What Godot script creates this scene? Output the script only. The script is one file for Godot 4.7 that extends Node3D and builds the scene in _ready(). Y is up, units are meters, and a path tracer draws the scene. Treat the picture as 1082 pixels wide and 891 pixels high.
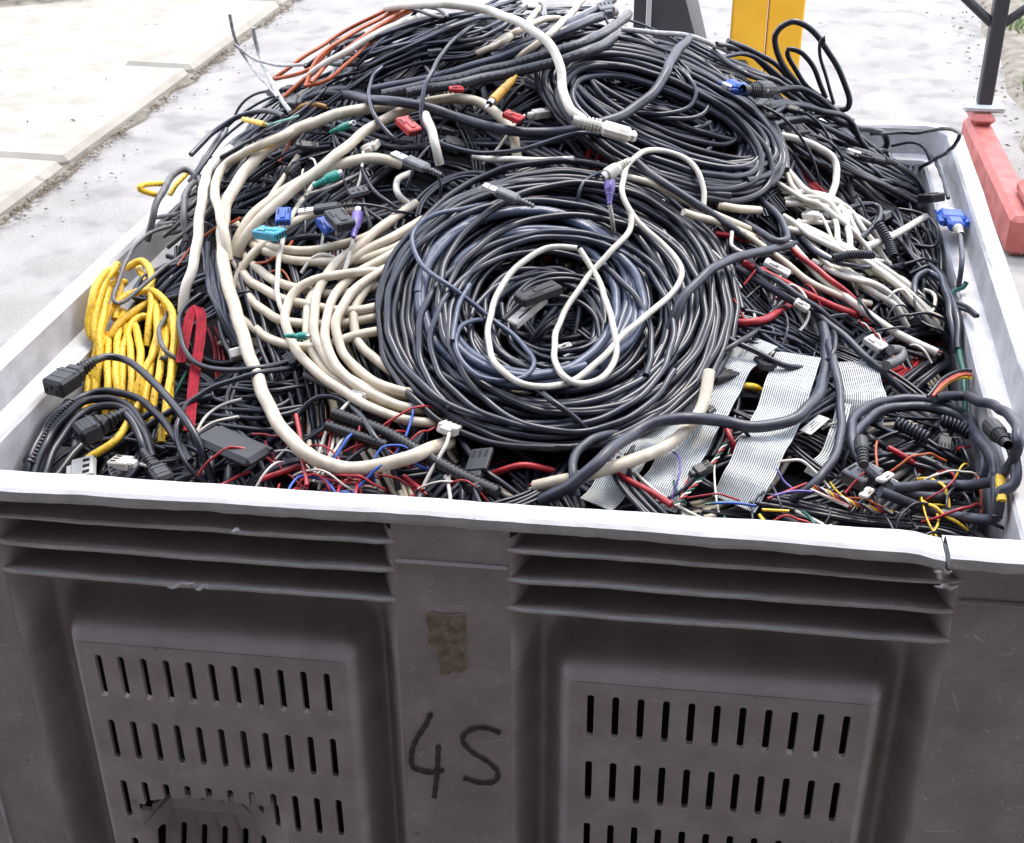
extends Node3D
# A plastic pallet box heaped with scrap cables, standing in the doorway of a warehouse on a street.
# x right along the box front, y up, z toward the viewer; the box stands on y = 0.

var M := {}
var used := {}
var rng := RandomNumberGenerator.new()

func _ready() -> void:
	# ---- camera, sky, sun, exposure
	var cam := Camera3D.new()
	cam.name = "camera"
	cam.fov = 33.74
	cam.near = 0.05
	cam.far = 300.0
	cam.position = Vector3(0.188, 1.489, 1.6245)
	cam.rotation = Vector3(deg_to_rad(-30.5), deg_to_rad(7.5), deg_to_rad(-0.4))
	add_child(cam)
	cam.current = true
	var sm := ProceduralSkyMaterial.new()
	sm.sky_top_color = Color(0.84, 0.875, 0.965)
	sm.sky_horizon_color = Color(0.95, 0.95, 0.965)
	sm.sky_curve = 0.3
	sm.ground_bottom_color = Color(0.35, 0.35, 0.35)
	sm.ground_horizon_color = Color(0.75, 0.76, 0.78)
	sm.sun_angle_max = 1.0
	var sky := Sky.new()
	sky.sky_material = sm
	var env := Environment.new()
	env.background_mode = Environment.BG_SKY
	env.sky = sky
	env.tonemap_mode = Environment.TONE_MAPPER_LINEAR
	env.tonemap_exposure = 4.2
	env.sdfgi_enabled = true
	env.ssao_enabled = true
	env.ssil_enabled = true
	var we := WorldEnvironment.new()
	we.name = "world_environment"
	we.environment = env
	add_child(we)
	var sun := DirectionalLight3D.new()
	sun.name = "sun"
	sun.light_energy = 0.3
	sun.light_angular_distance = 20.0
	sun.light_color = Color(1.0, 0.97, 0.93)
	sun.shadow_enabled = true
	sun.rotation = Vector3(deg_to_rad(-62), deg_to_rad(160), 0)
	add_child(sun)
	rng.seed = 4711
	make_materials()
	build_setting()
	build_warehouse()
	build_bin()
	build_background_things()
	build_heap()
	build_cables()
	build_plugs()

# ------------------------------------------------------------------ helpers
func numbered(called: String) -> String:
	var n: int = used.get(called, 0)
	used[called] = n + 1
	return called if n == 0 else "%s_%03d" % [called, n]

func tag(o: Node3D, label: String, category: String, group := "", kind := "") -> void:
	if label: o.set_meta("label", label)
	if category: o.set_meta("category", category)
	if group: o.set_meta("group", group)
	if kind: o.set_meta("kind", kind)

func put(called: String, mesh: Mesh, mat: Material, parent: Node = self) -> MeshInstance3D:
	var o := MeshInstance3D.new()
	o.mesh = mesh
	o.material_override = mat
	if parent == self: o.name = numbered(called)
	else: o.name = called
	parent.add_child(o, true)
	return o

func base(called: String, at: Vector3) -> Node3D:
	var o := Node3D.new()
	o.name = numbered(called)
	add_child(o)
	o.position = at
	return o

func lin(r: float, g: float, b: float) -> Color:
	return Color(r, g, b).linear_to_srgb()

func std(c: Color, rough := 0.5, metal := 0.0) -> StandardMaterial3D:
	var m := StandardMaterial3D.new()
	m.albedo_color = c
	m.roughness = rough
	m.metallic = metal
	return m

# flat-shaded triangle collector
class Geo:
	var v := PackedVector3Array()
	var n := PackedVector3Array()
	var uv := PackedVector2Array()
	func tri(a: Vector3, b: Vector3, c: Vector3, out := Vector3.ZERO) -> void:
		var k := (c - a).cross(b - a)
		if k.length_squared() < 1e-16: return
		k = k.normalized()
		if out != Vector3.ZERO and k.dot(out) < 0.0:
			var t := b
			b = c
			c = t
			k = -k
		v.append(a); v.append(b); v.append(c)
		n.append(k); n.append(k); n.append(k)
	func quad(a: Vector3, b: Vector3, c: Vector3, d: Vector3, out := Vector3.ZERO) -> void:
		tri(a, b, c, out)
		tri(a, c, d, out)
	func cbox(c: Vector3, s: Vector3, bev := 0.0, B := Basis.IDENTITY) -> void:
		# box with chamfered edges
		var h := s * 0.5
		var b: float = minf(bev, minf(h.x, minf(h.y, h.z)) * 0.9)
		var f := func(p: Vector3) -> Vector3: return c + B * p
		for ax in 3:
			var u := (ax + 1) % 3
			var w := (ax + 2) % 3
			for sg in [-1.0, 1.0]:
				var q: Array = []
				for k in [[-1, -1], [1, -1], [1, 1], [-1, 1]]:
					var p := Vector3.ZERO
					p[ax] = sg * h[ax]
					p[u] = k[0] * (h[u] - b)
					p[w] = k[1] * (h[w] - b)
					q.append(f.call(p))
				var nn := Vector3.ZERO
				nn[ax] = sg
				quad(q[0], q[1], q[2], q[3], B * nn)
			if b > 0.0:
				for su in [-1.0, 1.0]:
					for sw in [-1.0, 1.0]:
						var q2: Array = []
						for k in [[-1, 0], [1, 0], [1, 1], [-1, 1]]:
							var p := Vector3.ZERO
							p[ax] = k[0] * (h[ax] - b)
							p[u] = su * (h[u] if k[1] == 0 else h[u] - b)
							p[w] = sw * (h[w] - b if k[1] == 0 else h[w])
							q2.append(f.call(p))
						var nn := Vector3.ZERO
						nn[u] = su
						nn[w] = sw
						quad(q2[0], q2[1], q2[2], q2[3], B * nn)
		if b > 0.0:
			for sx in [-1.0, 1.0]:
				for sy in [-1.0, 1.0]:
					for sz in [-1.0, 1.0]:
						tri(f.call(Vector3(sx * h.x, sy * (h.y - b), sz * (h.z - b))), f.call(Vector3(sx * (h.x - b), sy * h.y, sz * (h.z - b))), f.call(Vector3(sx * (h.x - b), sy * (h.y - b), sz * h.z)), B * Vector3(sx, sy, sz))
	func lathe(prof: Array, at: Vector3, B: Basis, sides := 14, sq := Vector2.ONE) -> void:
		# prof: [radius, along z]; B.z is the axis
		for i in prof.size() - 1:
			for k in sides:
				var a0 := TAU * k / sides
				var a1 := TAU * (k + 1) / sides
				var d0 := Vector3(cos(a0) * sq.x, sin(a0) * sq.y, 0)
				var d1 := Vector3(cos(a1) * sq.x, sin(a1) * sq.y, 0)
				var p: Array = prof[i]
				var q: Array = prof[i + 1]
				quad(at + B * (d0 * p[0] + Vector3(0, 0, p[1])), at + B * (d1 * p[0] + Vector3(0, 0, p[1])), at + B * (d1 * q[0] + Vector3(0, 0, q[1])), at + B * (d0 * q[0] + Vector3(0, 0, q[1])), B * ((d0 + d1) * 0.5 * maxf(0.001, absf(q[1] - p[1])) + Vector3(0, 0, (p[0] - q[0]) * signf(q[1] - p[1] + 1e-9))))
	func mesh() -> ArrayMesh:
		var a := []
		a.resize(Mesh.ARRAY_MAX)
		a[Mesh.ARRAY_VERTEX] = v
		a[Mesh.ARRAY_NORMAL] = n
		if uv.size() == v.size(): a[Mesh.ARRAY_TEX_UV] = uv
		var m := ArrayMesh.new()
		m.add_surface_from_arrays(Mesh.PRIMITIVE_TRIANGLES, a)
		return m

func sheet(nx: int, ny: int, f: Callable, uvscale := 1.0, smooth := true, flip := false) -> ArrayMesh:
	# smooth grid surface from f(u, v)
	var v := PackedVector3Array()
	var n := PackedVector3Array()
	var uv := PackedVector2Array()
	var ix := PackedInt32Array()
	var g: Array = []
	for j in ny + 1:
		for i in nx + 1:
			v.append(f.call(float(i) / nx, float(j) / ny))
			uv.append(Vector2(float(i) / nx, float(j) / ny) * uvscale)
	for j in ny + 1:
		for i in nx + 1:
			var a := v[j * (nx + 1) + mini(i + 1, nx)] - v[j * (nx + 1) + maxi(i - 1, 0)]
			var b := v[mini(j + 1, ny) * (nx + 1) + i] - v[maxi(j - 1, 0) * (nx + 1) + i]
			var k := a.cross(b).normalized()
			n.append(-k if flip else k)
	for j in ny:
		for i in nx:
			var p := j * (nx + 1) + i
			if flip: ix.append_array([p, p + 1, p + nx + 1, p + 1, p + nx + 2, p + nx + 1])
			else: ix.append_array([p, p + nx + 1, p + 1, p + 1, p + nx + 1, p + nx + 2])
	var a := []
	a.resize(Mesh.ARRAY_MAX)
	a[Mesh.ARRAY_VERTEX] = v
	a[Mesh.ARRAY_NORMAL] = n
	a[Mesh.ARRAY_TEX_UV] = uv
	a[Mesh.ARRAY_INDEX] = ix
	var m := ArrayMesh.new()
	m.add_surface_from_arrays(Mesh.PRIMITIVE_TRIANGLES, a)
	return m

func dense(c: PackedVector3Array, step: float) -> PackedVector3Array:
	# centripetal Catmull-Rom through the control points
	var out := PackedVector3Array()
	var n := c.size()
	if n < 2: return c
	for i in n - 1:
		var p1 := c[i]
		var p2 := c[i + 1]
		var p0: Vector3 = c[i - 1] if i > 0 else p1 * 2.0 - p2
		var p3: Vector3 = c[i + 2] if i + 2 < n else p2 * 2.0 - p1
		var t1 := sqrt(maxf(p0.distance_to(p1), 1e-5))
		var t2 := t1 + sqrt(maxf(p1.distance_to(p2), 1e-5))
		var t3 := t2 + sqrt(maxf(p2.distance_to(p3), 1e-5))
		var k := maxi(1, int(ceil(p1.distance_to(p2) / step)))
		for j in k:
			var t := lerpf(t1, t2, float(j) / k)
			var a1 := p0 * ((t1 - t) / t1) + p1 * (t / t1)
			var a2 := p1 * ((t2 - t) / (t2 - t1)) + p2 * ((t - t1) / (t2 - t1))
			var a3 := p2 * ((t3 - t) / (t3 - t2)) + p3 * ((t - t2) / (t3 - t2))
			var b1 := a1 * ((t2 - t) / t2) + a2 * (t / t2)
			var b2 := a2 * ((t3 - t) / (t3 - t1)) + a3 * ((t - t1) / (t3 - t1))
			out.append(b1 * ((t2 - t) / (t2 - t1)) + b2 * ((t - t1) / (t2 - t1)))
	out.append(c[n - 1])
	return out

func frames(p: PackedVector3Array) -> Array:
	var tan := PackedVector3Array()
	var nor := PackedVector3Array()
	var n := p.size()
	var last := Vector3.UP
	for i in n:
		var t := (p[mini(i + 1, n - 1)] - p[maxi(i - 1, 0)])
		t = t.normalized() if t.length() > 1e-7 else Vector3.RIGHT
		tan.append(t)
		var k := last - t * last.dot(t)
		if k.length() < 0.05: k = t.cross(Vector3(0.3, 0.2, 0.9))
		last = k.normalized()
		nor.append(last)
	return [tan, nor]

class Tube:
	var v := PackedVector3Array()
	var n := PackedVector3Array()
	var uv := PackedVector2Array()
	var ix := PackedInt32Array()
	func mesh() -> ArrayMesh:
		var a := []
		a.resize(Mesh.ARRAY_MAX)
		a[Mesh.ARRAY_VERTEX] = v
		a[Mesh.ARRAY_NORMAL] = n
		a[Mesh.ARRAY_TEX_UV] = uv
		a[Mesh.ARRAY_INDEX] = ix
		var m := ArrayMesh.new()
		m.add_surface_from_arrays(Mesh.PRIMITIVE_TRIANGLES, a)
		return m

func add_tube(T: Tube, p: PackedVector3Array, r: float, sides: int, radii := PackedFloat32Array()) -> void:
	var fr := frames(p)
	var tan: PackedVector3Array = fr[0]
	var nor: PackedVector3Array = fr[1]
	var b0 := T.v.size()
	var len := 0.0
	var cs := PackedFloat32Array()
	var sn := PackedFloat32Array()
	for k in sides + 1:
		cs.append(cos(TAU * k / sides))
		sn.append(sin(TAU * k / sides))
	for i in p.size():
		var a := nor[i]
		var b := tan[i].cross(a)
		var rr := radii[i] if radii.size() > 0 else r
		if i > 0: len += p[i].distance_to(p[i - 1])
		for k in sides + 1:
			var d := a * cs[k] + b * sn[k]
			T.v.append(p[i] + d * rr)
			T.n.append(d)
			T.uv.append(Vector2(len * 8.0, float(k) / sides))
	for i in p.size() - 1:
		for k in sides:
			var q := b0 + i * (sides + 1) + k
			T.ix.append(q); T.ix.append(q + sides + 1); T.ix.append(q + 1)
			T.ix.append(q + 1); T.ix.append(q + sides + 1); T.ix.append(q + sides + 2)
	for e in 2:
		var i := 0 if e == 0 else p.size() - 1
		var o := -tan[i] if e == 0 else tan[i]
		var c0 := T.v.size()
		T.v.append(p[i] + o * r * 0.15); T.n.append(o); T.uv.append(Vector2(0, 0))
		for k in sides + 1:
			T.v.append(T.v[b0 + i * (sides + 1) + k]); T.n.append(o); T.uv.append(Vector2(0, 0))
		for k in sides:
			if e == 0: T.ix.append_array([c0, c0 + 1 + k, c0 + 2 + k])
			else: T.ix.append_array([c0, c0 + 2 + k, c0 + 1 + k])

func tube_mesh(p: PackedVector3Array, r: float, sides := 8, radii := PackedFloat32Array()) -> ArrayMesh:
	var T := Tube.new()
	add_tube(T, p, r, sides, radii)
	return T.mesh()

func helix_path(c: PackedVector3Array, R: float, pitch: float, per := 10, phase := 0.0) -> PackedVector3Array:
	var d := dense(c, pitch / per)
	var fr := frames(d)
	var out := PackedVector3Array()
	var len := 0.0
	for i in d.size():
		if i > 0: len += d[i].distance_to(d[i - 1])
		var a := TAU * len / pitch + phase
		out.append(d[i] + fr[1][i] * cos(a) * R + fr[0][i].cross(fr[1][i]) * sin(a) * R)
	return out

# ------------------------------------------------------------------ materials
func noise_image(w: int, h: int, seed_: int, freq: float, f: Callable, oct := 4) -> ImageTexture:
	var nz := FastNoiseLite.new()
	nz.seed = seed_
	nz.noise_type = FastNoiseLite.TYPE_SIMPLEX_SMOOTH
	nz.frequency = freq
	nz.fractal_octaves = oct
	var src: Image = nz.get_seamless_image(w, h, false, false, 0.15, false)
	var im := Image.create(w, h, false, Image.FORMAT_RGB8)
	for y in h:
		for x in w:
			im.set_pixel(x, y, f.call(src.get_pixel(x, y).r, x, y))
	im.generate_mipmaps()
	return ImageTexture.create_from_image(im)

func plastic_texture(seed_: int, scr: int, lo: Color, hi: Color) -> ImageTexture:
	# mottled plastic with scuffs and scratches
	var w := 1024
	var nz := FastNoiseLite.new()
	nz.seed = seed_
	nz.frequency = 0.008
	nz.fractal_octaves = 5
	var src: Image = nz.get_seamless_image(w, w, false, false, 0.15, false)
	nz.seed = seed_ + 9
	nz.frequency = 0.05
	var fine: Image = nz.get_seamless_image(w, w, false, false, 0.15, false)
	var im := Image.create(w, w, false, Image.FORMAT_RGB8)
	for y in w:
		for x in w:
			var a := src.get_pixel(x, y).r
			var b := fine.get_pixel(x, y).r
			var t: float = clampf((a - 0.5) * 1.6 + 0.5 + (b - 0.5) * 0.35, 0.0, 1.0)
			var c := lo.lerp(hi, t)
			if b > 0.80 and a < 0.5: c = c * 0.72
			im.set_pixel(x, y, c)
	var g := RandomNumberGenerator.new()
	g.seed = seed_
	for k in scr:
		var x := g.randf() * w
		var y := g.randf() * w
		var ang := g.randfn(0.0, 0.5) if g.randf() < 0.75 else g.randf() * PI
		var L := g.randf_range(2, 9) if g.randf() < 0.93 else g.randf_range(10, 42)
		var bright := g.randf_range(0.12, 0.42)
		if g.randf() < 0.3: bright = -0.12
		var bend := g.randf_range(-0.002, 0.002) if L > 10.0 else g.randf_range(-0.12, 0.12)
		var thick := 2 if g.randf() < 0.12 else 1
		for s in int(L):
			ang += bend
			x += cos(ang)
			y += sin(ang)
			for q in thick:
				var xi := posmod(int(x), w)
				var yi := posmod(int(y) + q, w)
				var c := im.get_pixel(xi, yi)
				im.set_pixel(xi, yi, Color(clampf(c.r + bright * 0.5, 0, 1), clampf(c.g + bright * 0.5, 0, 1), clampf(c.b + bright * 0.5, 0, 1)))
	im.generate_mipmaps()
	return ImageTexture.create_from_image(im)

func tri(m: StandardMaterial3D, tex: Texture2D, scale: float, world := true) -> StandardMaterial3D:
	m.albedo_texture = tex
	m.uv1_triplanar = true
	m.uv1_world_triplanar = world
	m.uv1_scale = Vector3.ONE * scale
	return m

func make_materials() -> void:
	var dust := noise_image(512, 512, 3, 0.03, func(a, x, y):
		var t: float = clampf(0.80 + (a - 0.5) * 0.5, 0.5, 1.0)
		if (x * 7919 + y * 104729 + x * y * 31) % 211 < 2 and a > 0.45: t = 2.0
		return Color(t, t, t) * 0.5)
	var grime := noise_image(256, 256, 8, 0.02, func(a, _x, _y):
		var t: float = clampf((a - 0.35) * 3.0, 0.0, 1.0)
		return Color(0.62, 0.55, 0.45).lerp(Color(1, 1, 1), 0.74 + 0.26 * t))
	var dirty := noise_image(256, 256, 21, 0.045, func(a, _x, _y):
		return Color(0.34, 0.27, 0.18) if a < 0.27 else Color(0.80, 0.72, 0.58).lerp(Color(1, 1, 1), clampf((a - 0.27) * 7.0, 0.0, 1.0)))
	var defs := {
		"black": [lin(0.021, 0.023, 0.036), 0.33, dust], "blackb": [lin(0.034, 0.039, 0.062), 0.31, dust], "blackm": [lin(0.02, 0.02, 0.023), 0.5, dust],
		"conduit": [lin(0.02, 0.02, 0.022), 0.35, dust], "greyd": [lin(0.052, 0.056, 0.080), 0.42, dust], "steel": [lin(0.095, 0.118, 0.185), 0.36, dust],
		"grey": [lin(0.17, 0.165, 0.165), 0.5, dust], "greyl": [lin(0.50, 0.50, 0.50), 0.5, dust], "greyp": [lin(0.16, 0.165, 0.18), 0.45, dust],
		"cream": [lin(0.60, 0.54, 0.43), 0.45, grime], "white": [lin(0.66, 0.64, 0.58), 0.45, grime], "ivory": [lin(0.60, 0.59, 0.52), 0.45, grime],
		"yellow": [lin(0.78, 0.50, 0.035), 0.45, dirty], "mustard": [lin(0.45, 0.24, 0.02), 0.4, grime], "orange": [lin(0.62, 0.13, 0.035), 0.45, dust],
		"tan": [lin(0.38, 0.21, 0.07), 0.5, grime], "red": [lin(0.50, 0.022, 0.03), 0.4, dust], "redflat": [lin(0.40, 0.012, 0.03), 0.5, dust], "redp": [lin(0.62, 0.02, 0.025), 0.4, dust],
		"green": [lin(0.02, 0.16, 0.12), 0.45, dust], "greenl": [lin(0.2, 0.55, 0.45), 0.45, dust], "teal": [lin(0.02, 0.36, 0.28), 0.4, dust],
		"blue": [lin(0.02, 0.11, 0.55), 0.4, dust], "cyan": [lin(0.05, 0.45, 0.65), 0.4, dust], "purple": [lin(0.15, 0.10, 0.42), 0.4, dust],
		"paper": [lin(0.68, 0.67, 0.63), 0.6, grime], "ribbon": [lin(0.66, 0.69, 0.69), 0.45, grime], "ribbond": [lin(0.36, 0.40, 0.43), 0.5, dust]}
	for k in defs:
		var d: Array = defs[k]
		var col: Color = d[0]
		if d[2] == dust: col = Color(col.srgb_to_linear() * 4.6).linear_to_srgb()
		M[k] = tri(std(col, d[1]), d[2], 5.0 if d[2] == dust else (9.0 if k != "yellow" else 14.0))
	M.redflat.metallic_specular = 0.2
	M["metal"] = std(lin(0.62, 0.62, 0.63), 0.28, 1.0)
	M["copper"] = std(lin(0.6, 0.3, 0.15), 0.35, 1.0)
	M["hole"] = std(lin(0.01, 0.01, 0.01), 0.8)
	# printed lettering along the sheath
	var pi := Image.create(1024, 64, false, Image.FORMAT_RGB8)
	pi.fill(lin(0.030, 0.031, 0.038))
	var g := RandomNumberGenerator.new()
	g.seed = 12
	for band in 3:
		var x := 0
		while x < 1010:
			var word := g.randi_range(3, 8)
			for c in word:
				var h := g.randi_range(1, 2)
				pi.fill_rect(Rect2i(x, 8 + band * 21, 3, h), Color(0.62, 0.63, 0.66))
				pi.fill_rect(Rect2i(x, 10 + band * 21 + g.randi_range(0, 1), 5, 1), Color(0.5, 0.5, 0.55))
				x += 7
			x += g.randi_range(12, 50)
	pi.generate_mipmaps()
	M["printed"] = std(Color.WHITE, 0.4)
	M["printed"].albedo_texture = ImageTexture.create_from_image(pi)
	# bin plastic
	var pt := plastic_texture(31, 420, lin(0.285, 0.252, 0.258), lin(0.395, 0.355, 0.362))
	M["bin"] = tri(std(Color.WHITE, 0.48), pt, 1.7)
	var rt := plastic_texture(77, 1500, lin(0.36, 0.355, 0.36), lin(0.52, 0.515, 0.52))
	M["rim"] = tri(std(Color.WHITE, 0.55), rt, 2.3)
	M["post"] = tri(std(Color.WHITE, 0.5), plastic_texture(55, 2600, lin(0.25, 0.222, 0.226), lin(0.375, 0.338, 0.344)), 1.3)
	M["torn"] = std(lin(0.5, 0.49, 0.49), 0.7)
	M["marker"] = std(lin(0.012, 0.008, 0.010), 0.45)
	M["tape"] = tri(std(Color.WHITE, 0.55), noise_image(256, 256, 61, 0.03, func(a, _x, _y): return lin(0.13, 0.098, 0.055).lerp(lin(0.29, 0.24, 0.19), clampf((a - 0.2) * 1.6, 0, 1))), 9.0)
	# street surfaces
	var nz := FastNoiseLite.new()
	nz.seed = 5
	nz.noise_type = FastNoiseLite.TYPE_CELLULAR
	nz.cellular_return_type = FastNoiseLite.RETURN_DISTANCE2_SUB
	nz.cellular_jitter = 1.0
	nz.frequency = 0.006
	nz.domain_warp_enabled = true
	nz.domain_warp_amplitude = 26.0
	nz.domain_warp_frequency = 0.018
	nz.domain_warp_fractal_octaves = 4
	var msk := FastNoiseLite.new()
	msk.seed = 15
	msk.frequency = 0.006
	var crack := func(x: int, y: int) -> float:
		var c := nz.get_noise_2d(x, y)
		var k := msk.get_noise_2d(x, y)
		return 1.0 if (c < -0.955 and k > -0.02) else 0.0
	var fine := FastNoiseLite.new()
	fine.seed = 2
	fine.frequency = 0.22
	var coarse := FastNoiseLite.new()
	coarse.seed = 6
	coarse.frequency = 0.008
	var st := FastNoiseLite.new()
	st.seed = 71
	st.frequency = 0.011
	st.fractal_octaves = 5
	var street := Image.create(1024, 1024, false, Image.FORMAT_RGB8)
	var walk := Image.create(1024, 1024, false, Image.FORMAT_RGB8)
	for y in 1024:
		for x in 1024:
			var f := fine.get_noise_2d(x, y)
			var c := coarse.get_noise_2d(x, y)
			var cr: float = crack.call(x, y)
			var t := 0.5 + f * 0.55 + c * 0.55
			var s := lin(0.185, 0.174, 0.160).lerp(lin(0.285, 0.270, 0.252), clampf(t, 0, 1))
			if cr > 0.5: s = lin(0.085, 0.08, 0.072)
			s = s.lerp(s * 0.86, clampf((st.get_noise_2d(x, y) - 0.10) * 2.2 + f * 0.5, 0.0, 1.0))
			street.set_pixel(x, y, s)
			var t2 := 0.5 + f * 0.35 + coarse.get_noise_2d(x + 3000, y) * 0.8
			var w := lin(0.235, 0.214, 0.172).lerp(lin(0.325, 0.303, 0.258), clampf(t2, 0, 1))
			var sv := st.get_noise_2d(x + 900, y * 1.4)
			if sv > 0.22: w = w.lerp(lin(0.20, 0.182, 0.145), clampf((sv - 0.22) * 2.4 + f * 0.8, 0.0, 0.6))
			if crack.call(x + 2400, y + 700) > 0.5: w = lin(0.10, 0.09, 0.065)
			if t2 < 0.02 and f < 0.0: w = lin(0.20, 0.185, 0.15)
			walk.set_pixel(x, y, w)
	street.generate_mipmaps()
	walk.generate_mipmaps()
	M["street"] = tri(std(Color.WHITE, 0.85), ImageTexture.create_from_image(street), 0.42)
	M["walk"] = tri(std(Color.WHITE, 0.85), ImageTexture.create_from_image(walk), 0.42)
	M["dirt"] = tri(std(Color.WHITE, 0.95), noise_image(512, 512, 44, 0.03, func(a, _x, _y): return lin(0.095, 0.082, 0.058).lerp(lin(0.235, 0.21, 0.175), clampf((a - 0.15) * 1.4, 0, 1))), 0.8)
	M["grass"] = std(lin(0.10, 0.15, 0.04), 0.8)
	M["litter"] = std(lin(0.13, 0.10, 0.07), 0.9)
	M["wallpaint"] = tri(std(Color.WHITE, 0.9), noise_image(256, 256, 91, 0.02, func(a, _x, _y): return lin(0.19, 0.168, 0.168).lerp(lin(0.26, 0.232, 0.232), a)), 0.7)
	M["mast"] = tri(std(Color.WHITE, 0.4), noise_image(256, 256, 92, 0.02, func(a, _x, _y): return lin(0.72, 0.36, 0.012).lerp(lin(0.86, 0.47, 0.02), a)), 1.4)
	M["machine"] = tri(std(Color.WHITE, 0.5), noise_image(256, 256, 93, 0.02, func(a, _x, _y): return lin(0.022, 0.022, 0.026).lerp(lin(0.04, 0.04, 0.045), a)), 1.4)
	M["redfoot"] = tri(std(Color.WHITE, 0.6), noise_image(256, 256, 94, 0.02, func(a, _x, _y): return lin(0.30, 0.065, 0.055).lerp(lin(0.42, 0.13, 0.11), clampf((a - 0.3) * 2.0, 0, 1))), 2.4)
	M["galv"] = std(lin(0.42, 0.42, 0.43), 0.5, 0.6)
	M["postpaint"] = std(lin(0.02, 0.02, 0.023), 0.5)
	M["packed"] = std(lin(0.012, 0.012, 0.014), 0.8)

# ------------------------------------------------------------------ setting
func structure(o: MeshInstance3D) -> void:
	o.set_meta("kind", "structure")

func build_setting() -> void:
	var nz := FastNoiseLite.new()
	nz.seed = 3
	nz.frequency = 0.35
	structure(put("street", sheet(90, 90, func(u, v): 
		var x := lerpf(-45, 45, u)
		var z := lerpf(-70, 20, v)
		return Vector3(x, nz.get_noise_2d(x, z) * 0.008 - 0.004, z), 1.0, true, true), M.street))
	# pavement slab left of the street, its kerb stones along x = -1.7
	var n2 := FastNoiseLite.new()
	n2.seed = 8
	n2.frequency = 1.2
	var walk := put("pavement", sheet(60, 120, func(u, v):
		var z := lerpf(-30.0, 3.0, v)
		var x := lerpf(-14.0, kerb_x(z) - 0.262, u)
		return Vector3(x, 0.027 + n2.get_noise_2d(x, z) * 0.004, z), 1.0, true, true), M.walk)
	structure(walk)
	var stone: Array = []
	for k in 3:
		var gg := Geo.new()
		gg.cbox(Vector3(-0.14, 0.0, 0.0), Vector3(0.272, 0.14, 0.98), 0.018)
		stone.append(gg.mesh())
	for k in 14:
		var z := 2.2 - k * 0.985
		var s := put("kerb_stone", stone[k % 3], M.walk, walk)
		s.position = Vector3(kerb_x(z) + rng.randf_range(-0.006, 0.006), -0.036 + rng.randf_range(-0.005, 0.005), z)
		s.rotation = Vector3(rng.randf_range(-0.004, 0.004), -0.065, 0)
	# bare earth and moss right of the street
	structure(put("verge", sheet(14, 120, func(u, v):
		var z := lerpf(-30.0, 3.0, v)
		var x := lerpf(1.20 + 0.07 * (-2.0 - z) + n2.get_noise_2d(z * 2.0, 4.0) * 0.10, 9.0, u * u)
		return Vector3(x, 0.012 + u * 0.06 + n2.get_noise_2d(x * 3.0, z * 3.0) * 0.014 * minf(1.0, u * 10.0) - (0.02 if u == 0.0 else 0.0), z), 1.0, true, true), M.dirt))
	var blades := Geo.new()
	for k in 7000:
		var z := -7.0 + rng.randf() * 6.0
		var x := 1.25 + 0.07 * (-2.0 - z) + absf(rng.randfn(0.0, 0.12)) + (0.0 if rng.randf() < 0.6 else 0.5)
		if n2.get_noise_2d(x * 1.2, z * 0.9 + 40.0) < 0.02: continue
		blade(blades, Vector3(x, 0.02, z), rng.randf_range(0.012, 0.045))
	var gr := put("grass", blades.mesh(), M.grass)
	tag(gr, "short grass and moss growing along the right verge", "grass", "", "stuff")
	var gb := Geo.new()
	for k in 6000:
		var x := -6.0 + rng.randf() * 4.6
		var z := -4.06 - 0.465 * (x + 2.725) - absf(rng.randfn(0.0, 0.30))
		if n2.get_noise_2d(x * 0.7, z + 90.0) < -0.15: continue
		blade(gb, Vector3(x, 0.05, z), rng.randf_range(0.02, 0.07))
	tag(put("grass", gb.mesh(), M.grass), "strip of grass at the far edge of the pale pavement", "grass", "", "stuff")
	structure(put("earth_strip", sheet(40, 6, func(u, v):
		var x := lerpf(-9.0, -1.95, u)
		var z := lerpf(0.0, -2.2, v) - 4.0 - 0.465 * (x + 2.725) + n2.get_noise_2d(x * 1.5, 9.0) * 0.06
		return Vector3(x, 0.028 + 0.03 * minf(1.0, v * 5.0) + n2.get_noise_2d(x * 4.0, z * 4.0) * 0.01, z), 1.0, true, false), M.dirt))
	structure(put("gutter_dirt", sheet(8, 260, func(u, v):
		var z := lerpf(-9.0, 2.6, v)
		var w := 0.020 + 0.05 * n2.get_noise_2d(z * 2.2, 31.0) + 0.025 * n2.get_noise_2d(z * 11.0, 5.0)
		var h: float = (1.0 - u) * 0.012 + n2.get_noise_2d(u * 3.0, z * 14.0) * 0.004
		return Vector3(kerb_x(z) - 0.02 + u * maxf(w + 0.02, 0.012), h - (0.02 if u > 0.99 else 0.0), z), 1.0, true, true), M.dirt))
	# crumbs of leaf litter and grit caught along the kerb
	var lit := Geo.new()
	for k in 2600:
		var z := -7.0 + rng.randf() * 7.5
		var x := kerb_x(z) + 0.004 + absf(rng.randfn(0.0, 0.022)) + (0.0 if rng.randf() < 0.93 else rng.randf() * 0.15)
		if n2.get_noise_2d(z * 1.7, 77.0) < -0.05 and rng.randf() < 0.85: continue
		crumb(lit, Vector3(x, 0.006, z), rng.randf_range(0.002, 0.010))
	for k in 500:
		var z := -7.0 + rng.randf() * 6.0
		crumb(lit, Vector3(1.22 + 0.07 * (-2.0 - z) + rng.randfn(0.0, 0.09), 0.012, z), rng.randf_range(0.003, 0.012))
	for k in 130:
		crumb(lit, Vector3(rng.randf_range(-4.0, -1.75), 0.040, rng.randf_range(-4.5, -0.5)), rng.randf_range(0.003, 0.010))
	tag(put("litter", lit.mesh(), M.litter), "crumbs of dry leaf and grit along kerb and verge", "litter", "", "stuff")

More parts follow.
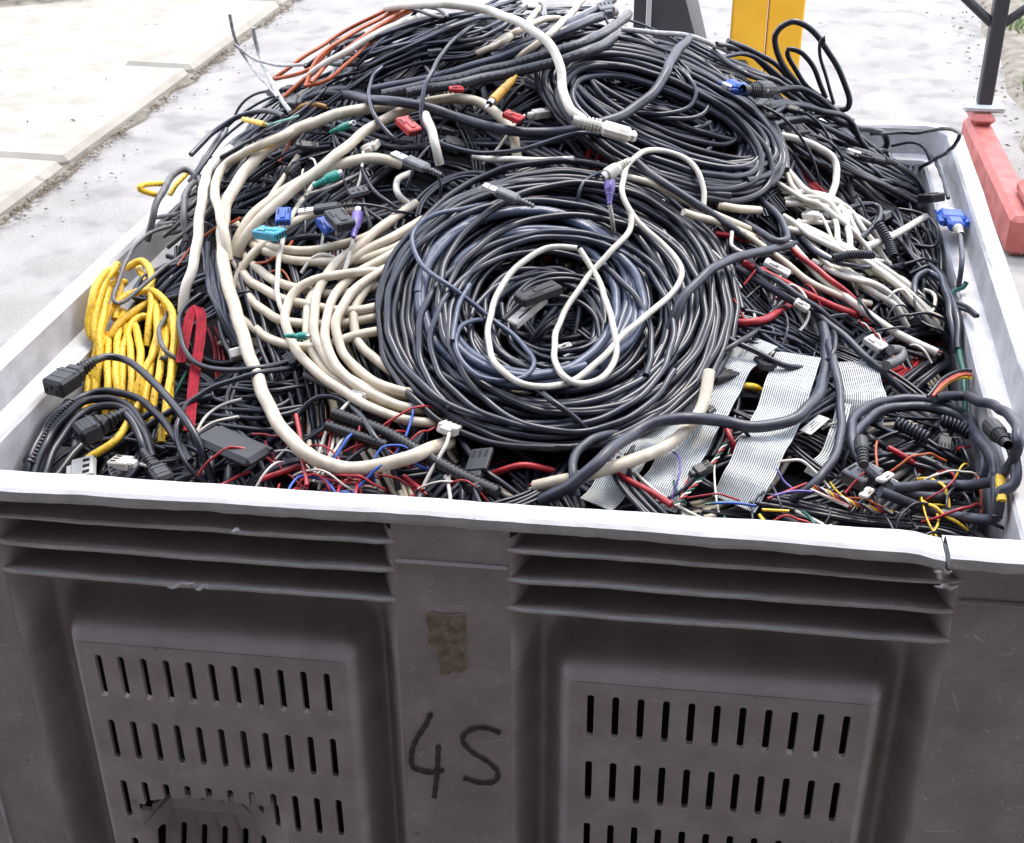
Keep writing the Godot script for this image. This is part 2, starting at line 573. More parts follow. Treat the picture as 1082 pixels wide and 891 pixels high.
func kerb_x(z: float) -> float:
	return -1.715 + 0.065 * (-1.8 - z)

func blade(g: Geo, p: Vector3, h: float) -> void:
	var a := rng.randf() * TAU
	var d := Vector3(cos(a), 0, sin(a)) * h * 0.16
	var lean := Vector3(rng.randfn(0, 0.5), 1.0, rng.randfn(0, 0.5)) * h
	g.tri(p - d, p + d, p + lean)

func crumb(g: Geo, p: Vector3, s: float) -> void:
	var a := rng.randf() * TAU
	var e := Vector3(cos(a), rng.randf() * 0.3, sin(a)) * s
	var f := Vector3(-sin(a), rng.randf() * 0.3, cos(a)) * s * rng.randf_range(0.3, 0.8)
	var t := p + Vector3(0, s * 0.5, 0)
	g.tri(p + e, p + f, t); g.tri(p + f, p - e, t); g.tri(p - e, p - f, t); g.tri(p - f, p + e, t)

func build_warehouse() -> void:
	# the bay the picture is taken from: its wall, roof and side walls keep the sky off the box front
	var w := base("warehouse_bay", Vector3(0, 0, 4.05))
	tag(w, "dark warehouse bay in whose doorway the grey box stands", "building")
	var parts := [["roof", Vector3(0, 2.75, 0.2), Vector3(7.4, 0.2, 6.0)], ["wall", Vector3(-3.5, 1.32, 0.2), Vector3(0.2, 2.64, 6.0)], ["wall", Vector3(3.5, 1.32, 0.2), Vector3(0.2, 2.64, 6.0)], ["wall", Vector3(0, 1.32, 3.3), Vector3(7.4, 2.64, 0.2)], ["lintel", Vector3(0, 3.45, -2.7), Vector3(7.4, 1.18, 0.2)], ["wall", Vector3(-2.6, 1.32, -2.7), Vector3(1.58, 2.64, 0.2)], ["wall", Vector3(2.85, 1.32, -2.7), Vector3(1.08, 2.64, 0.2)], ["floor", Vector3(0, 0.006, 0.2), Vector3(6.7, 0.01, 5.7)]]
	for p in parts:
		var g := Geo.new()
		g.cbox(p[1], p[2], 0.01)
		put(p[0], g.mesh(), M.wallpaint, w)

# ------------------------------------------------------------------ the box
func xl(z: float) -> float: return -0.575 + (0.6 - z) * 0.06
func xr(z: float) -> float: return 0.572 + (0.6 - z) * 0.036

func panel_z(x: float, y: float, xa: float, xb: float, ra: float, rb: float, ytop: float) -> float:
	var d := Vector2(maxf(maxf(ra - x, x - rb), 0.0) / 0.030, maxf(y - ytop, 0.0) / 0.050).length()
	var k := 1.0 - smoothstep(0.0, 1.0, d)
	var e := minf(x - xa, xb - x)
	var q := 1.0 - smoothstep(0.0, 0.026, e)
	return maxf(0.553 + 0.051 * k, 0.553 + 0.045 * q)

func build_bin() -> void:
	var bin := base("pallet_box", Vector3.ZERO)
	tag(bin, "large grey plastic pallet box with slotted front, heaped full of cables", "box")
	# side and back walls: one profile swept along each
	var prof := [Vector2(0.014, 0.10), Vector2(0.014, 0.738), Vector2(0.0, 0.742), Vector2(0.0, 0.774), Vector2(0.004, 0.778), Vector2(0.021, 0.778), Vector2(0.0255, 0.774), Vector2(0.029, 0.735), Vector2(0.050, 0.731), Vector2(0.0535, 0.727), Vector2(0.058, 0.10)]
	var plan: Array = []
	var seg: Array = []
	var rc := 0.065
	for k in 25: plan.append(Vector2(xl(lerpf(0.6, -0.575 + rc, k / 24.0)), lerpf(0.6, -0.575 + rc, k / 24.0)))
	seg.append(24)
	for k in range(1, 8):
		var a := PI + PI * 0.5 * k / 8.0
		plan.append(Vector2(xl(-0.575) + rc + cos(a) * rc, -0.575 + rc + sin(a) * rc))
	for k in 21: plan.append(Vector2(lerpf(xl(-0.575) + rc, xr(-0.575) - rc, k / 20.0), -0.575))
	seg.append(plan.size() - 1)
	for k in range(1, 8):
		var a := -PI * 0.5 + PI * 0.5 * k / 8.0
		plan.append(Vector2(xr(-0.575) - rc + cos(a) * rc, -0.575 + rc + sin(a) * rc))
	for k in 25: plan.append(Vector2(xr(lerpf(-0.575 + rc, 0.6, k / 24.0)), lerpf(-0.575 + rc, 0.6, k / 24.0)))
	seg.append(plan.size() - 1)
	var from := 0
	var nz := FastNoiseLite.new()
	nz.seed = 41
	nz.frequency = 3.0
	for s in 3:
		var to: int = seg[s]
		var f0 := from
		var f := func(u: float, v: float) -> Vector3:
			var i := f0 + int(round(u * (to - f0)))
			var j := int(round(v * (prof.size() - 1)))
			var p: Vector2 = plan[i]
			var t: Vector2 = (plan[mini(i + 1, plan.size() - 1)] - plan[maxi(i - 1, 0)]).normalized()
			var inn := Vector2(-t.y, t.x)
			var q: Vector2 = p + inn * prof[j].x
			var dent: float = nz.get_noise_2d(q.x * 1.0 + prof[j].x * 40.0, q.y + prof[j].y) * 0.003
			return Vector3(q.x + inn.x * dent, prof[j].y + dent * 0.8, q.y + inn.y * dent)
		var mm := sheet(to - f0, prof.size() - 1, f, 1.0, true, true)
		put("wall", flat_of(mm), M.rim, bin)
		from = to
	# front: recess, ribs, panels
	var yt := 0.578
	for side in 2:
		var xa := -0.450 if side == 0 else 0.050
		var xb := -0.060 if side == 0 else 0.450
		var first := -0.3680 if side == 0 else 0.1283
		var pitch := 0.0235 if side == 0 else 0.0243
		var ra := first - pitch * 0.5 - 0.002
		var rb := first + pitch * 10.5 + 0.002
		var pan := Node3D.new()
		pan.name = "front_panel"
		bin.add_child(pan, true)
		var zf := func(x: float, y: float) -> float: return panel_z(x, y, xa, xb, ra - 0.006, rb + 0.006, 0.5945)
		# formed border round the slotted field
		for reg in [[xa, xb, 0.5975, 0.756, 90, 60], [xa, ra, 0.10, 0.5975, 34, 30], [rb, xb, 0.10, 0.5975, 34, 30], [ra, rb, 0.10, 0.1675, 30, 6]]:
			put("border", sheet(reg[4], reg[5], func(u, v):
				var x := lerpf(reg[0], reg[1], u)
				var y := lerpf(reg[2], reg[3], v)
				return Vector3(x, y, zf.call(x, y) if y < 0.70 else maxf(0.553, zf.call(x, y)))), M.bin, pan)
		# slotted field
		var field := Geo.new()
		for row in 5:
			for col in 11:
				slot_cell(field, first + col * pitch, 0.5545 - row * 0.086, pitch, 0.086, ra, rb, 0, 0.604, side == 0, col, row)
		put("slotted_field", field.mesh(), M.bin, pan)
		# ribs under the rim, their front edges worn and wavy
		var rn := FastNoiseLite.new()
		rn.frequency = 6.0
		var ys := [0.746, 0.713, 0.679]
		for r in 3:
			rn.seed = 100 + side * 10 + r
			var rib := Geo.new()
			var edge := Geo.new()
			var n := 64
			var pv: Array = []
			for i in n + 1:
				var x := lerpf(xa - 0.006, xb + 0.006, float(i) / n)
				var e := rn.get_noise_1d(x)
				var ff := rn.get_noise_1d(x * 6.0 + 50.0)
				var endf: float = clampf(minf(i, n - i) / 3.0, 0.0, 1.0)
				var y: float = ys[r] + e * 0.0030 - 0.002
				var z: float = 0.6015 + ff * 0.0013 + e * 0.001 - 0.004 * (1.0 - endf)
				pv.append([Vector3(x, y + 0.006, 0.551), Vector3(x, y + 0.0012, z - 0.0012), Vector3(x, y - 0.0006, z), Vector3(x, y - 0.0032 + ff * 0.0008, z - 0.0005), Vector3(x, y - 0.0042, z - 0.004), Vector3(x, y - 0.001, 0.551)])
			for i in n:
				for k in 5:
					(edge if k > 0 and k < 4 else rib).quad(pv[i][k], pv[i + 1][k], pv[i + 1][k + 1], pv[i][k + 1], [Vector3(0, 1, 0.1), Vector3(0, 0.7, 0.7), Vector3(0, 0, 1), Vector3(0, -0.7, 0.7), Vector3(0, -1, 0)][k])
			var ro := put("rib", rib.mesh(), M.bin, pan)
			put("worn_edge", edge.mesh(), M.rim, ro)
		# torn shreds hanging on the rib edges
	for s in [[-0.268, 0.6775, 0.604, 0.024], [-0.246, 0.6765, 0.604, 0.013], [-0.205, 0.747, 0.606, 0.007], [0.432, 0.757, 0.606, 0.012], [0.437, 0.741, 0.606, 0.016]]:
		var c := PackedVector3Array()
		for k in 5: c.append(Vector3(s[0] + (k - 2) * s[3] * 0.3, s[1] + sin(k * 1.1 + s[0] * 30.0) * 0.0018 + (0.006 if k == 4 else 0.0), s[2] + 0.003 * sin(k * 2.0)))
		var d := dense(c, 0.002)
		var rad := PackedFloat32Array()
		for i in d.size(): rad.append(0.0006 + 0.0016 * sin(PI * i / (d.size() - 1)))
		put("shred", tube_mesh(d, 0.0015, 6, rad), M.torn, bin)
	# posts
	for p in [[-0.060, 0.050, 0.598], [-0.578, -0.450, 0.598], [0.450, 0.578, 0.598]]:
		var post := put("post", sheet(24, 60, func(u, v):
			var x := lerpf(p[0], p[1], u)
			var y := lerpf(0.02, 0.766, v)
			return Vector3(x, y, p[2] + nz.get_noise_2d(x * 2.0, y) * 0.0012)), M.post, bin)
		var rg := Geo.new()
		rg.cbox(Vector3((p[0] + p[1]) * 0.5, 0.722, p[2] + 0.0005), Vector3(p[1] - p[0] - 0.004, 0.004, 0.006), 0.0018)
		put("ridge", rg.mesh(), M.bin, post)
	# front rim, cracked near its right end
	for seg2 in [[-0.575, 0.433, 0.0, 90], [0.4365, 0.572, -0.003, 14]]:
		var rim := Geo.new()
		var n: int = seg2[3]
		var rows: Array = []
		var en := FastNoiseLite.new()
		en.seed = 17
		en.frequency = 9.0
		for i in n + 1:
			var x := lerpf(seg2[0], seg2[1], float(i) / n)
			var e := en.get_noise_1d(x)
			var e2 := en.get_noise_1d(x * 5.0 + 9.0)
			var y: float = 0.778 + seg2[2] + e * 0.0016 - 0.006 * smoothstep(0.40, 0.433, x) * (1.0 - smoothstep(0.433, 0.436, x))
			var bulge := -0.004 * cos(x * 5.4)
			rows.append([Vector3(x, y - 0.04, 0.567), Vector3(x, y - 0.003, 0.572), Vector3(x, y, 0.575), Vector3(x, y + e2 * 0.0006, 0.600 + bulge), Vector3(x, y - 0.0022, 0.6045 + bulge + e2 * 0.0007), Vector3(x, y - 0.009 + e * 0.001, 0.6052 + bulge), Vector3(x, y - 0.0135 + e2 * 0.0024, 0.6035 + bulge + e2 * 0.0012), Vector3(x, y - 0.0128 + e2 * 0.002, 0.598), Vector3(x, y - 0.010, 0.560)])
		var outs := [Vector3(0, 0, -1), Vector3(0, 0.7, -0.7), Vector3.UP, Vector3(0, 0.8, 0.5), Vector3(0, 0, 1), Vector3(0, -0.3, 1), Vector3.DOWN, Vector3.DOWN]
		for i in n:
			for k in 8: rim.quad(rows[i][k], rows[i + 1][k], rows[i + 1][k + 1], rows[i][k + 1], outs[k])
		put("rim", rim.mesh(), M.rim, bin)
	# inner front wall, floor and runners
	var inn := Geo.new()
	inn.cbox(Vector3(0, 0.095, 0.01), Vector3(1.04, 0.03, 1.08), 0.005)
	put("floor", inn.mesh(), M.bin, bin)
	for x in [-0.45, 0.0, 0.47]:
		var g := Geo.new()
		g.cbox(Vector3(x, 0.04, 0.01), Vector3(0.13, 0.08, 1.12), 0.01)
		put("runner", g.mesh(), M.bin, bin)
	# brown tape residue and the hand-written marker figures on the middle post
	var tp := [Vector2(-0.0110, 0.6300), Vector2(-0.0300, 0.6600), Vector2(-0.0270, 0.6630), Vector2(-0.0120, 0.6622), Vector2(0.0066, 0.6650), Vector2(0.0074, 0.6500), Vector2(0.0058, 0.640), Vector2(0.0068, 0.626), Vector2(0.0052, 0.612), Vector2(0.0080, 0.600), Vector2(0.0046, 0.5965), Vector2(0.0010, 0.594), Vector2(-0.0070, 0.5930), Vector2(-0.0150, 0.588), Vector2(-0.0195, 0.5905), Vector2(-0.0190, 0.602), Vector2(-0.0215, 0.610), Vector2(-0.0230, 0.617), Vector2(-0.0295, 0.628), Vector2(-0.0282, 0.643), Vector2(-0.0308, 0.6550), Vector2(-0.0300, 0.6600)]
	var tg := Geo.new()
	for i in range(1, tp.size() - 1):
		tg.tri(Vector3(tp[0].x, tp[0].y, 0.6006), Vector3(tp[i].x, tp[i].y, 0.6006), Vector3(tp[i + 1].x, tp[i + 1].y, 0.6006), Vector3(0, 0, 1))
	for i in range(1, tp.size() - 1):
		var a: Vector2 = tp[i]
		var b: Vector2 = tp[i + 1]
		tg.quad(Vector3(a.x, a.y, 0.6006), Vector3(b.x, b.y, 0.6006), Vector3(b.x, b.y, 0.598), Vector3(a.x, a.y, 0.598))
	put("tape_residue", tg.mesh(), M.tape, bin).set_meta("label", "brown patch of old tape on the middle post")
	var strokes := [[[[-0.0304, 0.537], [-0.0361, 0.521], [-0.0467, 0.5003], [-0.0528, 0.4769], [-0.0513, 0.4609], [-0.0364, 0.4558], [-0.0198, 0.4606]], [[-0.0243, 0.4944], [-0.0269, 0.4569], [-0.0311, 0.4212]]], [[[0.0394, 0.5184], [0.0228, 0.5237], [0.0068, 0.5175], [0.0006, 0.5057], [0.0095, 0.4898], [0.0263, 0.4776], [0.0359, 0.4644], [0.0323, 0.4513], [0.0173, 0.4477], [0.0002, 0.4526]]]]
	for f in strokes:
		var fig := Tube.new()
		for s in f:
			var c := PackedVector3Array()
			for q in s: c.append(Vector3(q[0], q[1], 0.6))
			var d := dense(c, 0.002)
			var rad := PackedFloat32Array()
			for i in d.size(): rad.append(0.0025 + 0.0004 * sin(i * 0.9))
			add_tube(fig, d, 0.0019, 6, rad)
		var mi := put("marker_figure", fig.mesh(), M.marker, bin)
		mi.scale.z = 0.3
		mi.position.z = 0.6 * 0.7

func flat_of(m: ArrayMesh) -> ArrayMesh:
	# the same faces, each with its own normal
	var a := m.surface_get_arrays(0)
	var v: PackedVector3Array = a[Mesh.ARRAY_VERTEX]
	var ix: PackedInt32Array = a[Mesh.ARRAY_INDEX]
	var nn: PackedVector3Array = a[Mesh.ARRAY_NORMAL]
	var g := Geo.new()
	for i in range(0, ix.size(), 3):
		g.tri(v[ix[i]], v[ix[i + 1]], v[ix[i + 2]], nn[ix[i]] + nn[ix[i + 1]] + nn[ix[i + 2]])
	return g.mesh()

func crack_y(x: float) -> float:
	return 0.372 + 0.020 * smoothstep(-0.365, -0.315, x) + 0.0022 * sin(x * 330.0) + 0.0014 * sin(x * 877.0)

func slot_cell(g: Geo, cx: float, cy: float, w: float, h: float, ra: float, rb: float, _k: int, z0: float, broken: bool, col: int, row: int) -> void:
	# one slot: the field round it in two halves, with the walls of the slot; cracked cells have a jagged split
	var x0 := cx - w * 0.5
	var x1 := cx + w * 0.5
	if col == 0: x0 = ra
	if col == 10: x1 = rb
	var y0 := cy - h * 0.5
	var y1 := cy + h * 0.5
	var sw := 0.0042
	var sh := 0.0275
	var cracked := broken and row == 2 and col >= 1 and col <= 7
	var mid := func(x: float, low: bool) -> float: return (crack_y(x) - (0.030 * smoothstep(-0.366, -0.345, x) * (1.0 - smoothstep(-0.27, -0.20, x)) if low else 0.0)) if cracked else cy
	var push := func(p: Vector2, lower: bool) -> float:
		if not broken or not lower: return 0.0
		var fx := smoothstep(-0.362, -0.335, p.x) * (1.0 - smoothstep(-0.25, -0.188, p.x))
		var fy := smoothstep(0.25, 0.35, p.y) * (1.0 if p.y < 0.388 or cracked else 0.0)
		return -0.034 * fx * fy
	for half in 2:
		var lower := half == 1
		var poly := PackedVector2Array()
		var yo := y0 if lower else y1
		var sg := -1.0 if lower else 1.0
		var lowside: bool = broken and ((row == 2 and lower) or row > 2)
		poly.append(Vector2(x0, yo))
		poly.append(Vector2(x0, mid.call(x0, lower)))
		var a := PackedVector2Array()
		a.append(Vector2(cx - sw, mid.call(cx - sw, lower)))
		for k in 7:
			var t := PI * k / 6.0
			a.append(Vector2(cx - cos(t) * sw, cy + sg * (sh - sw + sin(t) * sw)))
		a.append(Vector2(cx + sw, mid.call(cx + sw, lower)))
		poly.append_array(a)
		poly.append(Vector2(x1, mid.call(x1, lower)))
		poly.append(Vector2(x1, yo))
		var ids := Geometry2D.triangulate_polygon(poly)
		for i in range(0, ids.size(), 3):
			var q: Array = []
			for j in 3:
				var p := poly[ids[i + j]]
				q.append(Vector3(p.x, p.y, z0 + push.call(p, lowside)))
			g.tri(q[0], q[1], q[2], Vector3(0, 0, 1))
		for i in a.size() - 1:
			var p := a[i]
			var q := a[i + 1]
			var zp: float = z0 + push.call(p, lowside)
			var zq: float = z0 + push.call(q, lowside)
			var ax := Vector2(cx, cy + sg * (sh - sw))
			var pi := p.move_toward(Vector2(cx, minf(p.y, ax.y) if sg > 0 else maxf(p.y, ax.y)), 0.0009)
			var qi := q.move_toward(Vector2(cx, minf(q.y, ax.y) if sg > 0 else maxf(q.y, ax.y)), 0.0009)
			var to := Vector3(cx - (p.x + q.x) * 0.5, cy + sg * 0.01 - (p.y + q.y) * 0.5, 0)
			g.quad(Vector3(p.x, p.y, zp), Vector3(q.x, q.y, zq), Vector3(qi.x, qi.y, zq - 0.0012), Vector3(pi.x, pi.y, zp - 0.0012), to.normalized() + Vector3(0, 0, 1))
			g.quad(Vector3(pi.x, pi.y, zp - 0.0012), Vector3(qi.x, qi.y, zq - 0.0012), Vector3(qi.x, qi.y, zq - 0.006), Vector3(pi.x, pi.y, zp - 0.006), to)
		if cracked:
			for e in [[x0, cx - sw], [cx + sw, x1]]:
				var p := Vector2(e[0], mid.call(e[0], lower))
				var q := Vector2(e[1], mid.call(e[1], lower))
				var zp: float = z0 + push.call(p, lowside)
				var zq: float = z0 + push.call(q, lowside)
				g.quad(Vector3(p.x, p.y, zp), Vector3(q.x, q.y, zq), Vector3(q.x, q.y, zq - 0.006), Vector3(p.x, p.y, zp - 0.006), Vector3(0, sg * -1.0, 0))

# ------------------------------------------------------------------ things behind the box
func build_background_things() -> void:
	# yellow mast of a lifting machine and its dark body
	var st := base("pallet_stacker", Vector3(0.25, 0, -1.7))
	tag(st, "pallet stacker with a yellow mast and dark body behind the box", "machine")
	for x in [0.066, 0.150]:
		var g := Geo.new()
		g.cbox(Vector3(x, 0.76, 0.0), Vector3(0.080, 1.40, 0.07), 0.004)
		put("mast_post", g.mesh(), M.mast, st)
	var g := Geo.new()
	g.cbox(Vector3(0.108, 0.05, 0.0), Vector3(0.26, 0.09, 0.30), 0.008)
	put("mast_foot", g.mesh(), M.machine, st)
	var b := Geo.new()
	var pr := [Vector2(-0.20, 0.06), Vector2(-0.02, 0.06), Vector2(-0.02, 0.5), Vector2(-0.055, 0.62), Vector2(-0.10, 0.76), Vector2(-0.14, 0.95), Vector2(-0.20, 0.95)]
	for i in pr.size():
		var p: Vector2 = pr[i]
		var q: Vector2 = pr[(i + 1) % pr.size()]
		b.quad(Vector3(p.x, p.y, 0.08), Vector3(q.x, q.y, 0.08), Vector3(q.x, q.y, -0.30), Vector3(p.x, p.y, -0.30), Vector3((p.x + q.x) * 0.5 + 0.2, (p.y + q.y) * 0.5 - 0.5, 0))
	for i in range(1, pr.size() - 1):
		b.tri(Vector3(pr[0].x, pr[0].y, 0.08), Vector3(pr[i].x, pr[i].y, 0.08), Vector3(pr[i + 1].x, pr[i + 1].y, 0.08), Vector3(0, 0, 1))
	put("body", b.mesh(), M.machine, st)
	var hb := Geo.new()
	hb.cbox(Vector3(-0.165, 0.76, 0.09), Vector3(0.012, 0.38, 0.014), 0.002)
	put("seam_strip", hb.mesh(), M.galv, st)
	var nb := Geo.new()
	nb.cbox(Vector3(0.02, 0.48, 0.03), Vector3(0.10, 0.16, 0.06), 0.006)
	put("bracket", nb.mesh(), M.machine, st)
	for x in [-0.13, 0.12]:
		var wg := Geo.new()
		wg.lathe([[0.0, -0.03], [0.075, -0.03], [0.08, -0.025], [0.08, 0.025], [0.075, 0.03], [0.0, 0.03]], Vector3(x, 0.08, -0.22), Basis(Vector3(0, 0, 1), Vector3(0, 1, 0), Vector3(-1, 0, 0)), 20)
		put("wheel", wg.mesh(), M.postpaint, st)
	# sign post set in a red foot at the verge
	var sp := base("fence_post", Vector3(1.08, 0, -2.66))
	tag(sp, "black square post with slanting braces standing in a red foot at the verge", "post")
	var pg := Geo.new()
	pg.cbox(Vector3(0.0, 0.86, 0.0), Vector3(0.043, 1.5, 0.043), 0.004)
	put("post", pg.mesh(), M.postpaint, sp)
	for s in [-1.0, 1.0]:
		var c := PackedVector3Array([Vector3(0.018 * s, 0.41, 0), Vector3(0.26 * s, 0.61, 0.0)])
		put("brace", tube_mesh(dense(c, 0.05), 0.014, 10), M.postpaint, sp)
	var cg := Geo.new()
	cg.cbox(Vector3(0, 0.158, 0.0), Vector3(0.085, 0.024, 0.07), 0.008)
	cg.cbox(Vector3(-0.045, 0.158, 0.02), Vector3(0.03, 0.022, 0.03), 0.006)
	cg.cbox(Vector3(0.045, 0.158, 0.02), Vector3(0.03, 0.022, 0.03), 0.006)
	put("clamp", cg.mesh(), M.galv, sp)
	var fg := Geo.new()
	fg.cbox(Vector3(-0.005, 0.055, 0.36), Vector3(0.078, 0.11, 0.84), 0.014)
	put("foot", fg.mesh(), M.redfoot, sp)
	var fb := Geo.new()
	fb.cbox(Vector3(0.016, 0.128, 0.66), Vector3(0.036, 0.04, 0.16), 0.012)
	put("foot_lug", fb.mesh(), M.redfoot, sp)
	var fc := Geo.new()
	fc.cbox(Vector3(-0.003, 0.128, 0.0), Vector3(0.074, 0.035, 0.11), 0.016)
	put("foot_lug", fc.mesh(), M.redfoot, sp)

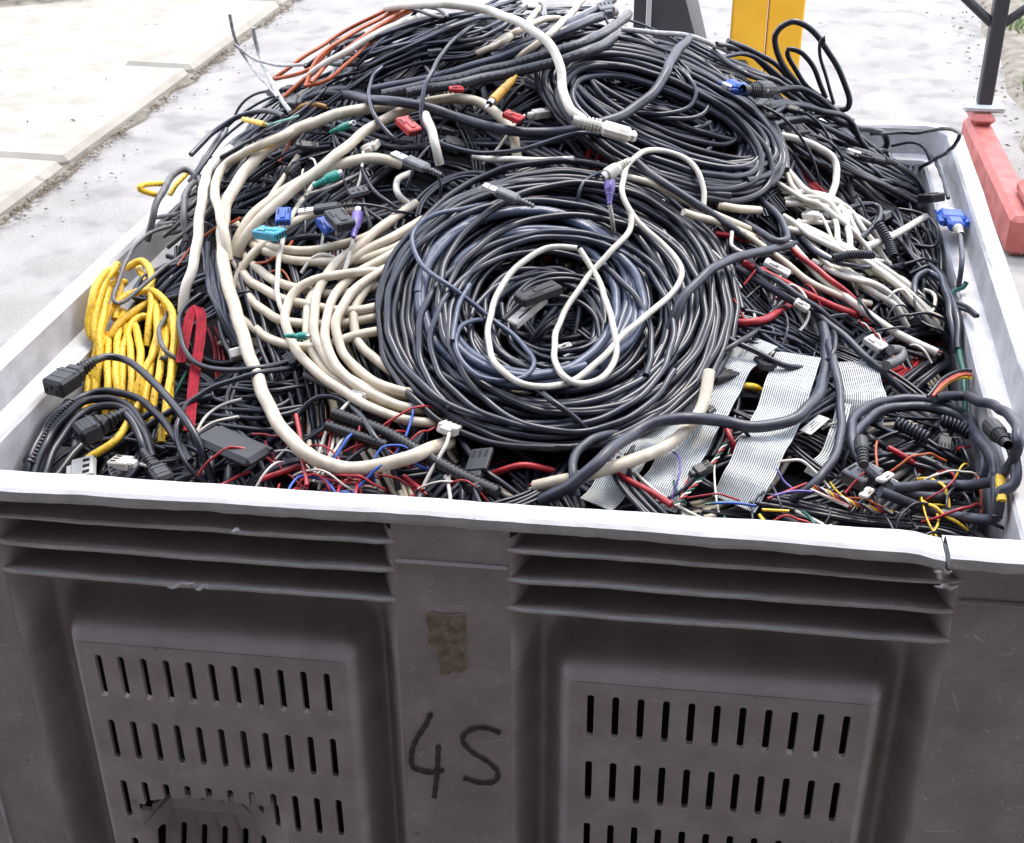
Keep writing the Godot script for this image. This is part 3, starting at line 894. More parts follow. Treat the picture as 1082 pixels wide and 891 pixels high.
# ------------------------------------------------------------------ the heap
const CABLES := [
	["black_cable","thin black cable in the flat bundle at the top of the heap","black cables at the top of the heap","black","tube",2.6,[[-267,933,-248,-244,940,-231,-221,946,-220,-208,950,-218,-189,957,-221,-172,964,-232,-151,974,-250,-123,983,-274,-99,984,-299,-76,980,-333]],0],
	["black_cable","thin black cable in the flat bundle at the top of the heap","black cables at the top of the heap","black","tube",2.6,[[-281,927,-241,-248,945,-238,-212,961,-245,-192,967,-246,-158,973,-244,-139,975,-247,-127,977,-255,-116,978,-269,-106,979,-288,-93,979,-325]],0],
	["black_cable","thin black cable in the flat bundle at the top of the heap","black cables at the top of the heap","black","tube",3.1,[[-268,924,-222,-233,941,-216,-207,952,-217,-177,962,-224,-134,973,-238,-117,976,-250,-101,979,-270,-77,979,-325]],0],
	["black_cable","thin black cable in the flat bundle at the top of the heap","black cables at the top of the heap","black","tube",3.3,[[-269,929,-240,-234,953,-246,-203,967,-250,-158,978,-262,-146,981,-269,-134,983,-278,-124,984,-294,-114,983,-318,-105,980,-352,-94,973,-414]],0],
	["black_cable","thin black cable in the flat bundle at the top of the heap","black cables at the top of the heap","black","tube",3.1,[[-242,929,-216,-216,943,-213,-191,955,-215,-161,965,-222,-128,971,-230,-102,974,-237,-83,975,-245,-45,974,-274]],0],
	["black_cable","thin black cable in the flat bundle at the top of the heap","black cables at the top of the heap","black","tube",2.7,[[-252,924,-211,-217,948,-216,-192,960,-220,-159,970,-226,-132,975,-233,-113,977,-243,-100,978,-253,-66,979,-297]],0],
	["black_cable","thin black cable in the flat bundle at the top of the heap","black cables at the top of the heap","black","tube",2.7,[[-259,925,-217,-221,948,-217,-197,960,-220,-158,973,-229,-133,978,-238,-115,980,-253,-104,981,-269,-79,980,-324]],0],
	["black_cable","thin black cable in the flat bundle at the top of the heap","black cables at the top of the heap","black","tube",2.9,[[-293,930,-280,-261,946,-263,-231,959,-253,-169,975,-245,-149,979,-246,-137,981,-252,-121,982,-270,-106,981,-299,-92,978,-334]],0],
	["black_cable","thin black cable in the flat bundle at the top of the heap","black cables at the top of the heap","black","tube",2.6,[[-270,924,-224,-233,953,-235,-201,969,-248,-182,974,-250,-156,980,-248,-137,982,-251,-125,983,-257,-113,983,-267,-79,979,-307]],0],
	["black_cable","thin black cable in the flat bundle at the top of the heap","black cables at the top of the heap","black","tube",2.8,[[-262,926,-222,-221,947,-213,-196,957,-212,-171,962,-213,-126,963,-212,-109,966,-217,-94,971,-230,-86,975,-246,-74,979,-280,-63,981,-323]],0],
	["black_cable","thin black cable in the flat bundle at the top of the heap","black cables at the top of the heap","black","tube",3.1,[[-274,923,-226,-242,942,-223,-224,952,-224,-183,971,-234,-153,980,-241,-122,983,-253,-70,976,-286]],0],
	["black_cable","thin black cable in the flat bundle at the top of the heap","black cables at the top of the heap","black","tube",2.6,[[-271,937,-271,-225,960,-248,-205,968,-249,-193,973,-256,-169,980,-276,-157,982,-282,-116,984,-295,-83,979,-316]],0],
	["black_cable","thin black cable in the flat bundle at the top of the heap","black cables at the top of the heap","black","tube",2.8,[[-245,924,-206,-212,941,-201,-181,954,-203,-161,958,-204,-128,962,-206,-109,964,-211,-97,967,-219,-86,969,-230,-71,973,-255,-56,976,-285]],0],
	["black_cable","thin black cable in the flat bundle at the top of the heap","black cables at the top of the heap","black","tube",3.3,[[-272,925,-229,-221,946,-207,-201,953,-205,-184,962,-209,-173,967,-215,-158,976,-229,-144,982,-245,-127,986,-258,-103,985,-270,-56,977,-288]],0],
	["black_cable","thin black cable in the flat bundle at the top of the heap","black cables at the top of the heap","black","tube",3.2,[[-254,931,-230,-218,948,-213,-197,957,-208,-178,963,-208,-144,969,-215,-118,973,-224,-100,975,-237,-83,976,-256,-62,977,-290]],0],
	["black_cable","thin black cable in the flat bundle at the top of the heap","black cables at the top of the heap","black","tube",2.8,[[-259,923,-213,-222,948,-211,-194,965,-215,-164,974,-220,-134,978,-228,-117,980,-241,-107,981,-255,-77,980,-315]],0],
	["black_cable","black cable crossing under the oval coil near the yellow mast","black cables under the oval coil","blackb","tube",3.0,[[-20,934,-185,15,927,-156,39,920,-144,89,906,-132,140,892,-129,165,886,-132,190,882,-141,215,878,-160,246,871,-194]],0],
	["black_cable","black cable crossing under the oval coil near the yellow mast","black cables under the oval coil","blackb","tube",3.6,[[-29,940,-194,3,934,-169,22,929,-156,41,925,-148,66,918,-144,91,913,-145,155,902,-156,191,891,-160,215,881,-166,244,866,-180]],0],
	["black_cable","black cable crossing under the oval coil near the yellow mast","black cables under the oval coil","blackb","tube",3.1,[[-25,943,-201,4,930,-162,21,923,-144,38,916,-132,56,912,-128,79,912,-134,123,914,-159,149,911,-170,173,905,-173,203,892,-174,246,867,-185]],0],
	["black_cable","black cable crossing under the oval coil near the yellow mast","black cables under the oval coil","blackb","tube",3.3,[[7,942,-203,38,944,-195,70,941,-191,172,912,-184,203,901,-185,222,893,-188,263,870,-207]],0],
	["black_cable","black cable crossing under the oval coil near the yellow mast","black cables under the oval coil","blackb","tube",3.8,[[-13,946,-208,31,938,-178,51,934,-171,70,930,-169,143,919,-174,188,908,-180,228,888,-181,265,861,-189]],0],
	["black_cable","black cable crossing under the oval coil near the yellow mast","black cables under the oval coil","blackb","tube",3.4,[[-13,949,-215,14,955,-216,39,960,-221,70,960,-229,88,957,-230,112,947,-222,162,922,-191,186,912,-186,210,902,-193,253,881,-224]],0],
	["black_cable","black cable crossing under the oval coil near the yellow mast","black cables under the oval coil","blackb","tube",3.0,[[4,942,-205,45,944,-193,72,942,-187,128,926,-175,165,912,-170,196,900,-170,214,892,-175,233,883,-183,258,868,-199]],0],
	["black_cable","black cable crossing under the oval coil near the yellow mast","black cables under the oval coil","blackb","tube",3.1,[[-14,939,-194,27,941,-182,60,940,-178,85,935,-174,121,925,-167,164,911,-164,188,903,-166,206,896,-171,225,887,-182,250,873,-201]],0],
	["black_cable","black cable crossing under the oval coil near the yellow mast","black cables under the oval coil","blackb","tube",3.2,[[-10,934,-185,35,929,-154,54,925,-147,73,922,-145,149,915,-159,180,907,-163,216,890,-171,252,867,-188]],0],
	["black_cable","black cable crossing under the oval coil near the yellow mast","black cables under the oval coil","blackb","tube",3.1,[[4,948,-215,36,937,-174,48,934,-164,66,930,-157,85,927,-156,125,923,-157,169,913,-161,205,895,-163,242,865,-173]],0],
	["black_cable","black cable crossing under the oval coil near the yellow mast","black cables under the oval coil","blackb","tube",3.1,[[7,950,-220,45,954,-212,83,949,-210,108,942,-206,158,926,-189,183,916,-184,201,908,-184,213,902,-188,256,875,-212]],0],
	["black_cable","black cable crossing under the oval coil near the yellow mast","black cables under the oval coil","blackb","tube",3.2,[[-30,935,-185,11,933,-163,38,932,-152,65,929,-147,96,925,-148,153,916,-157,196,903,-164,221,892,-176,259,870,-206]],0],
	["black_cable","black cable crossing under the oval coil near the yellow mast","black cables under the oval coil","blackb","tube",2.9,[[6,944,-207,42,952,-206,67,953,-207,99,949,-210,132,941,-215,177,926,-219,213,910,-215,239,892,-212,266,872,-218]],0],
	["black_cable","black cable crossing under the oval coil near the yellow mast","black cables under the oval coil","blackb","tube",3.2,[[18,947,-215,57,950,-202,91,948,-200,124,944,-206,184,929,-228,202,922,-231,213,915,-230,228,903,-227,246,884,-221]],0],
	["black_cable","black cable, seventh of 8, running under the cream loops beside the red strap","black cables under the cream loops","black","tube",2.8,[[-355,811,38,-327,802,115,-310,787,163,-286,765,218,-256,742,275,-244,730,296,-230,713,318]],0],
	["black_cable","black cable, third of 8, running under the cream loops beside the red strap","black cables under the cream loops","black","tube",2.7,[[-333,818,34,-306,811,101,-284,797,151,-260,775,205,-235,750,262,-225,737,283,-215,719,304]],0],
	["black_cable","black cable, eighth of 8, running under the cream loops beside the red strap","black cables under the cream loops","black","tube",3.1,[[-381,805,37,-352,798,106,-329,786,159,-298,762,222,-265,738,284,-253,726,305,-240,709,325]],0],
	["black_cable","black cable, sixth of 8, running under the cream loops beside the red strap","black cables under the cream loops","black","tube",2.8,[[-367,814,22,-336,805,105,-316,791,157,-269,751,259,-258,738,279,-247,719,299]],0],
	["black_cable","black cable, fourth of 8, running under the cream loops beside the red strap","black cables under the cream loops","black","tube",3.2,[[-350,817,25,-316,809,105,-293,796,155,-245,752,260,-236,739,282,-224,717,308]],0],
	["black_cable","black cable, first of 8, running under the cream loops beside the red strap","black cables under the cream loops","black","tube",3.1,[[-305,817,55,-279,808,119,-258,794,167,-217,752,261,-207,739,281,-197,721,301]],0],
	["black_cable","black cable, fifth of 8, running under the cream loops beside the red strap","black cables under the cream loops","black","tube",2.7,[[-374,809,30,-332,804,110,-317,799,138,-300,790,167,-271,771,219,-248,752,263,-238,740,283,-223,715,312]],0],
	["black_cable","black cable, second of 8, running under the cream loops beside the red strap","black cables under the cream loops","black","tube",3.2,[[-315,819,41,-284,810,117,-262,797,165,-240,775,217,-221,752,266,-213,739,286,-203,717,312]],0],
	["black_cable","black cable, second of 9, hanging straight down between red strap and cream cable","black cables beside the red strap","blackb","tube",3.4,[[-403,789,71,-380,784,128,-366,775,163,-353,763,189,-339,744,211]],0],
	["black_cable","black cable, fifth of 9, hanging straight down between red strap and cream cable","black cables beside the red strap","blackb","tube",3.4,[[-405,791,62,-380,786,122,-363,779,160,-343,765,191,-322,745,216]],0],
	["black_cable","black cable, eighth of 9, hanging straight down between red strap and cream cable","black cables beside the red strap","blackb","tube",3.4,[[-388,790,77,-366,785,137,-352,776,174,-339,763,201,-324,739,228]],0],
	["black_cable","black cable, sixth of 9, hanging straight down between red strap and cream cable","black cables beside the red strap","blackb","tube",2.9,[[-400,791,66,-375,784,137,-360,777,173,-345,765,197,-320,744,219]],0],
	["black_cable","black cable, seventh of 9, hanging straight down between red strap and cream cable","black cables beside the red strap","blackb","tube",3.1,[[-392,789,75,-375,784,135,-362,776,172,-348,764,198,-328,741,222]],0],
	["black_cable","black cable, fourth of 9, hanging straight down between red strap and cream cable","black cables beside the red strap","blackb","tube",3.6,[[-403,789,69,-384,784,129,-368,778,166,-360,774,180,-347,766,195,-326,749,208]],0],
	["black_cable","black cable, ninth of 9, hanging straight down between red strap and cream cable","black cables beside the red strap","blackb","tube",3.2,[[-395,788,77,-372,784,137,-356,777,175,-343,765,200,-319,740,227]],0],
	["black_cable","black cable, third of 9, hanging straight down between red strap and cream cable","black cables beside the red strap","blackb","tube",3.5,[[-404,793,57,-381,785,132,-367,777,169,-351,766,193,-328,745,213]],0],
	["black_cable","black cable, first of 9, hanging straight down between red strap and cream cable","black cables beside the red strap","blackb","tube",3.1,[[-415,791,53,-384,786,128,-367,779,166,-352,767,191,-338,746,210]],0],
	["black_cable","thick black cable in the straight bundle at the back right corner","black cables in the back right corner","black","tube",4.1,[[378,816,-367,408,803,-348,421,796,-346,435,789,-349,501,748,-383,531,726,-405,546,710,-422]],0],
	["black_cable","thick black cable in the straight bundle at the back right corner","black cables in the back right corner","black","tube",4.0,[[378,816,-375,402,806,-354,415,801,-348,428,795,-346,442,787,-351,457,779,-361,481,764,-382,522,734,-423,548,711,-451]],0],
	["black_cable","thick black cable in the straight bundle at the back right corner","black cables in the back right corner","black","tube",4.0,[[341,841,-276,395,815,-297,455,774,-317,476,760,-327,492,750,-340,518,733,-367,546,710,-410]],0],
	["black_cable","thick black cable in the straight bundle at the back right corner","black cables in the back right corner","black","tube",3.6,[[361,830,-324,392,817,-315,413,805,-318,481,758,-355,519,727,-385]],0],
	["black_cable","thick black cable in the straight bundle at the back right corner","black cables in the back right corner","black","tube",4.1,[[404,793,-442,421,789,-414,433,785,-403,439,783,-400,454,777,-403,494,756,-430,509,747,-436,522,738,-438,533,729,-436,547,710,-425]],0],
	["black_cable","thick black cable in the straight bundle at the back right corner","black cables in the back right corner","black","tube",4.1,[[374,818,-333,451,781,-390,480,765,-409,507,746,-420,537,717,-426]],0],
	["black_cable","thick black cable in the straight bundle at the back right corner","black cables in the back right corner","black","tube",4.3,[[340,845,-305,369,831,-291,387,821,-287,413,805,-293,454,778,-310,475,764,-323,491,753,-335,515,735,-362,546,711,-401]],0],
	["black_cable","thick black cable in the straight bundle at the back right corner","black cables in the back right corner","black","tube",3.7,[[383,811,-389,405,802,-397,419,797,-396,430,792,-388,455,781,-348,466,774,-341,473,769,-342,488,759,-353,505,746,-374,547,712,-442]],0],
	["black_cable","thick black cable in the straight bundle at the back right corner","black cables in the back right corner","black","tube",4.4,[[326,848,-260,353,836,-262,380,823,-269,457,776,-306,494,750,-332,543,711,-381]],0],
	["black_cable","thick black cable in the straight bundle at the back right corner","black cables in the back right corner","black","tube",3.6,[[317,857,-265,340,843,-239,357,833,-234,376,821,-240,414,800,-267,447,782,-295,473,767,-329,502,746,-380,533,722,-442]],0],
	["black_cable","thick black cable in the straight bundle at the back right corner","black cables in the back right corner","black","tube",4.3,[[332,849,-283,359,836,-266,376,827,-260,395,816,-261,423,799,-272,453,780,-294,477,764,-317,502,745,-348,537,716,-400]],0],
	["black_cable","black cable heaped along the right wall below the blue plug","black cables along the right wall","black","tube",2.9,[[494,733,-306,497,733,-223,502,730,-183,509,724,-153,528,708,-97,531,700,-70,531,686,-22]],0],
	["black_cable","black cable heaped along the right wall below the blue plug","black cables along the right wall","black","tube",2.6,[[496,727,-264,500,727,-215,505,726,-190,512,723,-172,530,713,-151,535,711,-136,536,715,-93,532,735,12,543,739,34,547,743,55]],0],
	["black_cable","black cable heaped along the right wall below the blue plug","black cables along the right wall","black","tube",3.0,[[484,737,-295,495,735,-197,503,726,-128,511,718,-92,529,708,-67,532,711,-48,532,727,2]],0],
	["black_cable","black cable heaped along the right wall below the blue plug","black cables along the right wall","black","tube",2.7,[[503,720,-231,517,716,-228,529,713,-222,536,710,-211,539,708,-193,537,707,-125,533,717,2]],0],
	["black_cable","black cable heaped along the right wall below the blue plug","black cables along the right wall","black","tube",3.4,[[504,721,-239,515,721,-189,523,718,-124,533,708,-72,533,710,-30]],0],
	["black_cable","black cable heaped along the right wall below the blue plug","black cables along the right wall","black","tube",2.8,[[452,742,-192,495,733,-208,506,730,-207,513,727,-197,515,724,-164,505,719,-74,503,716,-52,506,711,-41,509,708,-41,513,705,-45,519,701,-53,536,687,-95]],0],
	["black_cable","black cable heaped along the right wall below the blue plug","black cables along the right wall","black","tube",2.8,[[475,735,-236,493,733,-161,507,726,-116,517,719,-95,523,713,-84,529,704,-76,535,689,-70]],0],
	["black_cable","black cable heaped along the right wall below the blue plug","black cables along the right wall","black","tube",3.2,[[486,733,-268,489,733,-196,496,732,-158,505,729,-144,524,721,-129,532,716,-106,532,708,-35,532,703,-14,532,693,10]],0],
	["black_cable","black cable heaped along the right wall below the blue plug","black cables along the right wall","black","tube",2.7,[[516,727,-362,516,727,-215,520,725,-174,525,722,-157,534,713,-144,536,707,-135,536,702,-121,534,685,-47]],0],
	["black_cable","black cable heaped along the right wall below the blue plug","black cables along the right wall","black","tube",2.8,[[513,719,-293,526,716,-289,532,715,-285,539,717,-269,541,721,-242,540,725,-194,539,723,-168,537,706,-118,534,692,-42]],0],
	["black_cable","black cable heaped along the right wall below the blue plug","black cables along the right wall","black","tube",3.0,[[513,723,-330,526,719,-300,534,718,-260,534,719,-227,530,720,-148,535,711,-94,535,714,-64,532,728,2]],0],
	["black_cable","black cable heaped along the right wall below the blue plug","black cables along the right wall","black","tube",2.8,[[545,706,-355,542,713,-246,538,713,-156,537,716,-123,533,737,3,541,741,24,546,749,67]],0],
	["black_cable","black cable, fifth of 9, between the red loop and the white ribbon cable","black cables over the ribbon cables","blackb","tube",2.9,[[207,763,116,239,761,134,261,758,140,319,744,139,339,733,143,361,715,150]],0],
	["black_cable","black cable, third of 9, between the red loop and the white ribbon cable","black cables over the ribbon cables","blackb","tube",3.2,[[206,755,140,252,756,152,299,746,155,327,735,151,356,720,135]],0],
	["black_cable","black cable, eighth of 9, between the red loop and the white ribbon cable","black cables over the ribbon cables","blackb","tube",3.2,[[219,763,106,254,762,123,283,758,129,307,751,128,331,741,125,347,731,125,361,720,128]],0],
	["black_cable","black cable, ninth of 9, between the red loop and the white ribbon cable","black cables over the ribbon cables","blackb","tube",3.2,[[221,758,120,258,763,114,287,760,115,326,746,124,367,718,127]],0],
	["black_cable","black cable, fourth of 9, between the red loop and the white ribbon cable","black cables over the ribbon cables","blackb","tube",3.3,[[218,758,122,246,757,144,262,755,154,295,745,165,312,739,166,330,732,161,368,715,137]],0],
	["black_cable","black cable, second of 9, between the red loop and the white ribbon cable","black cables over the ribbon cables","blackb","tube",3.1,[[220,756,128,249,760,135,266,760,142,286,755,153,310,743,165,331,733,164,365,716,143]],0],
	["black_cable","black cable, first of 9, between the red loop and the white ribbon cable","black cables over the ribbon cables","blackb","tube",2.8,[[208,753,143,254,753,162,281,749,169,304,743,171,327,734,163,365,718,132]],0],
	["black_cable","black cable, sixth of 9, between the red loop and the white ribbon cable","black cables over the ribbon cables","blackb","tube",3.3,[[204,763,116,251,765,131,286,759,139,329,741,145,366,713,150]],0],
	["black_cable","black cable, seventh of 9, between the red loop and the white ribbon cable","black cables over the ribbon cables","blackb","tube",2.6,[[222,765,102,250,762,140,261,761,149,272,760,153,289,757,154,319,748,148,341,736,144,372,715,139]],0],
	["black_cable","black cable, first of 9, in the dark hollow behind the leather-like cover","black cables in the front left hollow","black","tube",3.2,[[-352,690,344,-335,699,346,-317,706,350,-291,710,359,-266,710,364,-254,709,363,-244,708,358,-227,706,340]],0],
	["black_cable","black cable, second of 9, in the dark hollow behind the leather-like cover","black cables in the front left hollow","black","tube",3.1,[[-371,697,307,-321,710,338,-302,713,346,-283,715,349,-261,716,349,-246,716,344,-233,715,334,-218,714,316]],0],
	["black_cable","black cable, fifth of 9, in the dark hollow behind the leather-like cover","black cables in the front left hollow","black","tube",3.2,[[-377,706,278,-340,714,304,-319,717,317,-292,719,329,-272,719,334,-256,719,334,-247,719,328,-240,719,318,-233,720,298]],0],
	["black_cable","black cable, eighth of 9, in the dark hollow behind the leather-like cover","black cables in the front left hollow","black","tube",2.7,[[-361,704,292,-320,725,295,-303,728,298,-279,729,301,-263,729,299,-236,728,285]],0],
	["black_cable","black cable, ninth of 9, in the dark hollow behind the leather-like cover","black cables in the front left hollow","black","tube",2.9,[[-367,710,274,-314,726,297,-279,731,305,-253,732,300,-218,733,278]],0],
	["black_cable","black cable, fourth of 9, in the dark hollow behind the leather-like cover","black cables in the front left hollow","black","tube",2.8,[[-362,701,301,-320,717,316,-287,724,320,-260,726,314,-231,722,296]],0],
	["black_cable","black cable, sixth of 9, in the dark hollow behind the leather-like cover","black cables in the front left hollow","black","tube",2.6,[[-367,708,278,-321,724,295,-287,733,301,-257,733,300,-218,726,291]],0],
	["black_cable","black cable, seventh of 9, in the dark hollow behind the leather-like cover","black cables in the front left hollow","black","tube",3.1,[[-365,706,285,-316,724,302,-296,729,309,-277,730,313,-266,730,313,-249,730,309,-214,728,287]],0],
	["black_cable","black cable, third of 9, in the dark hollow behind the leather-like cover","black cables in the front left hollow","black","tube",2.9,[[-381,699,297,-322,714,329,-284,720,340,-267,720,341,-251,720,338,-217,715,316]],0],
	["black_cable","black cable, fifth of 8, inside the loose ring at the front right corner","black cables inside the front right ring","black","tube",3.2,[[381,680,330,415,691,318,446,693,306,465,691,308,493,683,318,508,676,319,521,668,318]],0],
	["black_cable","black cable, first of 8, inside the loose ring at the front right corner","black cables inside the front right ring","black","tube",3.0,[[399,692,229,430,696,261,459,694,280,483,686,288,515,671,288]],0],
	["black_cable","black cable, seventh of 8, inside the loose ring at the front right corner","black cables inside the front right ring","black","tube",2.9,[[383,680,333,406,687,361,420,689,368,435,689,368,456,687,362,479,684,351,498,678,337,521,668,315]],0],
	["black_cable","black cable, sixth of 8, inside the loose ring at the front right corner","black cables inside the front right ring","black","tube",2.8,[[401,679,327,410,683,344,422,687,358,430,689,364,444,690,365,469,688,358,492,683,345,514,675,327,522,668,312]],0],
	["black_cable","black cable, eighth of 8, inside the loose ring at the front right corner","black cables inside the front right ring","black","tube",2.9,[[378,678,352,408,687,377,422,688,382,441,687,384,471,685,383,492,681,378,512,673,366,520,665,354]],0],
	["black_cable","black cable, third of 8, inside the loose ring at the front right corner","black cables inside the front right ring","black","tube",3.2,[[385,686,281,420,694,308,448,692,320,467,689,324,483,684,325,518,668,317]],0],
	["black_cable","black cable, second of 8, inside the loose ring at the front right corner","black cables inside the front right ring","black","tube",2.8,[[398,684,285,426,695,271,440,698,267,449,698,267,463,696,271,489,688,288,504,681,293,521,669,295]],0],
	["black_cable","black cable, fourth of 8, inside the loose ring at the front right corner","black cables inside the front right ring","black","tube",3.4,[[388,683,302,422,695,311,437,697,313,457,696,316,497,685,333,514,675,337,520,667,337]],0],
	["grey_cable","dark grey cable, fifth of 7, in the tuft at the left shoulder of the heap","grey cables at the left shoulder","grey","tube",3.2,[[-472,789,24,-454,796,33,-440,803,37,-434,806,36,-427,812,29,-423,817,15,-421,822,-4,-423,828,-71]],0],
	["grey_cable","dark grey cable, third of 7, in the tuft at the left shoulder of the heap","grey cables at the left shoulder","grey","tube",3.2,[[-488,793,3,-455,805,23,-443,810,24,-439,813,22,-435,815,17,-432,819,0,-433,824,-66]],0],
	["grey_cable","dark grey cable, fourth of 7, in the tuft at the left shoulder of the heap","grey cables at the left shoulder","grey","tube",2.6,[[-483,791,12,-462,804,17,-452,811,14,-449,813,8,-447,816,0,-448,818,-23,-456,820,-71]],0],
	["grey_cable","dark grey cable, second of 7, in the tuft at the left shoulder of the heap","grey cables at the left shoulder","grey","tube",3.1,[[-492,799,-5,-469,807,6,-455,812,9,-446,817,5,-443,820,0,-438,825,-26,-441,830,-94]],0],
	["grey_cable","dark grey cable, sixth of 7, in the tuft at the left shoulder of the heap","grey cables at the left shoulder","grey","tube",2.7,[[-473,787,30,-453,804,30,-444,811,26,-436,817,17,-431,821,3,-426,824,-16,-420,827,-62]],0],
	["grey_cable","dark grey cable, first of 7, in the tuft at the left shoulder of the heap","grey cables at the left shoulder","grey","tube",3.1,[[-486,793,4,-474,802,5,-465,810,1,-459,817,-8,-457,823,-25,-460,830,-75,-472,832,-146]],0],
	["grey_cable","dark grey cable, seventh of 7, in the tuft at the left shoulder of the heap","grey cables at the left shoulder","grey","tube",3.2,[[-462,782,51,-437,801,47,-429,808,41,-422,813,32,-412,820,2,-406,824,-39]],0],
	["cream_cable","thin cream cable, second of 2, passing under the left side of the big black coil","cream cables under the big coil","cream","tube",2.4,[[-209,730,281,-167,729,313,-139,727,328,-128,725,330,-112,723,328,-80,715,316]],0],
	["cream_cable","thin cream cable, first of 2, passing under the left side of the big black coil","cream cables under the big coil","cream","tube",2.6,[[-195,723,294,-155,727,322,-132,726,333,-109,721,336,-79,710,331]],0],
	["red_cable","stiff red cable stub pointing right at the front rim","","red","tube",3,[[-235,697,441,-199,703,420]],0],
	["red_cable","upright pinkish red wire tied at its top","","red","tube",2.6,[[-215,730,360,-180,704,458]],0],
	["red_cable","dark red cable lying in shade below the big coil","","red","tube",3.5,[[2,690,395,18,699,395,34,703,392,50,700,386,67,692,378]],0],
	["red_cable","short red wire curling down beside the conduit end","","red","tube",2.5,[[-86,699,420,-62,695,439]],0],
	["corrugated_conduit","black corrugated conduit sloping down from the cream loops to the front rim","","conduit","conduit",8,[[-175,730,354,-115,723,375,-72,716,399,-28,709,425,18,704,448]],0],
	["corrugated_conduit","shorter corrugated conduit tucked beside the longer one","","conduit","conduit",6,[[-179,725,371,-108,720,396]],0],
	["black_cable","thin black cable arching over the red wires","","black","tube",3.4,[[-227,708,334,-214,721,322,-201,728,317,-183,731,319,-171,731,325,-160,731,336,-138,731,366,-120,725,390,-102,709,406,-91,684,426]],0],
	["black_cable","black cable sliding from the big coil to the front rim","","black","tube",3.6,[[-49,711,326,-26,709,374,-9,705,398,4,701,410,14,697,415,37,684,420]],0],
	["white_cable","lower of two thin white wires beside the black cover","","white","tube",1.8,[[-328,702,366,-313,710,355,-283,718,352]],0],
	["white_cable","upper of two thin white wires beside the black cover","","white","tube",1.8,[[-329,704,364,-325,710,348,-316,716,336,-303,722,331,-286,726,328]],0],
	["grey_cable","short grey cable stub below the cream loops","","grey","tube",3.6,[[-224,742,291,-198,734,298,-182,724,296]],0],
	["ribbon_cable","pale ribbon cable running under the cut cream cable","pale ribbon cables","ribbon","ribbon",24,[[288,753,163,266,743,190,249,734,223,222,716,298,197,702,367,188,694,390,178,679,418]],0],
	["ribbon_cable","darker pale ribbon cable half hidden below the big coil","pale ribbon cables","ribbon","ribbon",20,[[191,720,295,161,712,338,141,702,382,130,693,404,117,680,426]],0],
	["ribbon_cable","wide white ribbon cable falling to the front rim, crossed by a grey cable","pale ribbon cables","ribbon","ribbon",26,[[331,743,176,306,721,281,279,707,364,270,697,384,259,678,401]],0],
	["ribbon_cable","short white ribbon cable left of the front right ring","pale ribbon cables","ribbon","ribbon",24,[[399,723,152,405,715,188,406,708,212,405,702,225,401,689,240]],0],
	["ribbon_cable","narrow ribbon cable edge-on beside the black cable","pale ribbon cables","ribbon","ribbon",8,[[381,714,236,371,707,284,360,701,317,350,693,332,340,681,341]],0],
	["red_wire","thin red wire at the foot of the wide white ribbon cable","wires at the foot of the ribbon cable","red","tube",1.5,[[292,698,417,333,700,386]],0],
	["yellow_wire","thin yellow wire at the foot of the wide white ribbon cable","wires at the foot of the ribbon cable","yellow","tube",1.5,[[286,697,436,313,696,434]],0],
	["red_wire","thin red wire at the foot of the wide white ribbon cable, the longer one","wires at the foot of the ribbon cable","red","tube",1.5,[[332,700,391,377,694,417]],0],
	["white_wire","thin white wire at the foot of the wide white ribbon cable","wires at the foot of the ribbon cable","white","tube",1.5,[[335,701,398,373,696,419]],0],
	["green_wire","thin green wire at the foot of the wide white ribbon cable","wires at the foot of the ribbon cable","green","tube",1.5,[[229,698,435,251,699,429,271,698,429]],0],
	["blue_wire","thin blue wire at the foot of the wide white ribbon cable","wires at the foot of the ribbon cable","blue","tube",1.5,[[238,701,436,259,700,432,280,698,431]],0],
	["purple_wire","thin purple wire at the foot of the wide white ribbon cable","wires at the foot of the ribbon cable","purple","tube",1.5,[[298,701,415,319,702,406,340,702,405]],0],
	["twisted_wires","twisted red, green and white wires lying on the ribbon cables","","twist","twist",2.6,[[251,713,330,231,705,380,198,697,441]],0],
	["twisted_wires","twisted red, yellow and white wires by the grey plug at the rim","","twist","twist",2.6,[[338,708,404,384,699,419,417,695,423]],0],
	["twisted_wires","twisted red and white wires below the red cable ends","","twist","twist",2.2,[[407,738,73,424,731,84,433,727,95,440,723,108,448,717,133]],0],
	["red_cable","straight red cable running down to the front rim","","red","tube",3.6,[[134,706,398,170,701,421,195,699,441]],0],
	["red_cable","short red cable crossing under the thick grey cable","","red","tube",3.6,[[245,711,256,250,713,295,253,710,313,257,703,324,260,693,328]],0],
	["red_cable","thick red stub at the top of the ribbon cables","","red","tube",5,[[262,729,190,280,731,193,298,725,184]],0],
	["yellow_cable","small yellow cable arch among the ribbon cables","","yellow","tube",4.2,[[251,719,229,261,725,230,272,726,230,283,722,227,293,713,223]],0],
	["white_cable","white sleeve of the red cable among the ribbons","","cream","tube",5.5,[[244,722,225,246,712,258]],0],
	["green_cable","green cable against the right inner wall","","green","tube",3.4,[[550,747,-35,545,741,-32,533,736,-29,533,723,-13,532,716,16,527,702,139,526,691,170,525,672,194]],0],
	["white_cable","white cable bent in an arch beside the oval coil","","white","tube",5,[[304,861,-246,341,853,-245,369,843,-247,381,836,-247,390,828,-243,395,819,-233,394,812,-217,385,797,-178,376,781,-146]],0],
	["white_cable","white cable lying in a loop below the white arch","","white","tube",3.2,[[316,815,-146,348,814,-150,375,806,-153,395,796,-155,403,790,-151,405,788,-148,405,787,-142,400,786,-129,390,788,-115,377,791,-105,356,794,-96,323,793,-91]],0],
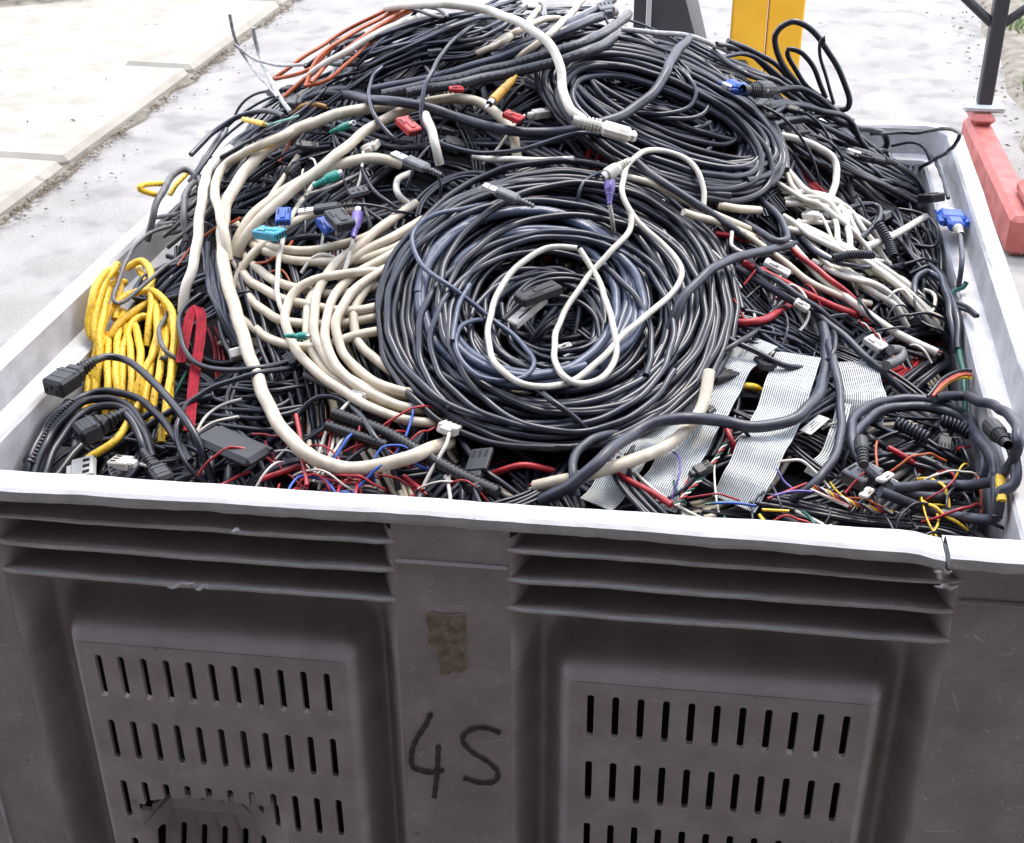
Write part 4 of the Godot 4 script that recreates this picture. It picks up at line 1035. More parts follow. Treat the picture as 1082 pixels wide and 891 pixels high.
	["white_cable","white cable, fourth of 7, in the slanting bundle at right of the heap","white cables in the slanting bundle","white","tube",3.8,[[327,790,-83,357,785,-73,375,779,-69,420,757,-59,451,741,-49,466,734,-40,483,725,-25,520,697,9]],0],
	["white_cable","white cable, third of 7, in the slanting bundle at right of the heap","white cables in the slanting bundle","white","tube",4.6,[[318,792,-77,367,786,-67,400,774,-61,446,748,-42,476,733,-24,494,720,-13,517,698,4]],0],
	["white_cable","white cable, fifth of 7, in the slanting bundle at right of the heap","white cables in the slanting bundle","white","tube",4.7,[[324,796,-96,357,791,-72,379,785,-61,432,763,-50,478,734,-49,495,722,-37,517,699,-6]],0],
	["white_cable","white cable, second of 7, in the slanting bundle at right of the heap","white cables in the slanting bundle","white","tube",4.2,[[327,793,-91,355,788,-64,377,781,-51,423,760,-38,475,737,-23,500,718,-15,517,700,-6]],0],
	["white_cable","white cable, seventh of 7, in the slanting bundle at right of the heap","white cables in the slanting bundle","white","tube",4.0,[[330,791,-92,363,790,-60,374,788,-53,391,783,-46,436,762,-33,467,743,-20,489,725,-9,515,699,0]],0],
	["white_cable","white cable, first of 7, in the slanting bundle at right of the heap","white cables in the slanting bundle","white","tube",4.0,[[339,791,-105,369,789,-59,379,786,-49,389,783,-42,444,758,-25,473,742,-13,490,728,-6,518,699,7]],0],
	["white_cable","white cable, sixth of 7, in the slanting bundle at right of the heap","white cables in the slanting bundle","white","tube",3.8,[[320,799,-101,354,791,-57,370,787,-45,392,781,-36,431,766,-24,467,745,-9,489,725,1,510,700,8]],0],
	["white_cable","thin white cable, second of 7, tangled below the oval coil's right end","thin white cables below the oval coil","white","tube",4.3,[[323,831,-200,338,821,-165,347,817,-154,358,813,-150,388,800,-159,396,795,-155,402,788,-129,403,781,-61,406,777,-42,413,771,-32,431,755,-28]],0],
	["white_cable","thin white cable, third of 7, tangled below the oval coil's right end","thin white cables below the oval coil","white","tube",4.0,[[327,812,-152,346,812,-156,366,810,-158,386,802,-162,397,795,-162,405,788,-157,417,771,-125,424,762,-118,439,746,-121,459,729,-132]],0],
	["white_cable","thin white cable, first of 7, tangled below the oval coil's right end","thin white cables below the oval coil","white","tube",3.7,[[323,828,-190,334,818,-150,345,811,-129,354,806,-125,377,799,-129,384,796,-125,387,794,-110,387,788,-53,391,784,-39,395,782,-37,406,775,-41,421,765,-57,466,726,-130]],0],
	["white_cable","thin white cable, seventh of 7, tangled below the oval coil's right end","thin white cables below the oval coil","white","tube",4.3,[[322,806,-128,345,806,-128,367,804,-131,382,799,-136,397,793,-144,419,779,-159,438,764,-169,447,754,-170,461,733,-163]],0],
	["white_cable","thin white cable, sixth of 7, tangled below the oval coil's right end","thin white cables below the oval coil","white","tube",3.5,[[320,809,-134,353,811,-142,371,809,-142,385,803,-132,395,794,-116,402,785,-109,406,780,-108,411,774,-109,423,762,-118,453,736,-154]],0],
	["white_cable","thin white cable, fifth of 7, tangled below the oval coil's right end","thin white cables below the oval coil","white","tube",3.7,[[343,803,-136,358,806,-137,370,806,-143,390,800,-154,402,794,-158,412,786,-155,436,762,-133,470,723,-123]],0],
	["white_cable","thin white cable, fourth of 7, tangled below the oval coil's right end","thin white cables below the oval coil","white","tube",3.6,[[304,827,-157,346,814,-124,363,810,-122,392,795,-108,409,781,-107,428,760,-111,436,749,-110,444,734,-105]],0],
	["white_cable","thin white cable, fourth of 4, curling at the end of the slanting bundle","white cables curling at the right","white","tube",4.3,[[343,783,-66,367,776,-36,388,768,-21,417,755,-11,445,742,-5,460,733,-2,473,721,1]],0],
	["white_cable","thin white cable, third of 4, curling at the end of the slanting bundle","white cables curling at the right","white","tube",3.6,[[353,783,-70,365,774,-32,373,770,-19,382,766,-11,398,762,-5,428,755,-3,445,747,0,464,732,4,480,714,8]],0],
	["white_cable","thin white cable, second of 4, curling at the end of the slanting bundle","white cables curling at the right","white","tube",4.4,[[356,766,-34,384,767,-12,409,759,3,430,748,9,458,731,12,466,722,14,476,706,18]],0],
	["white_cable","thin white cable, first of 4, curling at the end of the slanting bundle","white cables curling at the right","white","tube",3.8,[[359,766,-31,385,764,-4,396,763,2,412,761,6,430,757,7,447,748,8,477,718,8]],0],
	["white_cable","thick white cable with cut end lying lowest of the slanting bundle","","white","tube",5,[[327,782,-52,351,773,-2,368,765,21,447,728,73,468,721,83,501,711,94]],1],
	["white_cable","long cream cable slanting above the red pair","","cream","tube",4.2,[[199,826,-46,220,824,-27,243,819,-13,282,804,1,343,772,32,365,763,41,377,758,42,389,752,40,428,734,15]],0],
	["white_cable","short thick white cable pointing to the back right corner","","white","tube",5,[[424,755,-110,452,756,-134,475,754,-166,498,748,-209,531,735,-281]],1],
	["red_cable","bright red cable slanting below the white bundle","","red","tube",4.6,[[264,795,47,293,785,50,345,764,62,369,754,63,387,746,61,399,740,56,425,722,36]],0],
	["red_cable","thinner red cable between the white cables","","red","tube",3.6,[[328,790,-15,368,772,23,383,765,33,399,753,36,425,727,24]],0],
	["red_cable","red cable bent in a bow right of the big coil","","red","tube",4.6,[[231,757,121,255,764,147,268,766,151,280,767,147,293,765,135,305,762,116,331,756,63]],0],
	["red_cable","red cable end under the cream cable right of the big coil","","red","tube",4,[[232,807,-12,245,808,-7,259,805,-7,273,799,-15,287,790,-30]],0],
	["black_cable","long straight grey cable slanting down to the front right ring","","greyd","tube",4.6,[[260,781,31,285,780,66,311,774,86,348,759,97,363,752,104,376,746,116,406,732,149,419,725,159,438,712,167,461,690,168]],0],
	["black_cable","grey cable with a hairpin bend below the oval coil","","greyd","tube",4.6,[[263,809,-55,301,805,-9,311,804,-4,318,804,-9,320,805,-22,315,810,-50,302,816,-78,281,822,-113]],0],
	["black_cable","black cable lying across the white bundle","","blackb","tube",3.2,[[340,783,-68,357,782,-32,373,780,-12,391,778,-2,405,776,-4,419,770,-16,436,760,-39,483,719,-134]],0],
	["black_cable","black cable bent back at the top of the white bundle","","black","tube",4,[[412,764,-103,429,767,-128,441,768,-152,455,768,-194,458,768,-217,456,769,-224,452,770,-227,447,771,-228,434,773,-221,411,773,-202]],0],
	["black_cable","black cable arching along the right wall","","blackb","tube",4.2,[[486,724,-5,486,735,-26,492,740,-57,504,739,-80,508,739,-82,516,737,-76,522,737,-60,527,736,-38,530,733,21,530,726,47,529,710,79]],0],
	["black_cable","black cable inside the arch along the right wall","","blackb","tube",4.2,[[498,717,-127,505,726,-130,512,731,-123,515,733,-115,522,738,-78,523,738,-35,524,735,2,524,728,31,525,718,51,528,700,70]],0],
	["black_cable","thin black cable looped below the blue plug","","black","tube",2.6,[[497,732,-314,520,731,-309,532,731,-296,539,732,-273,541,734,-232,538,733,-197,532,732,-185,527,731,-182,515,730,-184,497,729,-196]],0],
	["coiled_cord","short black spring cord among the white cables","","black","helix",6,[[377,785,-4,402,786,-15,428,783,-24]],0],
	["coiled_cord","black spring cord right of the white bundle","","black","helix",7,[[447,776,-147,461,758,-125,467,747,-102]],0],
	["coiled_cord","black spring cord inside the front right ring","","black","helix",8,[[436,711,269,467,706,290]],0],
	["coiled_cord","black spring cord at the far side of the front right ring","","black","helix",8,[[488,701,240,508,697,246,518,694,253]],0],
	["red_cable","red wire pair inside the front right ring","","red","tube",3.2,[[422,705,312,441,698,320,461,682,320]],0],
	["red_cable","thin red wire at right inside the front right ring","","red","tube",2,[[501,695,289,525,668,238]],0],
	["yellow_wire","thin yellow wire loop at the front right rim","","yellow","tube",1.6,[[453,691,398,474,684,388,490,669,375]],0],
	["yellow_cable","yellow cable standing at the right end of the front rim","","yellow","tube",5,[[517,732,374,516,738,419,515,736,433,515,730,444]],0],
	["red_wire","thin red wire in the small arch behind the front right ring","wires arching behind the front right ring","red","tube",1.9,[[480,712,204,500,711,167,517,711,148,521,711,146,524,713,148,528,723,169]],0],
	["yellow_wire","thin yellow wire in the small arch behind the front right ring","wires arching behind the front right ring","yellow","tube",1.9,[[482,717,213,497,718,188,513,716,168,522,716,163,525,717,165,527,721,173]],0],
	["black_wire","thin black wire in the small arch behind the front right ring","wires arching behind the front right ring","black","tube",1.9,[[473,720,221,490,727,195,513,725,166,522,723,158,525,724,158,528,726,165]],0],
	["orange_wire","thin orange wire in the small arch behind the front right ring","wires arching behind the front right ring","orange","tube",1.9,[[476,727,233,492,730,207,504,728,190,520,724,172,528,722,169]],0],
	["white_cable","pale cable end between the long cream cables","","cream","tube",3.6,[[-312,870,-60,-334,836,23,-340,826,38,-351,809,51]],0],
	["cream_cable_coil","loose coil of thick cream cable left of the big black coil","",["cream","cream","cream","cream","cream","cream","cream","cream","cream","cream","cream","cream","cream"],"coil",[5.6,5.6,5.6,5.6,5.6,5.6,5.6,5.6,5.6,5.6,5.6,5.6,5.6],[[-140,822,87,-165,819,120,-184,816,133,-201,814,137,-225,812,139,-270,811,136,-297,811,126,-326,811,103,-348,810,76,-375,811,32],[-131,800,137,-160,798,166,-187,794,180,-221,792,183,-257,794,178,-283,797,168,-310,798,146,-330,799,121,-357,800,80],[-122,776,188,-152,777,208,-173,776,217,-220,773,227,-251,774,227,-277,775,217,-296,776,201,-315,778,178,-339,782,139],[-129,836,53,-148,832,87,-165,829,110,-198,819,139,-223,806,162,-234,794,190,-236,785,210,-234,777,230,-226,764,254,-211,753,275,-187,743,297,-154,735,318,-132,732,327,-115,729,328,-95,726,322,-71,720,308],[-125,807,122,-151,807,146,-171,801,173,-181,788,203,-177,773,232,-168,764,248,-155,757,261,-125,747,282,-99,741,286,-68,733,276],[-153,841,36,-173,835,81,-190,830,101,-221,823,116,-250,820,124,-268,819,127,-287,818,123,-309,816,109,-332,813,85,-366,810,41],[-125,785,170,-153,786,197,-174,786,210,-204,786,212,-249,788,204,-278,789,192,-308,790,169,-331,791,142,-360,793,95],[-93,761,216,-115,769,218,-136,772,225,-161,771,238,-204,763,257,-233,761,262,-253,760,256,-273,760,244,-325,759,194],[-209,838,36,-238,841,48,-260,840,57,-277,836,64,-291,831,75,-313,819,107,-325,810,121,-340,791,138,-344,774,153],[-142,846,25,-179,836,102,-219,813,165,-227,798,198,-226,789,220,-222,779,241,-210,766,266,-192,755,286,-171,747,302,-143,741,314,-121,739,318,-100,736,315,-78,732,305,-51,727,288],[-117,827,75,-149,821,124,-184,811,155,-198,804,174,-205,798,193,-209,788,222,-208,780,243,-203,771,264,-190,761,287,-172,753,306,-152,746,320,-127,739,331,-106,733,334,-84,729,330,-68,726,323,-41,720,305],[-119,814,107,-159,812,159,-187,801,197,-195,788,229,-195,782,241,-190,772,258,-182,762,272,-164,753,289,-136,748,311,-113,746,320,-102,744,320,-86,740,314,-44,729,282],[-134,802,142,-159,811,158,-181,814,167,-221,811,177,-247,802,188,-258,794,201,-260,788,212,-259,779,231,-250,770,250,-233,759,272,-207,749,296,-169,741,325,-136,734,342,-108,728,348,-80,723,348,-57,719,340,-30,714,323]],0],
	["white_cable","thin white cable hanging across the cream coil","","white","tube",3,[[-282,848,-24,-289,841,59,-290,835,91,-288,828,119,-283,812,162,-276,799,192,-269,787,210,-256,771,227]],0],
	["white_cable","white lead of the purple plug over the cream coil","","white","tube",2.6,[[-212,827,60,-203,829,111,-200,827,138,-200,825,147,-201,818,160,-207,802,168]],0],
	["cream_cable","thick cream cable sweeping left from below the red block","","cream","tube",7.2,[[-172,871,-41,-201,881,-32,-224,882,-22,-258,875,-7,-295,861,16,-323,847,41,-341,834,65,-351,818,84,-358,793,104]],0],
	["cream_cable","cream cable arching over the red block to the left","","cream","tube",6.6,[[-23,878,-58,-30,898,-73,-40,912,-86,-55,922,-101,-80,931,-117,-99,933,-123,-119,933,-125,-146,929,-120,-172,923,-110,-200,913,-94,-219,905,-76,-230,900,-56,-246,893,-13,-257,886,5,-304,855,52,-327,838,80,-340,821,96,-352,800,106]],0],
	["cream_cable","long thick cream cable hanging in front, its end under the big coil","","cream","tube",7.6,[[-207,912,-150,-239,915,-123,-263,912,-111,-300,902,-98,-323,893,-88,-346,881,-69,-362,871,-49,-375,858,-17,-381,844,23,-377,830,67,-366,817,113,-344,799,171,-313,774,233,-254,740,343,-228,729,381,-196,726,421,-185,724,428,-176,720,431,-156,715,433,-140,713,434,-110,716,430,-81,722,421,-72,723,414,-64,721,403,-46,707,358]],0],
	["cream_cable","pale cable joining the long cream cables at the left shoulder","","cream","tube",6,[[-315,887,-150,-324,895,-91,-331,895,-72,-340,893,-59,-350,890,-50,-362,885,-45,-375,879,-45,-402,862,-50,-411,855,-45,-413,853,-39,-412,848,-21,-406,846,5,-384,844,62,-370,839,96,-361,829,115,-352,805,132]],0],
	["white_cable","white cable hanging straight down at the left shoulder","","white","tube",6.5,[[-431,847,-140,-435,848,-96,-432,848,-48,-423,846,-1,-415,839,34,-404,816,90,-399,795,136,-401,778,157,-404,752,172]],0],
	["yellow_cable_coil","coil of dirty yellow cable standing at the left wall","",["yellow","yellow","yellow","yellow","yellow","yellow","yellow","yellow","yellow","yellow","yellow","yellow","yellow","yellow","yellow","yellow","yellow","yellow"],"coil",[4.6,4.6,4.6,4.6,4.6,4.6,4.6,4.6,4.6,4.6,4.6,4.6,4.6,4.6,4.6,4.6,4.6,4.6],[[-487,681,300,-492,702,268,-491,719,238,-489,736,218,-499,741,213,-503,750,205,-504,758,195,-503,769,178,-503,773,164,-502,772,148,-500,759,112],[-476,681,305,-485,717,254,-493,745,205,-493,753,174,-486,752,132],[-438,684,314,-449,711,269,-462,729,225,-464,740,195,-460,744,184,-453,746,177,-443,744,177,-426,739,184],[-408,686,327,-415,715,277,-422,738,221,-430,750,191,-451,761,145,-496,768,76],[-372,686,350,-379,711,307,-392,735,241,-406,744,204,-435,752,152],[-446,683,313,-451,706,285,-461,721,254,-473,733,214,-484,744,160],[-426,685,318,-431,707,289,-442,722,255,-460,734,212,-483,742,164],[-422,686,319,-423,713,288,-420,725,266,-417,733,246,-420,742,211,-438,750,157],[-457,681,314,-459,697,298,-465,711,276,-474,722,248,-487,734,206],[-396,688,329,-400,713,294,-403,728,262,-408,737,229,-421,744,178],[-447,659,438,-451,667,421,-450,674,408,-444,680,398,-430,685,384,-421,690,370,-411,707,312,-410,706,310,-409,701,312,-407,686,328],[-487,728,219,-479,742,200,-471,748,184,-462,752,167,-447,753,145],[-493,691,269,-491,712,247,-490,735,229,-500,740,226,-505,756,216,-505,771,204,-504,783,187,-502,792,157,-501,788,138,-499,782,132,-497,775,133,-494,766,141,-487,743,183],[-492,694,274,-490,738,233,-495,742,229,-499,763,205,-500,781,170,-496,793,132],[-481,698,275,-482,725,253,-487,745,228,-492,759,202,-500,772,158],[-499,773,102,-488,778,91,-480,779,91,-471,778,100,-458,773,124,-449,765,150,-443,755,174,-440,743,193,-440,724,214],[-489,758,171,-476,763,152,-461,766,148,-448,767,151,-435,766,159,-414,759,184,-397,747,224,-385,728,279,-379,711,319,-373,683,360],[-470,742,174,-445,736,217,-429,728,257,-422,716,284,-421,698,300]],0],
	["yellow_cable","small yellow hook of cable at the left shoulder","","yellow","tube",3.8,[[-491,835,-32,-494,851,11,-495,854,28,-495,853,31,-495,850,30,-494,846,24,-492,828,-10]],0],
	["yellow_cable","short yellow cable under the grey arch at the left shoulder","","yellow","tube",3.4,[[-490,813,-49,-485,821,-62,-483,823,-72,-482,824,-115]],0],
	["yellow_cable","yellow cable end between pale cables at upper left","","yellow","tube",3,[[-366,883,-40,-341,888,-53]],0],
	["grey_cable","grey cable bent in an arch at the left shoulder","","grey","tube",4.6,[[-490,786,45,-483,814,33,-481,828,18,-481,838,-17,-479,842,-58,-473,842,-70,-464,838,-72,-454,833,-64,-445,825,-48]],0],
	["grey_cable","second grey arch inside the larger one at the left shoulder","","grey","tube",4.4,[[-435,792,52,-441,814,36,-445,823,22,-449,829,4,-454,832,-31,-456,827,-77]],0],
	["grey_cable","thin grey cable looped over the yellow coil","","grey","tube",2.6,[[-432,783,68,-445,783,123,-451,780,146,-472,768,184,-477,768,190,-480,770,190,-483,774,182,-486,781,158,-492,791,105,-493,794,85,-489,797,67,-483,800,52,-459,801,18]],0],
	["grey_cable","grey-brown cable hooked over the front of the yellow coil","","grey","tube",3,[[-423,751,171,-417,750,219,-404,747,248,-394,743,259,-384,737,262,-375,728,259,-367,719,252]],0],
	["green_cable","thin green wire beside the red strap","","green","tube",2,[[-378,706,299,-375,715,284,-374,719,258]],0],
	["red_strap","flat red cable folded over like a strap beside the yellow coil","","redflat","flat",6,[[-372,741,278,-379,761,225,-380,769,204,-376,773,196,-368,770,207,-360,758,236,-350,735,297,-331,714,380]],0],
	["black_cable","black cable passing in front of the red strap","","black","tube",3.2,[[-386,768,154,-394,767,187,-391,765,216,-378,759,253,-370,754,266,-357,747,280,-346,745,287,-328,745,295,-292,753,310,-279,756,312,-268,756,306,-251,751,284,-238,749,271]],0],
	["black_cable","black cable bowing down to the left front rim","","black","tube",3.2,[[-236,744,278,-261,753,310,-275,754,320,-286,751,322,-321,736,323,-334,729,331,-345,723,343,-349,716,359,-348,712,372,-335,703,404,-320,693,419,-302,676,423]],0],
	["coiled_cord","black spring cord lying along the left wall","","black","helix",9.5,[[-497,687,428,-495,697,384,-491,703,321]],0],
	["grey_cable","short grey cable end at the left front rim","","grey","tube",3.6,[[-452,675,432,-476,677,361]],0],
	["black_power_cord","black power cord looped in the left front corner","",["black","black","black","black"],"coil",[4.6,4.6,4.6,4.6],[[-499,678,443,-498,688,431,-498,696,415,-498,703,388,-496,707,358,-487,706,314,-477,705,300,-467,706,295,-456,708,295,-436,710,301,-403,709,321,-371,706,353,-340,703,390,-319,697,415],[-489,679,443,-488,698,404,-487,706,362,-478,707,327,-471,707,317,-461,707,312,-450,707,311,-437,707,316,-412,705,334,-386,698,367,-362,689,412],[-478,678,440,-480,692,401,-477,699,364,-469,703,339,-461,705,330,-452,706,326,-435,707,328,-410,707,344,-389,702,368,-365,694,408],[-467,678,439,-459,685,380]],0],
	["black_wire","thin black wire fanned out in the hole of the big coil","wires in the hole of the big coil","black","tube",1.6,[[20,754,221,30,768,212,41,778,201,54,780,181,68,775,155]],0],
	["black_wire","thin black wire fanned out in the hole of the big coil","wires in the hole of the big coil","black","tube",1.6,[[23,755,219,33,769,210,42,775,201,52,777,188,69,773,161]],0],
	["black_wire","thin black wire fanned out in the hole of the big coil","wires in the hole of the big coil","black","tube",1.6,[[25,755,217,36,769,209,44,775,201,53,776,189,69,771,166]],0],
	["black_wire","thin black wire fanned out in the hole of the big coil","wires in the hole of the big coil","black","tube",1.6,[[28,756,215,38,770,208,46,775,201,55,775,191,70,769,171]],0],
	["black_wire","thin black wire fanned out in the hole of the big coil","wires in the hole of the big coil","black","tube",1.6,[[30,757,213,40,770,206,49,774,198,70,766,175]],0],
	["black_wire","thin black wire fanned out in the hole of the big coil","wires in the hole of the big coil","black","tube",1.6,[[33,757,211,41,770,206,49,773,199,71,764,179]],0],
	["black_wire","thin black wire fanned out in the hole of the big coil","wires in the hole of the big coil","black","tube",1.6,[[35,758,210,42,771,205,49,774,200,57,772,194,71,761,184]],0],
	["orange_cable","orange cable on the outer edge of the orange bundle","orange cables","orange","tube",2.8,[[-397,910,-259,-359,933,-296,-332,945,-339,-316,953,-355,-289,966,-364,-200,1007,-372]],0],
	["orange_cable","orange cable in the middle of the orange bundle","orange cables","orange","tube",2.8,[[-392,913,-248,-359,924,-236,-329,936,-234,-304,948,-241,-277,962,-257,-261,970,-271,-252,974,-286,-227,980,-351,-216,984,-364,-205,990,-371]],0],
	["orange_cable","orange cable reaching lowest to the left","orange cables","orange","tube",2.8,[[-365,906,-176,-340,926,-207,-329,937,-225,-320,947,-250,-308,956,-287,-291,964,-317,-265,972,-353,-253,976,-363,-232,984,-370]],0],
	["orange_cable","orange cable forming the bundle's lower loop","orange cables","orange","tube",2.8,[[-332,923,-189,-325,945,-223,-320,952,-236,-308,960,-258,-249,980,-351,-238,984,-361,-220,992,-368]],0],
	["orange_cable","orange cable returning from the lower loop","orange cables","orange","tube",2.8,[[-330,925,-183,-311,929,-183,-295,935,-191,-279,948,-213,-262,960,-240,-255,964,-258,-248,967,-281,-234,967,-355]],0],
	["orange_cable","orange cable inside the lower loop","orange cables","orange","tube",2.8,[[-320,932,-177,-311,941,-204,-300,950,-224,-270,970,-248,-256,978,-266,-248,981,-284,-230,985,-341,-221,988,-358,-210,993,-370]],0],
	["white_cable","white cable lying under the orange bundle","","white","tube",4.4,[[-380,890,-234,-343,923,-215,-322,939,-209,-303,950,-214,-275,964,-232,-254,974,-253,-234,980,-282,-197,980,-351,-173,980,-385]],0],
	["white_cable","pale thin cable sticking out furthest at upper left","","greyl","tube",2.6,[[-473,983,-324,-473,952,-331,-469,920,-348,-466,913,-349,-461,908,-346,-454,905,-337,-435,903,-305,-365,912,-170]],0],
	["white_cable","pale cable sticking up beside the orange bundle","","greyl","tube",3.2,[[-448,958,-345,-445,938,-344,-442,925,-341,-433,916,-326,-419,912,-294,-370,912,-186,-340,905,-131]],0],
	["white_cable","pale cable lying level across the sticking ones","","greyl","tube",2.4,[[-473,938,-329,-453,925,-323,-437,921,-312,-428,921,-304,-386,929,-261,-332,950,-199]],0],
	["black_cable","black cable end arching out at upper left","","blackb","tube",3.8,[[-468,855,-90,-462,862,-119,-453,869,-144,-438,877,-160,-425,883,-165,-402,891,-165,-385,896,-159,-369,899,-148,-347,901,-127]],0],
	["black_cable","thin black wire above the pale cables at upper left","","black","tube",2,[[-455,835,-108,-431,851,-96,-376,889,-54,-362,898,-50,-350,904,-54,-336,909,-70,-328,910,-87,-314,912,-159,-305,919,-198]],0],
	["orange_cable","tan cable hook below the orange bundle","","tan","tube",3.4,[[-348,889,-178,-334,900,-171,-320,905,-167,-308,904,-167,-298,899,-171]],0],
	["green_wire","thin pale green wire at upper left","","greenl","tube",1.4,[[-346,915,-45,-314,916,-84]],0],
	["grey_cable","white sleeve on the cable in front of the dark machine","","greyl","tube",3.6,[[93,993,-261,121,988,-270,143,984,-282,171,977,-302,184,971,-318,204,953,-362,232,919,-448,253,898,-493]],0],
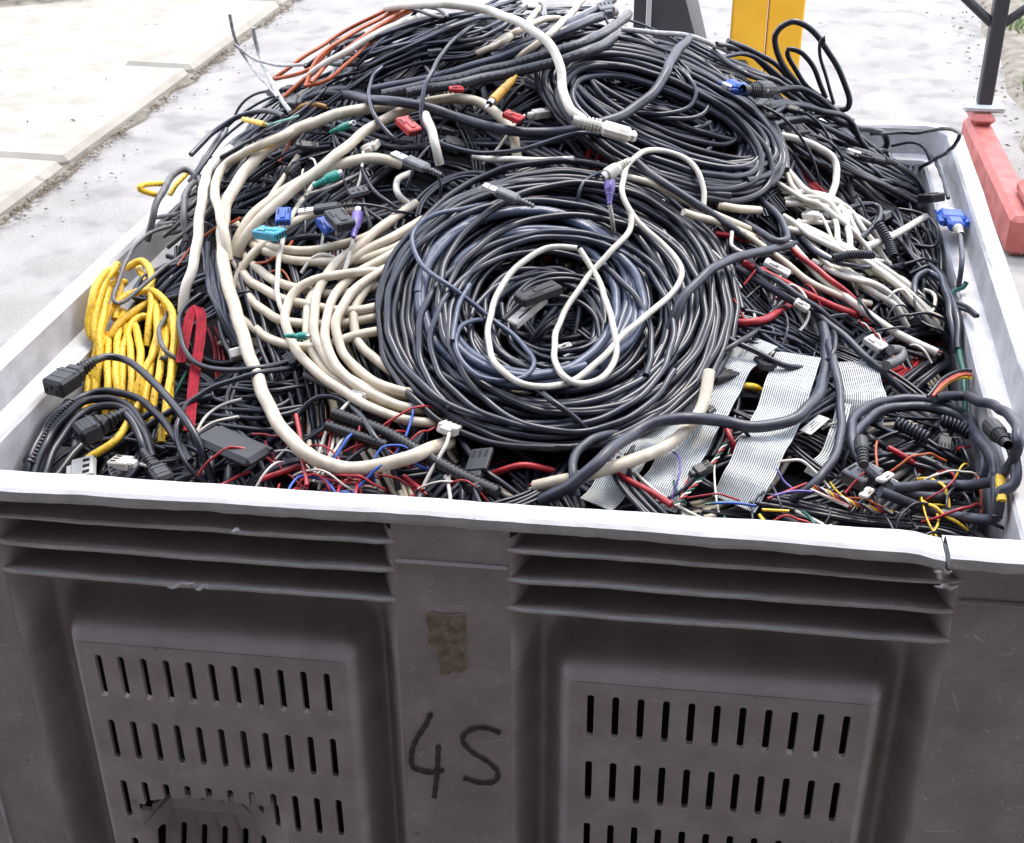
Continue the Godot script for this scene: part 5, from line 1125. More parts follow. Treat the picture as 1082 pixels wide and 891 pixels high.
	["black_cable_coil","oval coil of black cable at the upper right of the heap","",["black","blackb","black","blackb","black","blackb","black"],"coil",[5,4.6,5,3.6,4.2,4.6,4.6],[[316,842,-169,299,839,-139,281,839,-115,262,840,-97,236,844,-82,211,849,-74,179,857,-69,148,866,-70,113,877,-77,78,891,-91,44,906,-112,19,921,-133,3,935,-157,-5,951,-186,-2,962,-207,10,969,-225,33,974,-241,59,973,-249,106,967,-252,152,952,-257,190,937,-256,233,917,-248,267,896,-236,291,877,-222,306,862,-204,312,847,-177,308,839,-151,296,834,-123,273,834,-92,247,837,-73,216,843,-61,177,852,-56,140,863,-58,99,878,-70,64,892,-88,31,908,-112,8,924,-137,-6,939,-162,-9,954,-191,-3,964,-211,14,972,-232,38,975,-246,71,974,-253,119,966,-256,160,952,-263,185,942,-264,228,923,-259,267,900,-248,296,878,-233,311,862,-215,316,854,-202,318,847,-186,314,839,-159,298,833,-122,275,834,-94,243,838,-73,212,844,-62,176,854,-58,134,866,-61,98,879,-72,63,893,-90,31,910,-114,9,926,-141,-3,942,-169,-5,954,-192,2,965,-213,20,973,-236,44,976,-250,78,975,-256,120,968,-259,154,957,-266,181,945,-269,213,931,-265,248,911,-253,269,895,-239,287,878,-217,292,869,-203,294,861,-186,291,851,-158,279,845,-130,255,843,-98,227,845,-78,200,850,-67,168,858,-62,129,869,-65,91,882,-77,49,900,-101,18,918,-127,-4,935,-156,-14,951,-185,-15,960,-201,-13,967,-217,-6,973,-231,3,978,-244,27,982,-262,46,982,-270,59,982,-272,105,977,-265,125,972,-265,184,948,-278,210,935,-277,240,920,-270,280,894,-255,305,874,-237,317,857,-213,322,838,-168],[118,883,-87,84,897,-101,55,912,-115,35,924,-131,22,934,-146,12,945,-166,11,956,-188,19,965,-209,35,969,-224,54,970,-232,80,967,-236,114,959,-237,148,947,-234,188,929,-223,218,912,-212,239,896,-200,252,883,-187,259,872,-168,258,862,-142,249,855,-115,232,854,-90,212,856,-73,191,860,-63,165,866,-59,140,873,-60,110,883,-68,86,893,-79,59,907,-99,39,919,-119,27,930,-140,21,941,-164,24,952,-188,35,959,-208,54,963,-220,75,962,-226,103,958,-231,137,948,-232,178,934,-224,216,914,-216,238,900,-208,256,885,-194,265,873,-176,266,863,-153,258,856,-128,242,854,-108,223,855,-94,197,860,-83,166,868,-77,135,878,-78,99,891,-86,65,905,-101,38,918,-117,14,934,-140,3,945,-159,-1,956,-180,4,965,-201,19,971,-219,39,972,-229,60,971,-234,100,963,-237,138,951,-237,182,934,-227,218,914,-217,240,899,-209,258,884,-195,268,873,-178,271,862,-153,265,855,-124,252,852,-98,235,852,-80,215,855,-69,189,860,-62,157,869,-61,125,880,-68,95,892,-82,67,905,-102,47,918,-123,36,929,-142,32,940,-165,33,947,-181,43,955,-201,60,960,-215,86,960,-226,121,954,-234,148,947,-236,187,933,-231,224,914,-224,246,898,-214,260,886,-201,269,873,-181,270,862,-155,261,855,-127,251,853,-111,239,853,-97,214,857,-79,187,863,-69,162,870,-66,130,879,-70],[18,976,-212,50,978,-229,78,977,-238,121,969,-246,168,953,-252,201,939,-250,237,921,-242,263,903,-231,282,888,-216,296,872,-192,299,860,-169,294,852,-142,281,848,-115,262,848,-91,241,850,-74,213,855,-61,181,862,-54,145,872,-54,109,884,-63,74,899,-80,48,913,-100,31,926,-119,22,942,-145,24,952,-167,35,959,-187,53,963,-202,81,963,-215,109,959,-221,143,952,-224,201,932,-222,248,906,-220,269,892,-215,288,878,-201,301,863,-179,304,852,-155,297,845,-129,282,842,-104,257,844,-80,231,849,-65,200,856,-56,163,867,-53,128,878,-58,94,890,-69,60,904,-87,32,917,-109,12,931,-131,1,947,-157,2,959,-176,11,967,-193,33,971,-208,58,971,-217,91,966,-224,131,957,-227,190,937,-226,241,912,-226,264,898,-222,285,884,-210,301,868,-192,306,857,-171,303,849,-146,290,845,-120,271,846,-97,244,850,-77,211,858,-63,178,867,-58,146,877,-59,110,890,-69,76,904,-86,46,921,-109,29,935,-131,20,950,-159,22,961,-183,34,969,-204,52,973,-219,81,973,-231,125,965,-241,172,950,-248,211,933,-247,247,915,-239,273,898,-227,292,883,-212,304,867,-190,307,855,-167,302,847,-141,288,843,-114,269,843,-91,241,846,-69,214,851,-57,182,858,-51,146,869,-52,111,881,-60,82,894,-74,55,909,-94,38,924,-116,32,935,-136,34,946,-159,41,955,-184],[218,898,-171,195,894,-153,168,896,-143,134,905,-139,97,921,-143,67,938,-158,52,950,-171,46,958,-180,45,965,-190,48,971,-199,56,974,-207,75,974,-215,96,970,-219,117,965,-220,175,940,-216,199,926,-211,215,915,-204,227,904,-194,231,897,-185,230,892,-176,225,888,-167,216,887,-159,198,889,-149,158,898,-141,113,914,-140,75,931,-148,49,948,-164,44,955,-172,43,960,-180,48,963,-187,64,963,-197,84,960,-202,105,954,-203,138,941,-203,163,929,-199,181,920,-192,203,906,-178,216,894,-167,222,882,-153,221,876,-144,211,871,-129,194,871,-118,175,875,-112,156,880,-111,131,889,-114,101,902,-121,79,915,-130,63,927,-140,55,935,-149,50,944,-160,49,951,-171,53,957,-182,61,960,-192,72,961,-199,92,960,-206,119,955,-210,145,946,-211,191,926,-209,220,907,-197,232,896,-185,234,889,-176,231,885,-167,223,883,-159,212,883,-151,192,886,-143,153,897,-138,105,918,-142,87,927,-148,71,937,-160,59,949,-174,56,956,-184,58,961,-193,65,965,-200,76,966,-206,95,965,-212,122,959,-215,148,950,-216,172,939,-214,195,925,-209,220,906,-195,230,894,-181,236,881,-166],[236,865,-133,180,883,-124,115,909,-127,84,923,-134,61,935,-142,46,946,-151,37,956,-162,38,961,-170,48,964,-181,65,963,-189,90,958,-195,154,939,-196,218,912,-192,262,887,-185,277,876,-177,283,870,-168,284,866,-157,276,863,-142,261,863,-133,241,866,-129,172,886,-123,113,908,-126,55,936,-141,40,946,-149,32,955,-159,32,960,-166,40,964,-177,56,964,-185,82,959,-192,136,944,-196,201,919,-191,237,898,-183,249,888,-175,252,882,-168,250,878,-161,238,876,-150,219,879,-141,198,884,-135,170,893,-131,144,903,-131,112,917,-135,87,929,-142,70,940,-151,59,951,-163,56,957,-171,63,962,-184,73,963,-191,92,961,-198,131,952,-203,195,930,-205,255,901,-204,280,885,-195,284,877,-185,280,875,-178,271,875,-171,251,878,-161,200,894,-148,147,913,-145,108,928,-150,61,951,-164,52,959,-172,51,963,-178,56,965,-184,70,965,-192,90,961,-197,118,954,-200,192,927,-200,229,910,-197,258,893,-193,273,882,-186,281,875,-178,285,869,-167,285,865,-154,280,862,-141,270,861,-130,241,861,-119],[84,907,-80,49,928,-110,39,940,-127,39,947,-139,44,953,-150,54,955,-160,74,955,-173,95,952,-181,123,945,-185,157,935,-185,198,919,-181,231,904,-175,249,893,-170,266,882,-162,278,871,-148,282,864,-136,281,859,-122,271,855,-101,253,856,-85,234,860,-74,209,866,-65,176,876,-62,145,885,-64,116,896,-70,85,907,-81,62,917,-93,40,928,-110,28,938,-125,22,949,-142,27,958,-155,41,962,-165,58,962,-173,90,955,-184,117,949,-187,163,935,-186,205,918,-183,237,903,-178,256,892,-172,273,880,-161,282,869,-145,281,864,-133,275,861,-121,264,860,-111,243,861,-102,214,865,-101,172,875,-102,139,887,-105,106,900,-111,74,916,-119,56,928,-126,42,941,-136,37,949,-145,37,957,-154,46,964,-168,62,966,-180,81,964,-188,113,958,-194,153,948,-196,204,930,-196,245,911,-195,273,895,-191,294,880,-184,304,868,-174,306,862,-163,302,858,-150,289,856,-130,277,857,-119,258,860,-111,221,867,-110,184,877,-109,153,889,-110,117,904,-115,88,917,-123,61,933,-133,47,944,-141,37,955,-154,36,965,-170,45,971,-184,60,973,-194,92,970,-201,132,960,-204,171,947,-205,214,929,-202,245,912,-198,263,901,-193,280,888,-184,291,875,-168,292,869,-155,289,864,-142,276,861,-124,258,862,-114,240,863,-110,201,870,-109,154,886,-107,121,898,-112,83,914,-120],[247,840,-60,209,848,-47,176,857,-42,145,867,-44,109,880,-53,75,895,-69,42,914,-94,25,931,-117,20,940,-130,20,950,-142,28,961,-156,49,969,-169,81,968,-180,112,962,-187,150,951,-189,195,934,-186,237,912,-179,265,894,-168,288,876,-152,299,858,-137,301,850,-128,299,842,-117,289,834,-96,267,832,-71,242,835,-54,205,844,-41,169,855,-39,138,865,-42,103,880,-53,75,893,-68,48,910,-89,31,927,-110,25,941,-126,28,954,-142,39,963,-156,62,968,-170,87,966,-181,119,960,-187,152,951,-189,194,935,-186,231,916,-180,253,902,-172,273,886,-158,283,873,-142,286,860,-123,280,850,-102,265,846,-82,245,846,-66,217,851,-52,191,857,-46,161,867,-45,133,877,-49,100,891,-61,73,905,-77,48,923,-97,32,938,-118,26,950,-137,28,962,-158,37,971,-175,53,976,-187,77,977,-197,110,972,-206,145,962,-213,178,950,-218,217,933,-219,248,917,-216,270,904,-210,290,889,-200,303,876,-190,309,867,-180,312,858,-167,310,852,-150,298,847,-124,286,848,-107,267,851,-85]],0],
	["black_cable","thin black cable looped on top of the oval coil","","blackb","tube",3,[[102,917,-144,137,917,-140,158,917,-143,184,919,-157,193,923,-165,197,930,-174,196,937,-182,186,948,-197,170,954,-220,140,963,-270]],0],
	["black_cable","second thin black loop on top of the oval coil","","blackb","tube",3,[[130,910,-147,152,911,-141,166,911,-140,186,910,-145,199,911,-153,208,913,-163,213,917,-177,212,921,-195,207,927,-216]],0],
	["black_cable","thin black wire fanned over the oval coil","wires over the oval coil","black","tube",2.4,[[146,948,-337,165,954,-265,181,951,-216,185,949,-206,193,941,-193,201,931,-188,208,920,-188]],0],
	["black_cable","thin black wire fanned over the oval coil","wires over the oval coil","black","tube",1.9,[[139,963,-271,155,960,-232,171,953,-203,184,940,-189,195,924,-183]],0],
	["black_cable","thin black wire fanned over the oval coil","wires over the oval coil","black","tube",2.0,[[146,962,-279,162,960,-244,177,954,-215,187,944,-200,191,931,-196]],0],
	["black_cable","thin black wire fanned over the oval coil","wires over the oval coil","black","tube",2.2,[[151,961,-283,174,956,-239,184,952,-223,189,949,-218,194,944,-216,199,939,-218,215,919,-236]],0],
	["black_cable","thin black wire fanned over the oval coil","wires over the oval coil","black","tube",2.1,[[147,958,-269,160,955,-223,169,951,-202,174,948,-195,183,940,-188,194,925,-184]],0],
	["thick_black_cable","thick black cable uppermost of the printed ones at the top","thick printed cables at the top","blackb","tube",6.4,[[-75,969,-194,-7,992,-236,5,995,-246,17,997,-261,32,996,-301,55,988,-402,69,988,-446]],0],
	["thick_black_cable","thick black cable second from the top of the printed ones","thick printed cables at the top","blackb","tube",6.8,[[-233,932,-148,-159,946,-160,-72,968,-181,-23,983,-203,7,993,-223,24,996,-243,40,996,-279,55,989,-334,73,973,-427]],0],
	["thick_black_cable","thick black cable with white print ending beside the dark machine","thick printed cables at the top","printed","tube",7,[[-212,933,-129,-138,948,-143,-88,958,-158,-33,969,-174,21,985,-184,34,988,-189,45,990,-198,56,991,-215,61,991,-228,71,988,-265,83,979,-344,93,968,-439]],0],
	["thick_black_cable","lowest of the thick printed black cables at the top","thick printed cables at the top","printed","tube",6.8,[[-174,943,-109,-115,952,-123,-68,957,-145,-44,961,-153,-18,967,-156,22,978,-157,34,982,-160,47,985,-166,59,987,-179,64,987,-189,74,985,-216,82,982,-257,92,972,-338]],0],
	["cream_cable","cream cable tucked above the thick black cables","","cream","tube",4.6,[[-105,962,-226,-82,976,-207,-68,984,-200,-62,988,-199,-56,990,-202,-47,994,-220,-41,993,-256,-39,991,-282,-38,976,-429]],0],
	["cream_cable","cream cable curling at the top of the heap","","cream","tube",4.4,[[-87,967,-248,-73,979,-228,-59,989,-215,-48,996,-213,-42,999,-217,-28,1001,-245,-15,997,-286,-6,992,-312,7,980,-348]],0],
	["cream_cable","cream cable leaving the top edge of the heap","","cream","tube",4.6,[[-41,969,-190,-25,981,-191,-10,992,-197,0,998,-206,8,1002,-224,17,1001,-283,28,991,-439]],0],
	["black_cable","black cable lying over the flat bundle at the top","black cables over the flat top bundle","blackb","tube",2.7,[[-277,953,-237,-237,962,-240,-189,976,-232,-169,982,-232,-150,987,-238,-133,990,-250,-117,992,-267,-102,993,-292,-64,986,-418]],0],
	["black_cable","black cable lying over the flat bundle at the top","black cables over the flat top bundle","blackb","tube",2.4,[[-256,950,-239,-196,977,-242,-183,981,-247,-153,987,-267,-122,993,-279,-110,994,-288,-99,994,-303,-89,990,-328,-67,976,-414]],0],
	["black_cable","black cable lying over the flat bundle at the top","black cables over the flat top bundle","blackb","tube",2.8,[[-263,934,-222,-197,974,-225,-180,982,-232,-163,988,-247,-141,992,-277,-121,994,-314,-91,985,-387,-79,981,-403,-67,978,-414]],0],
	["black_cable","black cable lying over the flat bundle at the top","black cables over the flat top bundle","blackb","tube",2.5,[[-265,929,-217,-211,957,-207,-186,968,-208,-169,975,-212,-145,981,-221,-109,987,-243,-94,989,-260,-80,990,-289,-68,988,-337,-55,982,-419]],0],
	["black_cable","black cable lying over the flat bundle at the top","black cables over the flat top bundle","blackb","tube",2.8,[[-263,938,-225,-208,966,-215,-182,976,-213,-156,980,-216,-124,981,-221,-106,982,-229,-95,983,-237,-80,986,-259,-72,987,-285,-63,985,-343,-56,979,-419]],0],
	["black_cable","black cable lying over the flat bundle at the top","black cables over the flat top bundle","blackb","tube",2.8,[[-287,945,-229,-268,954,-233,-250,962,-240,-212,974,-274,-194,979,-285,-181,983,-289,-147,993,-290,-135,995,-297,-125,996,-313,-107,994,-367,-98,995,-389,-87,999,-403,-69,1006,-413]],0],
	["black_cable","black cable lying over the flat bundle at the top","black cables over the flat top bundle","blackb","tube",2.8,[[-269,941,-225,-250,958,-237,-238,969,-251,-217,980,-285,-201,983,-301,-195,984,-303,-181,987,-302,-144,996,-286,-130,998,-288,-124,998,-292,-108,997,-318,-83,993,-382,-72,993,-401,-59,995,-415]],0],
	["black_cable","black cable lying over the flat bundle at the top","black cables over the flat top bundle","blackb","tube",3.1,[[-293,945,-287,-268,960,-267,-247,972,-258,-234,977,-261,-205,985,-280,-192,988,-286,-150,998,-287,-137,1000,-290,-125,1001,-299,-119,1001,-307,-88,992,-382,-70,990,-409]],0],
	["black_cable","black cable lying over the flat bundle at the top","black cables over the flat top bundle","blackb","tube",2.7,[[-293,939,-269,-264,952,-242,-240,961,-228,-196,976,-217,-183,980,-217,-171,984,-222,-154,990,-233,-138,994,-249,-117,997,-271,-100,996,-288,-77,990,-319,-55,979,-362]],0],
	["black_cable","black cable lying over the flat bundle at the top","black cables over the flat top bundle","blackb","tube",3.1,[[-257,940,-225,-215,962,-213,-189,975,-210,-165,985,-218,-142,993,-235,-120,997,-260,-104,997,-285,-89,993,-323,-66,981,-405]],0],
	["thick_grey_cable","thick grey cable sweeping right under the white plug and up beside the oval coil","","greyd","tube",6.6,[[-276,914,-186,-225,928,-124,-208,932,-109,-184,935,-97,-162,933,-94,-128,926,-92,-107,921,-88,-51,914,-68,-31,913,-64,-12,911,-66,20,910,-73,59,918,-72,72,921,-75,90,924,-86,117,929,-116,136,938,-140,147,946,-160,155,957,-186,160,962,-211,170,967,-262,183,969,-317]],0],
	["black_cable","thin black cable hanging in a loop left of the red block","","blackb","tube",3,[[-222,950,-218,-233,943,-190,-234,939,-164,-228,932,-122,-216,923,-91,-202,912,-72,-192,905,-63,-181,898,-57,-163,890,-58,-139,885,-73]],0],
	["black_cable","thin black cable dropping from the top and running to the white plug","","blackb","tube",3,[[-101,983,-319,-111,990,-269,-121,990,-231,-136,979,-184,-144,967,-128,-148,957,-103,-150,943,-88,-148,922,-71,-139,910,-57,-123,903,-43,-104,899,-33,-84,897,-27,-58,896,-27,-20,898,-36,21,907,-53,56,914,-62,74,912,-69,99,905,-84]],0],
	["black_cable","thin black cable curled at the top left of the bundle","","black","tube",2.8,[[-231,990,-366,-215,990,-353,-196,992,-330,-150,1003,-256,-144,1005,-251,-149,1005,-269,-164,1002,-302,-191,995,-345,-198,991,-353,-209,983,-358,-219,968,-351]],0],
	["black_cable","thin black cable crossing the cream cable above the big coil","","black","tube",2.6,[[-234,884,-56,-210,872,2,-195,865,28,-184,860,40,-173,856,48,-163,850,50,-152,844,47,-142,838,40]],0],
	["black_cable","short black cable beside the purple plug","","black","tube",2.6,[[-222,857,-5,-207,854,35,-194,848,69,-188,841,83,-183,825,94]],0],
	["white_cable","white cable arching over the top with a ribbed plug","","white","tube",6,[[-252,988,-361,-225,997,-338,-177,1016,-277,-150,1023,-251,-143,1024,-246,-128,1024,-243,-103,1020,-245,-89,1018,-242,-68,1017,-226,-32,1015,-188,-7,1007,-162,13,994,-141,24,976,-122,28,961,-106,34,949,-85,41,942,-71,59,933,-56]],0],
	["white_cable","straight grey-white cable end above the big coil","","white","tube",4,[[-81,879,-57,-53,886,-33,-34,889,-25,-16,889,-25,20,888,-32,50,891,-30]],0],
	["white_cable","white cable hook left of the big coil","","white","tube",4.2,[[-150,844,26,-161,859,31,-166,865,22,-167,867,5,-160,864,-31]],0],
	["white_cable","white sleeve hanging between the red block and the purple plug","","white","tube",6,[[-146,925,-80,-134,915,-54,-128,907,-41,-123,896,-33,-120,877,-30]],0],
	["grey_ring","grey cable hook at the end of the straight grey cable","","grey","tube",6,[[432,732,174,447,728,153,453,727,140,453,730,132,450,731,132,437,737,143]],0],
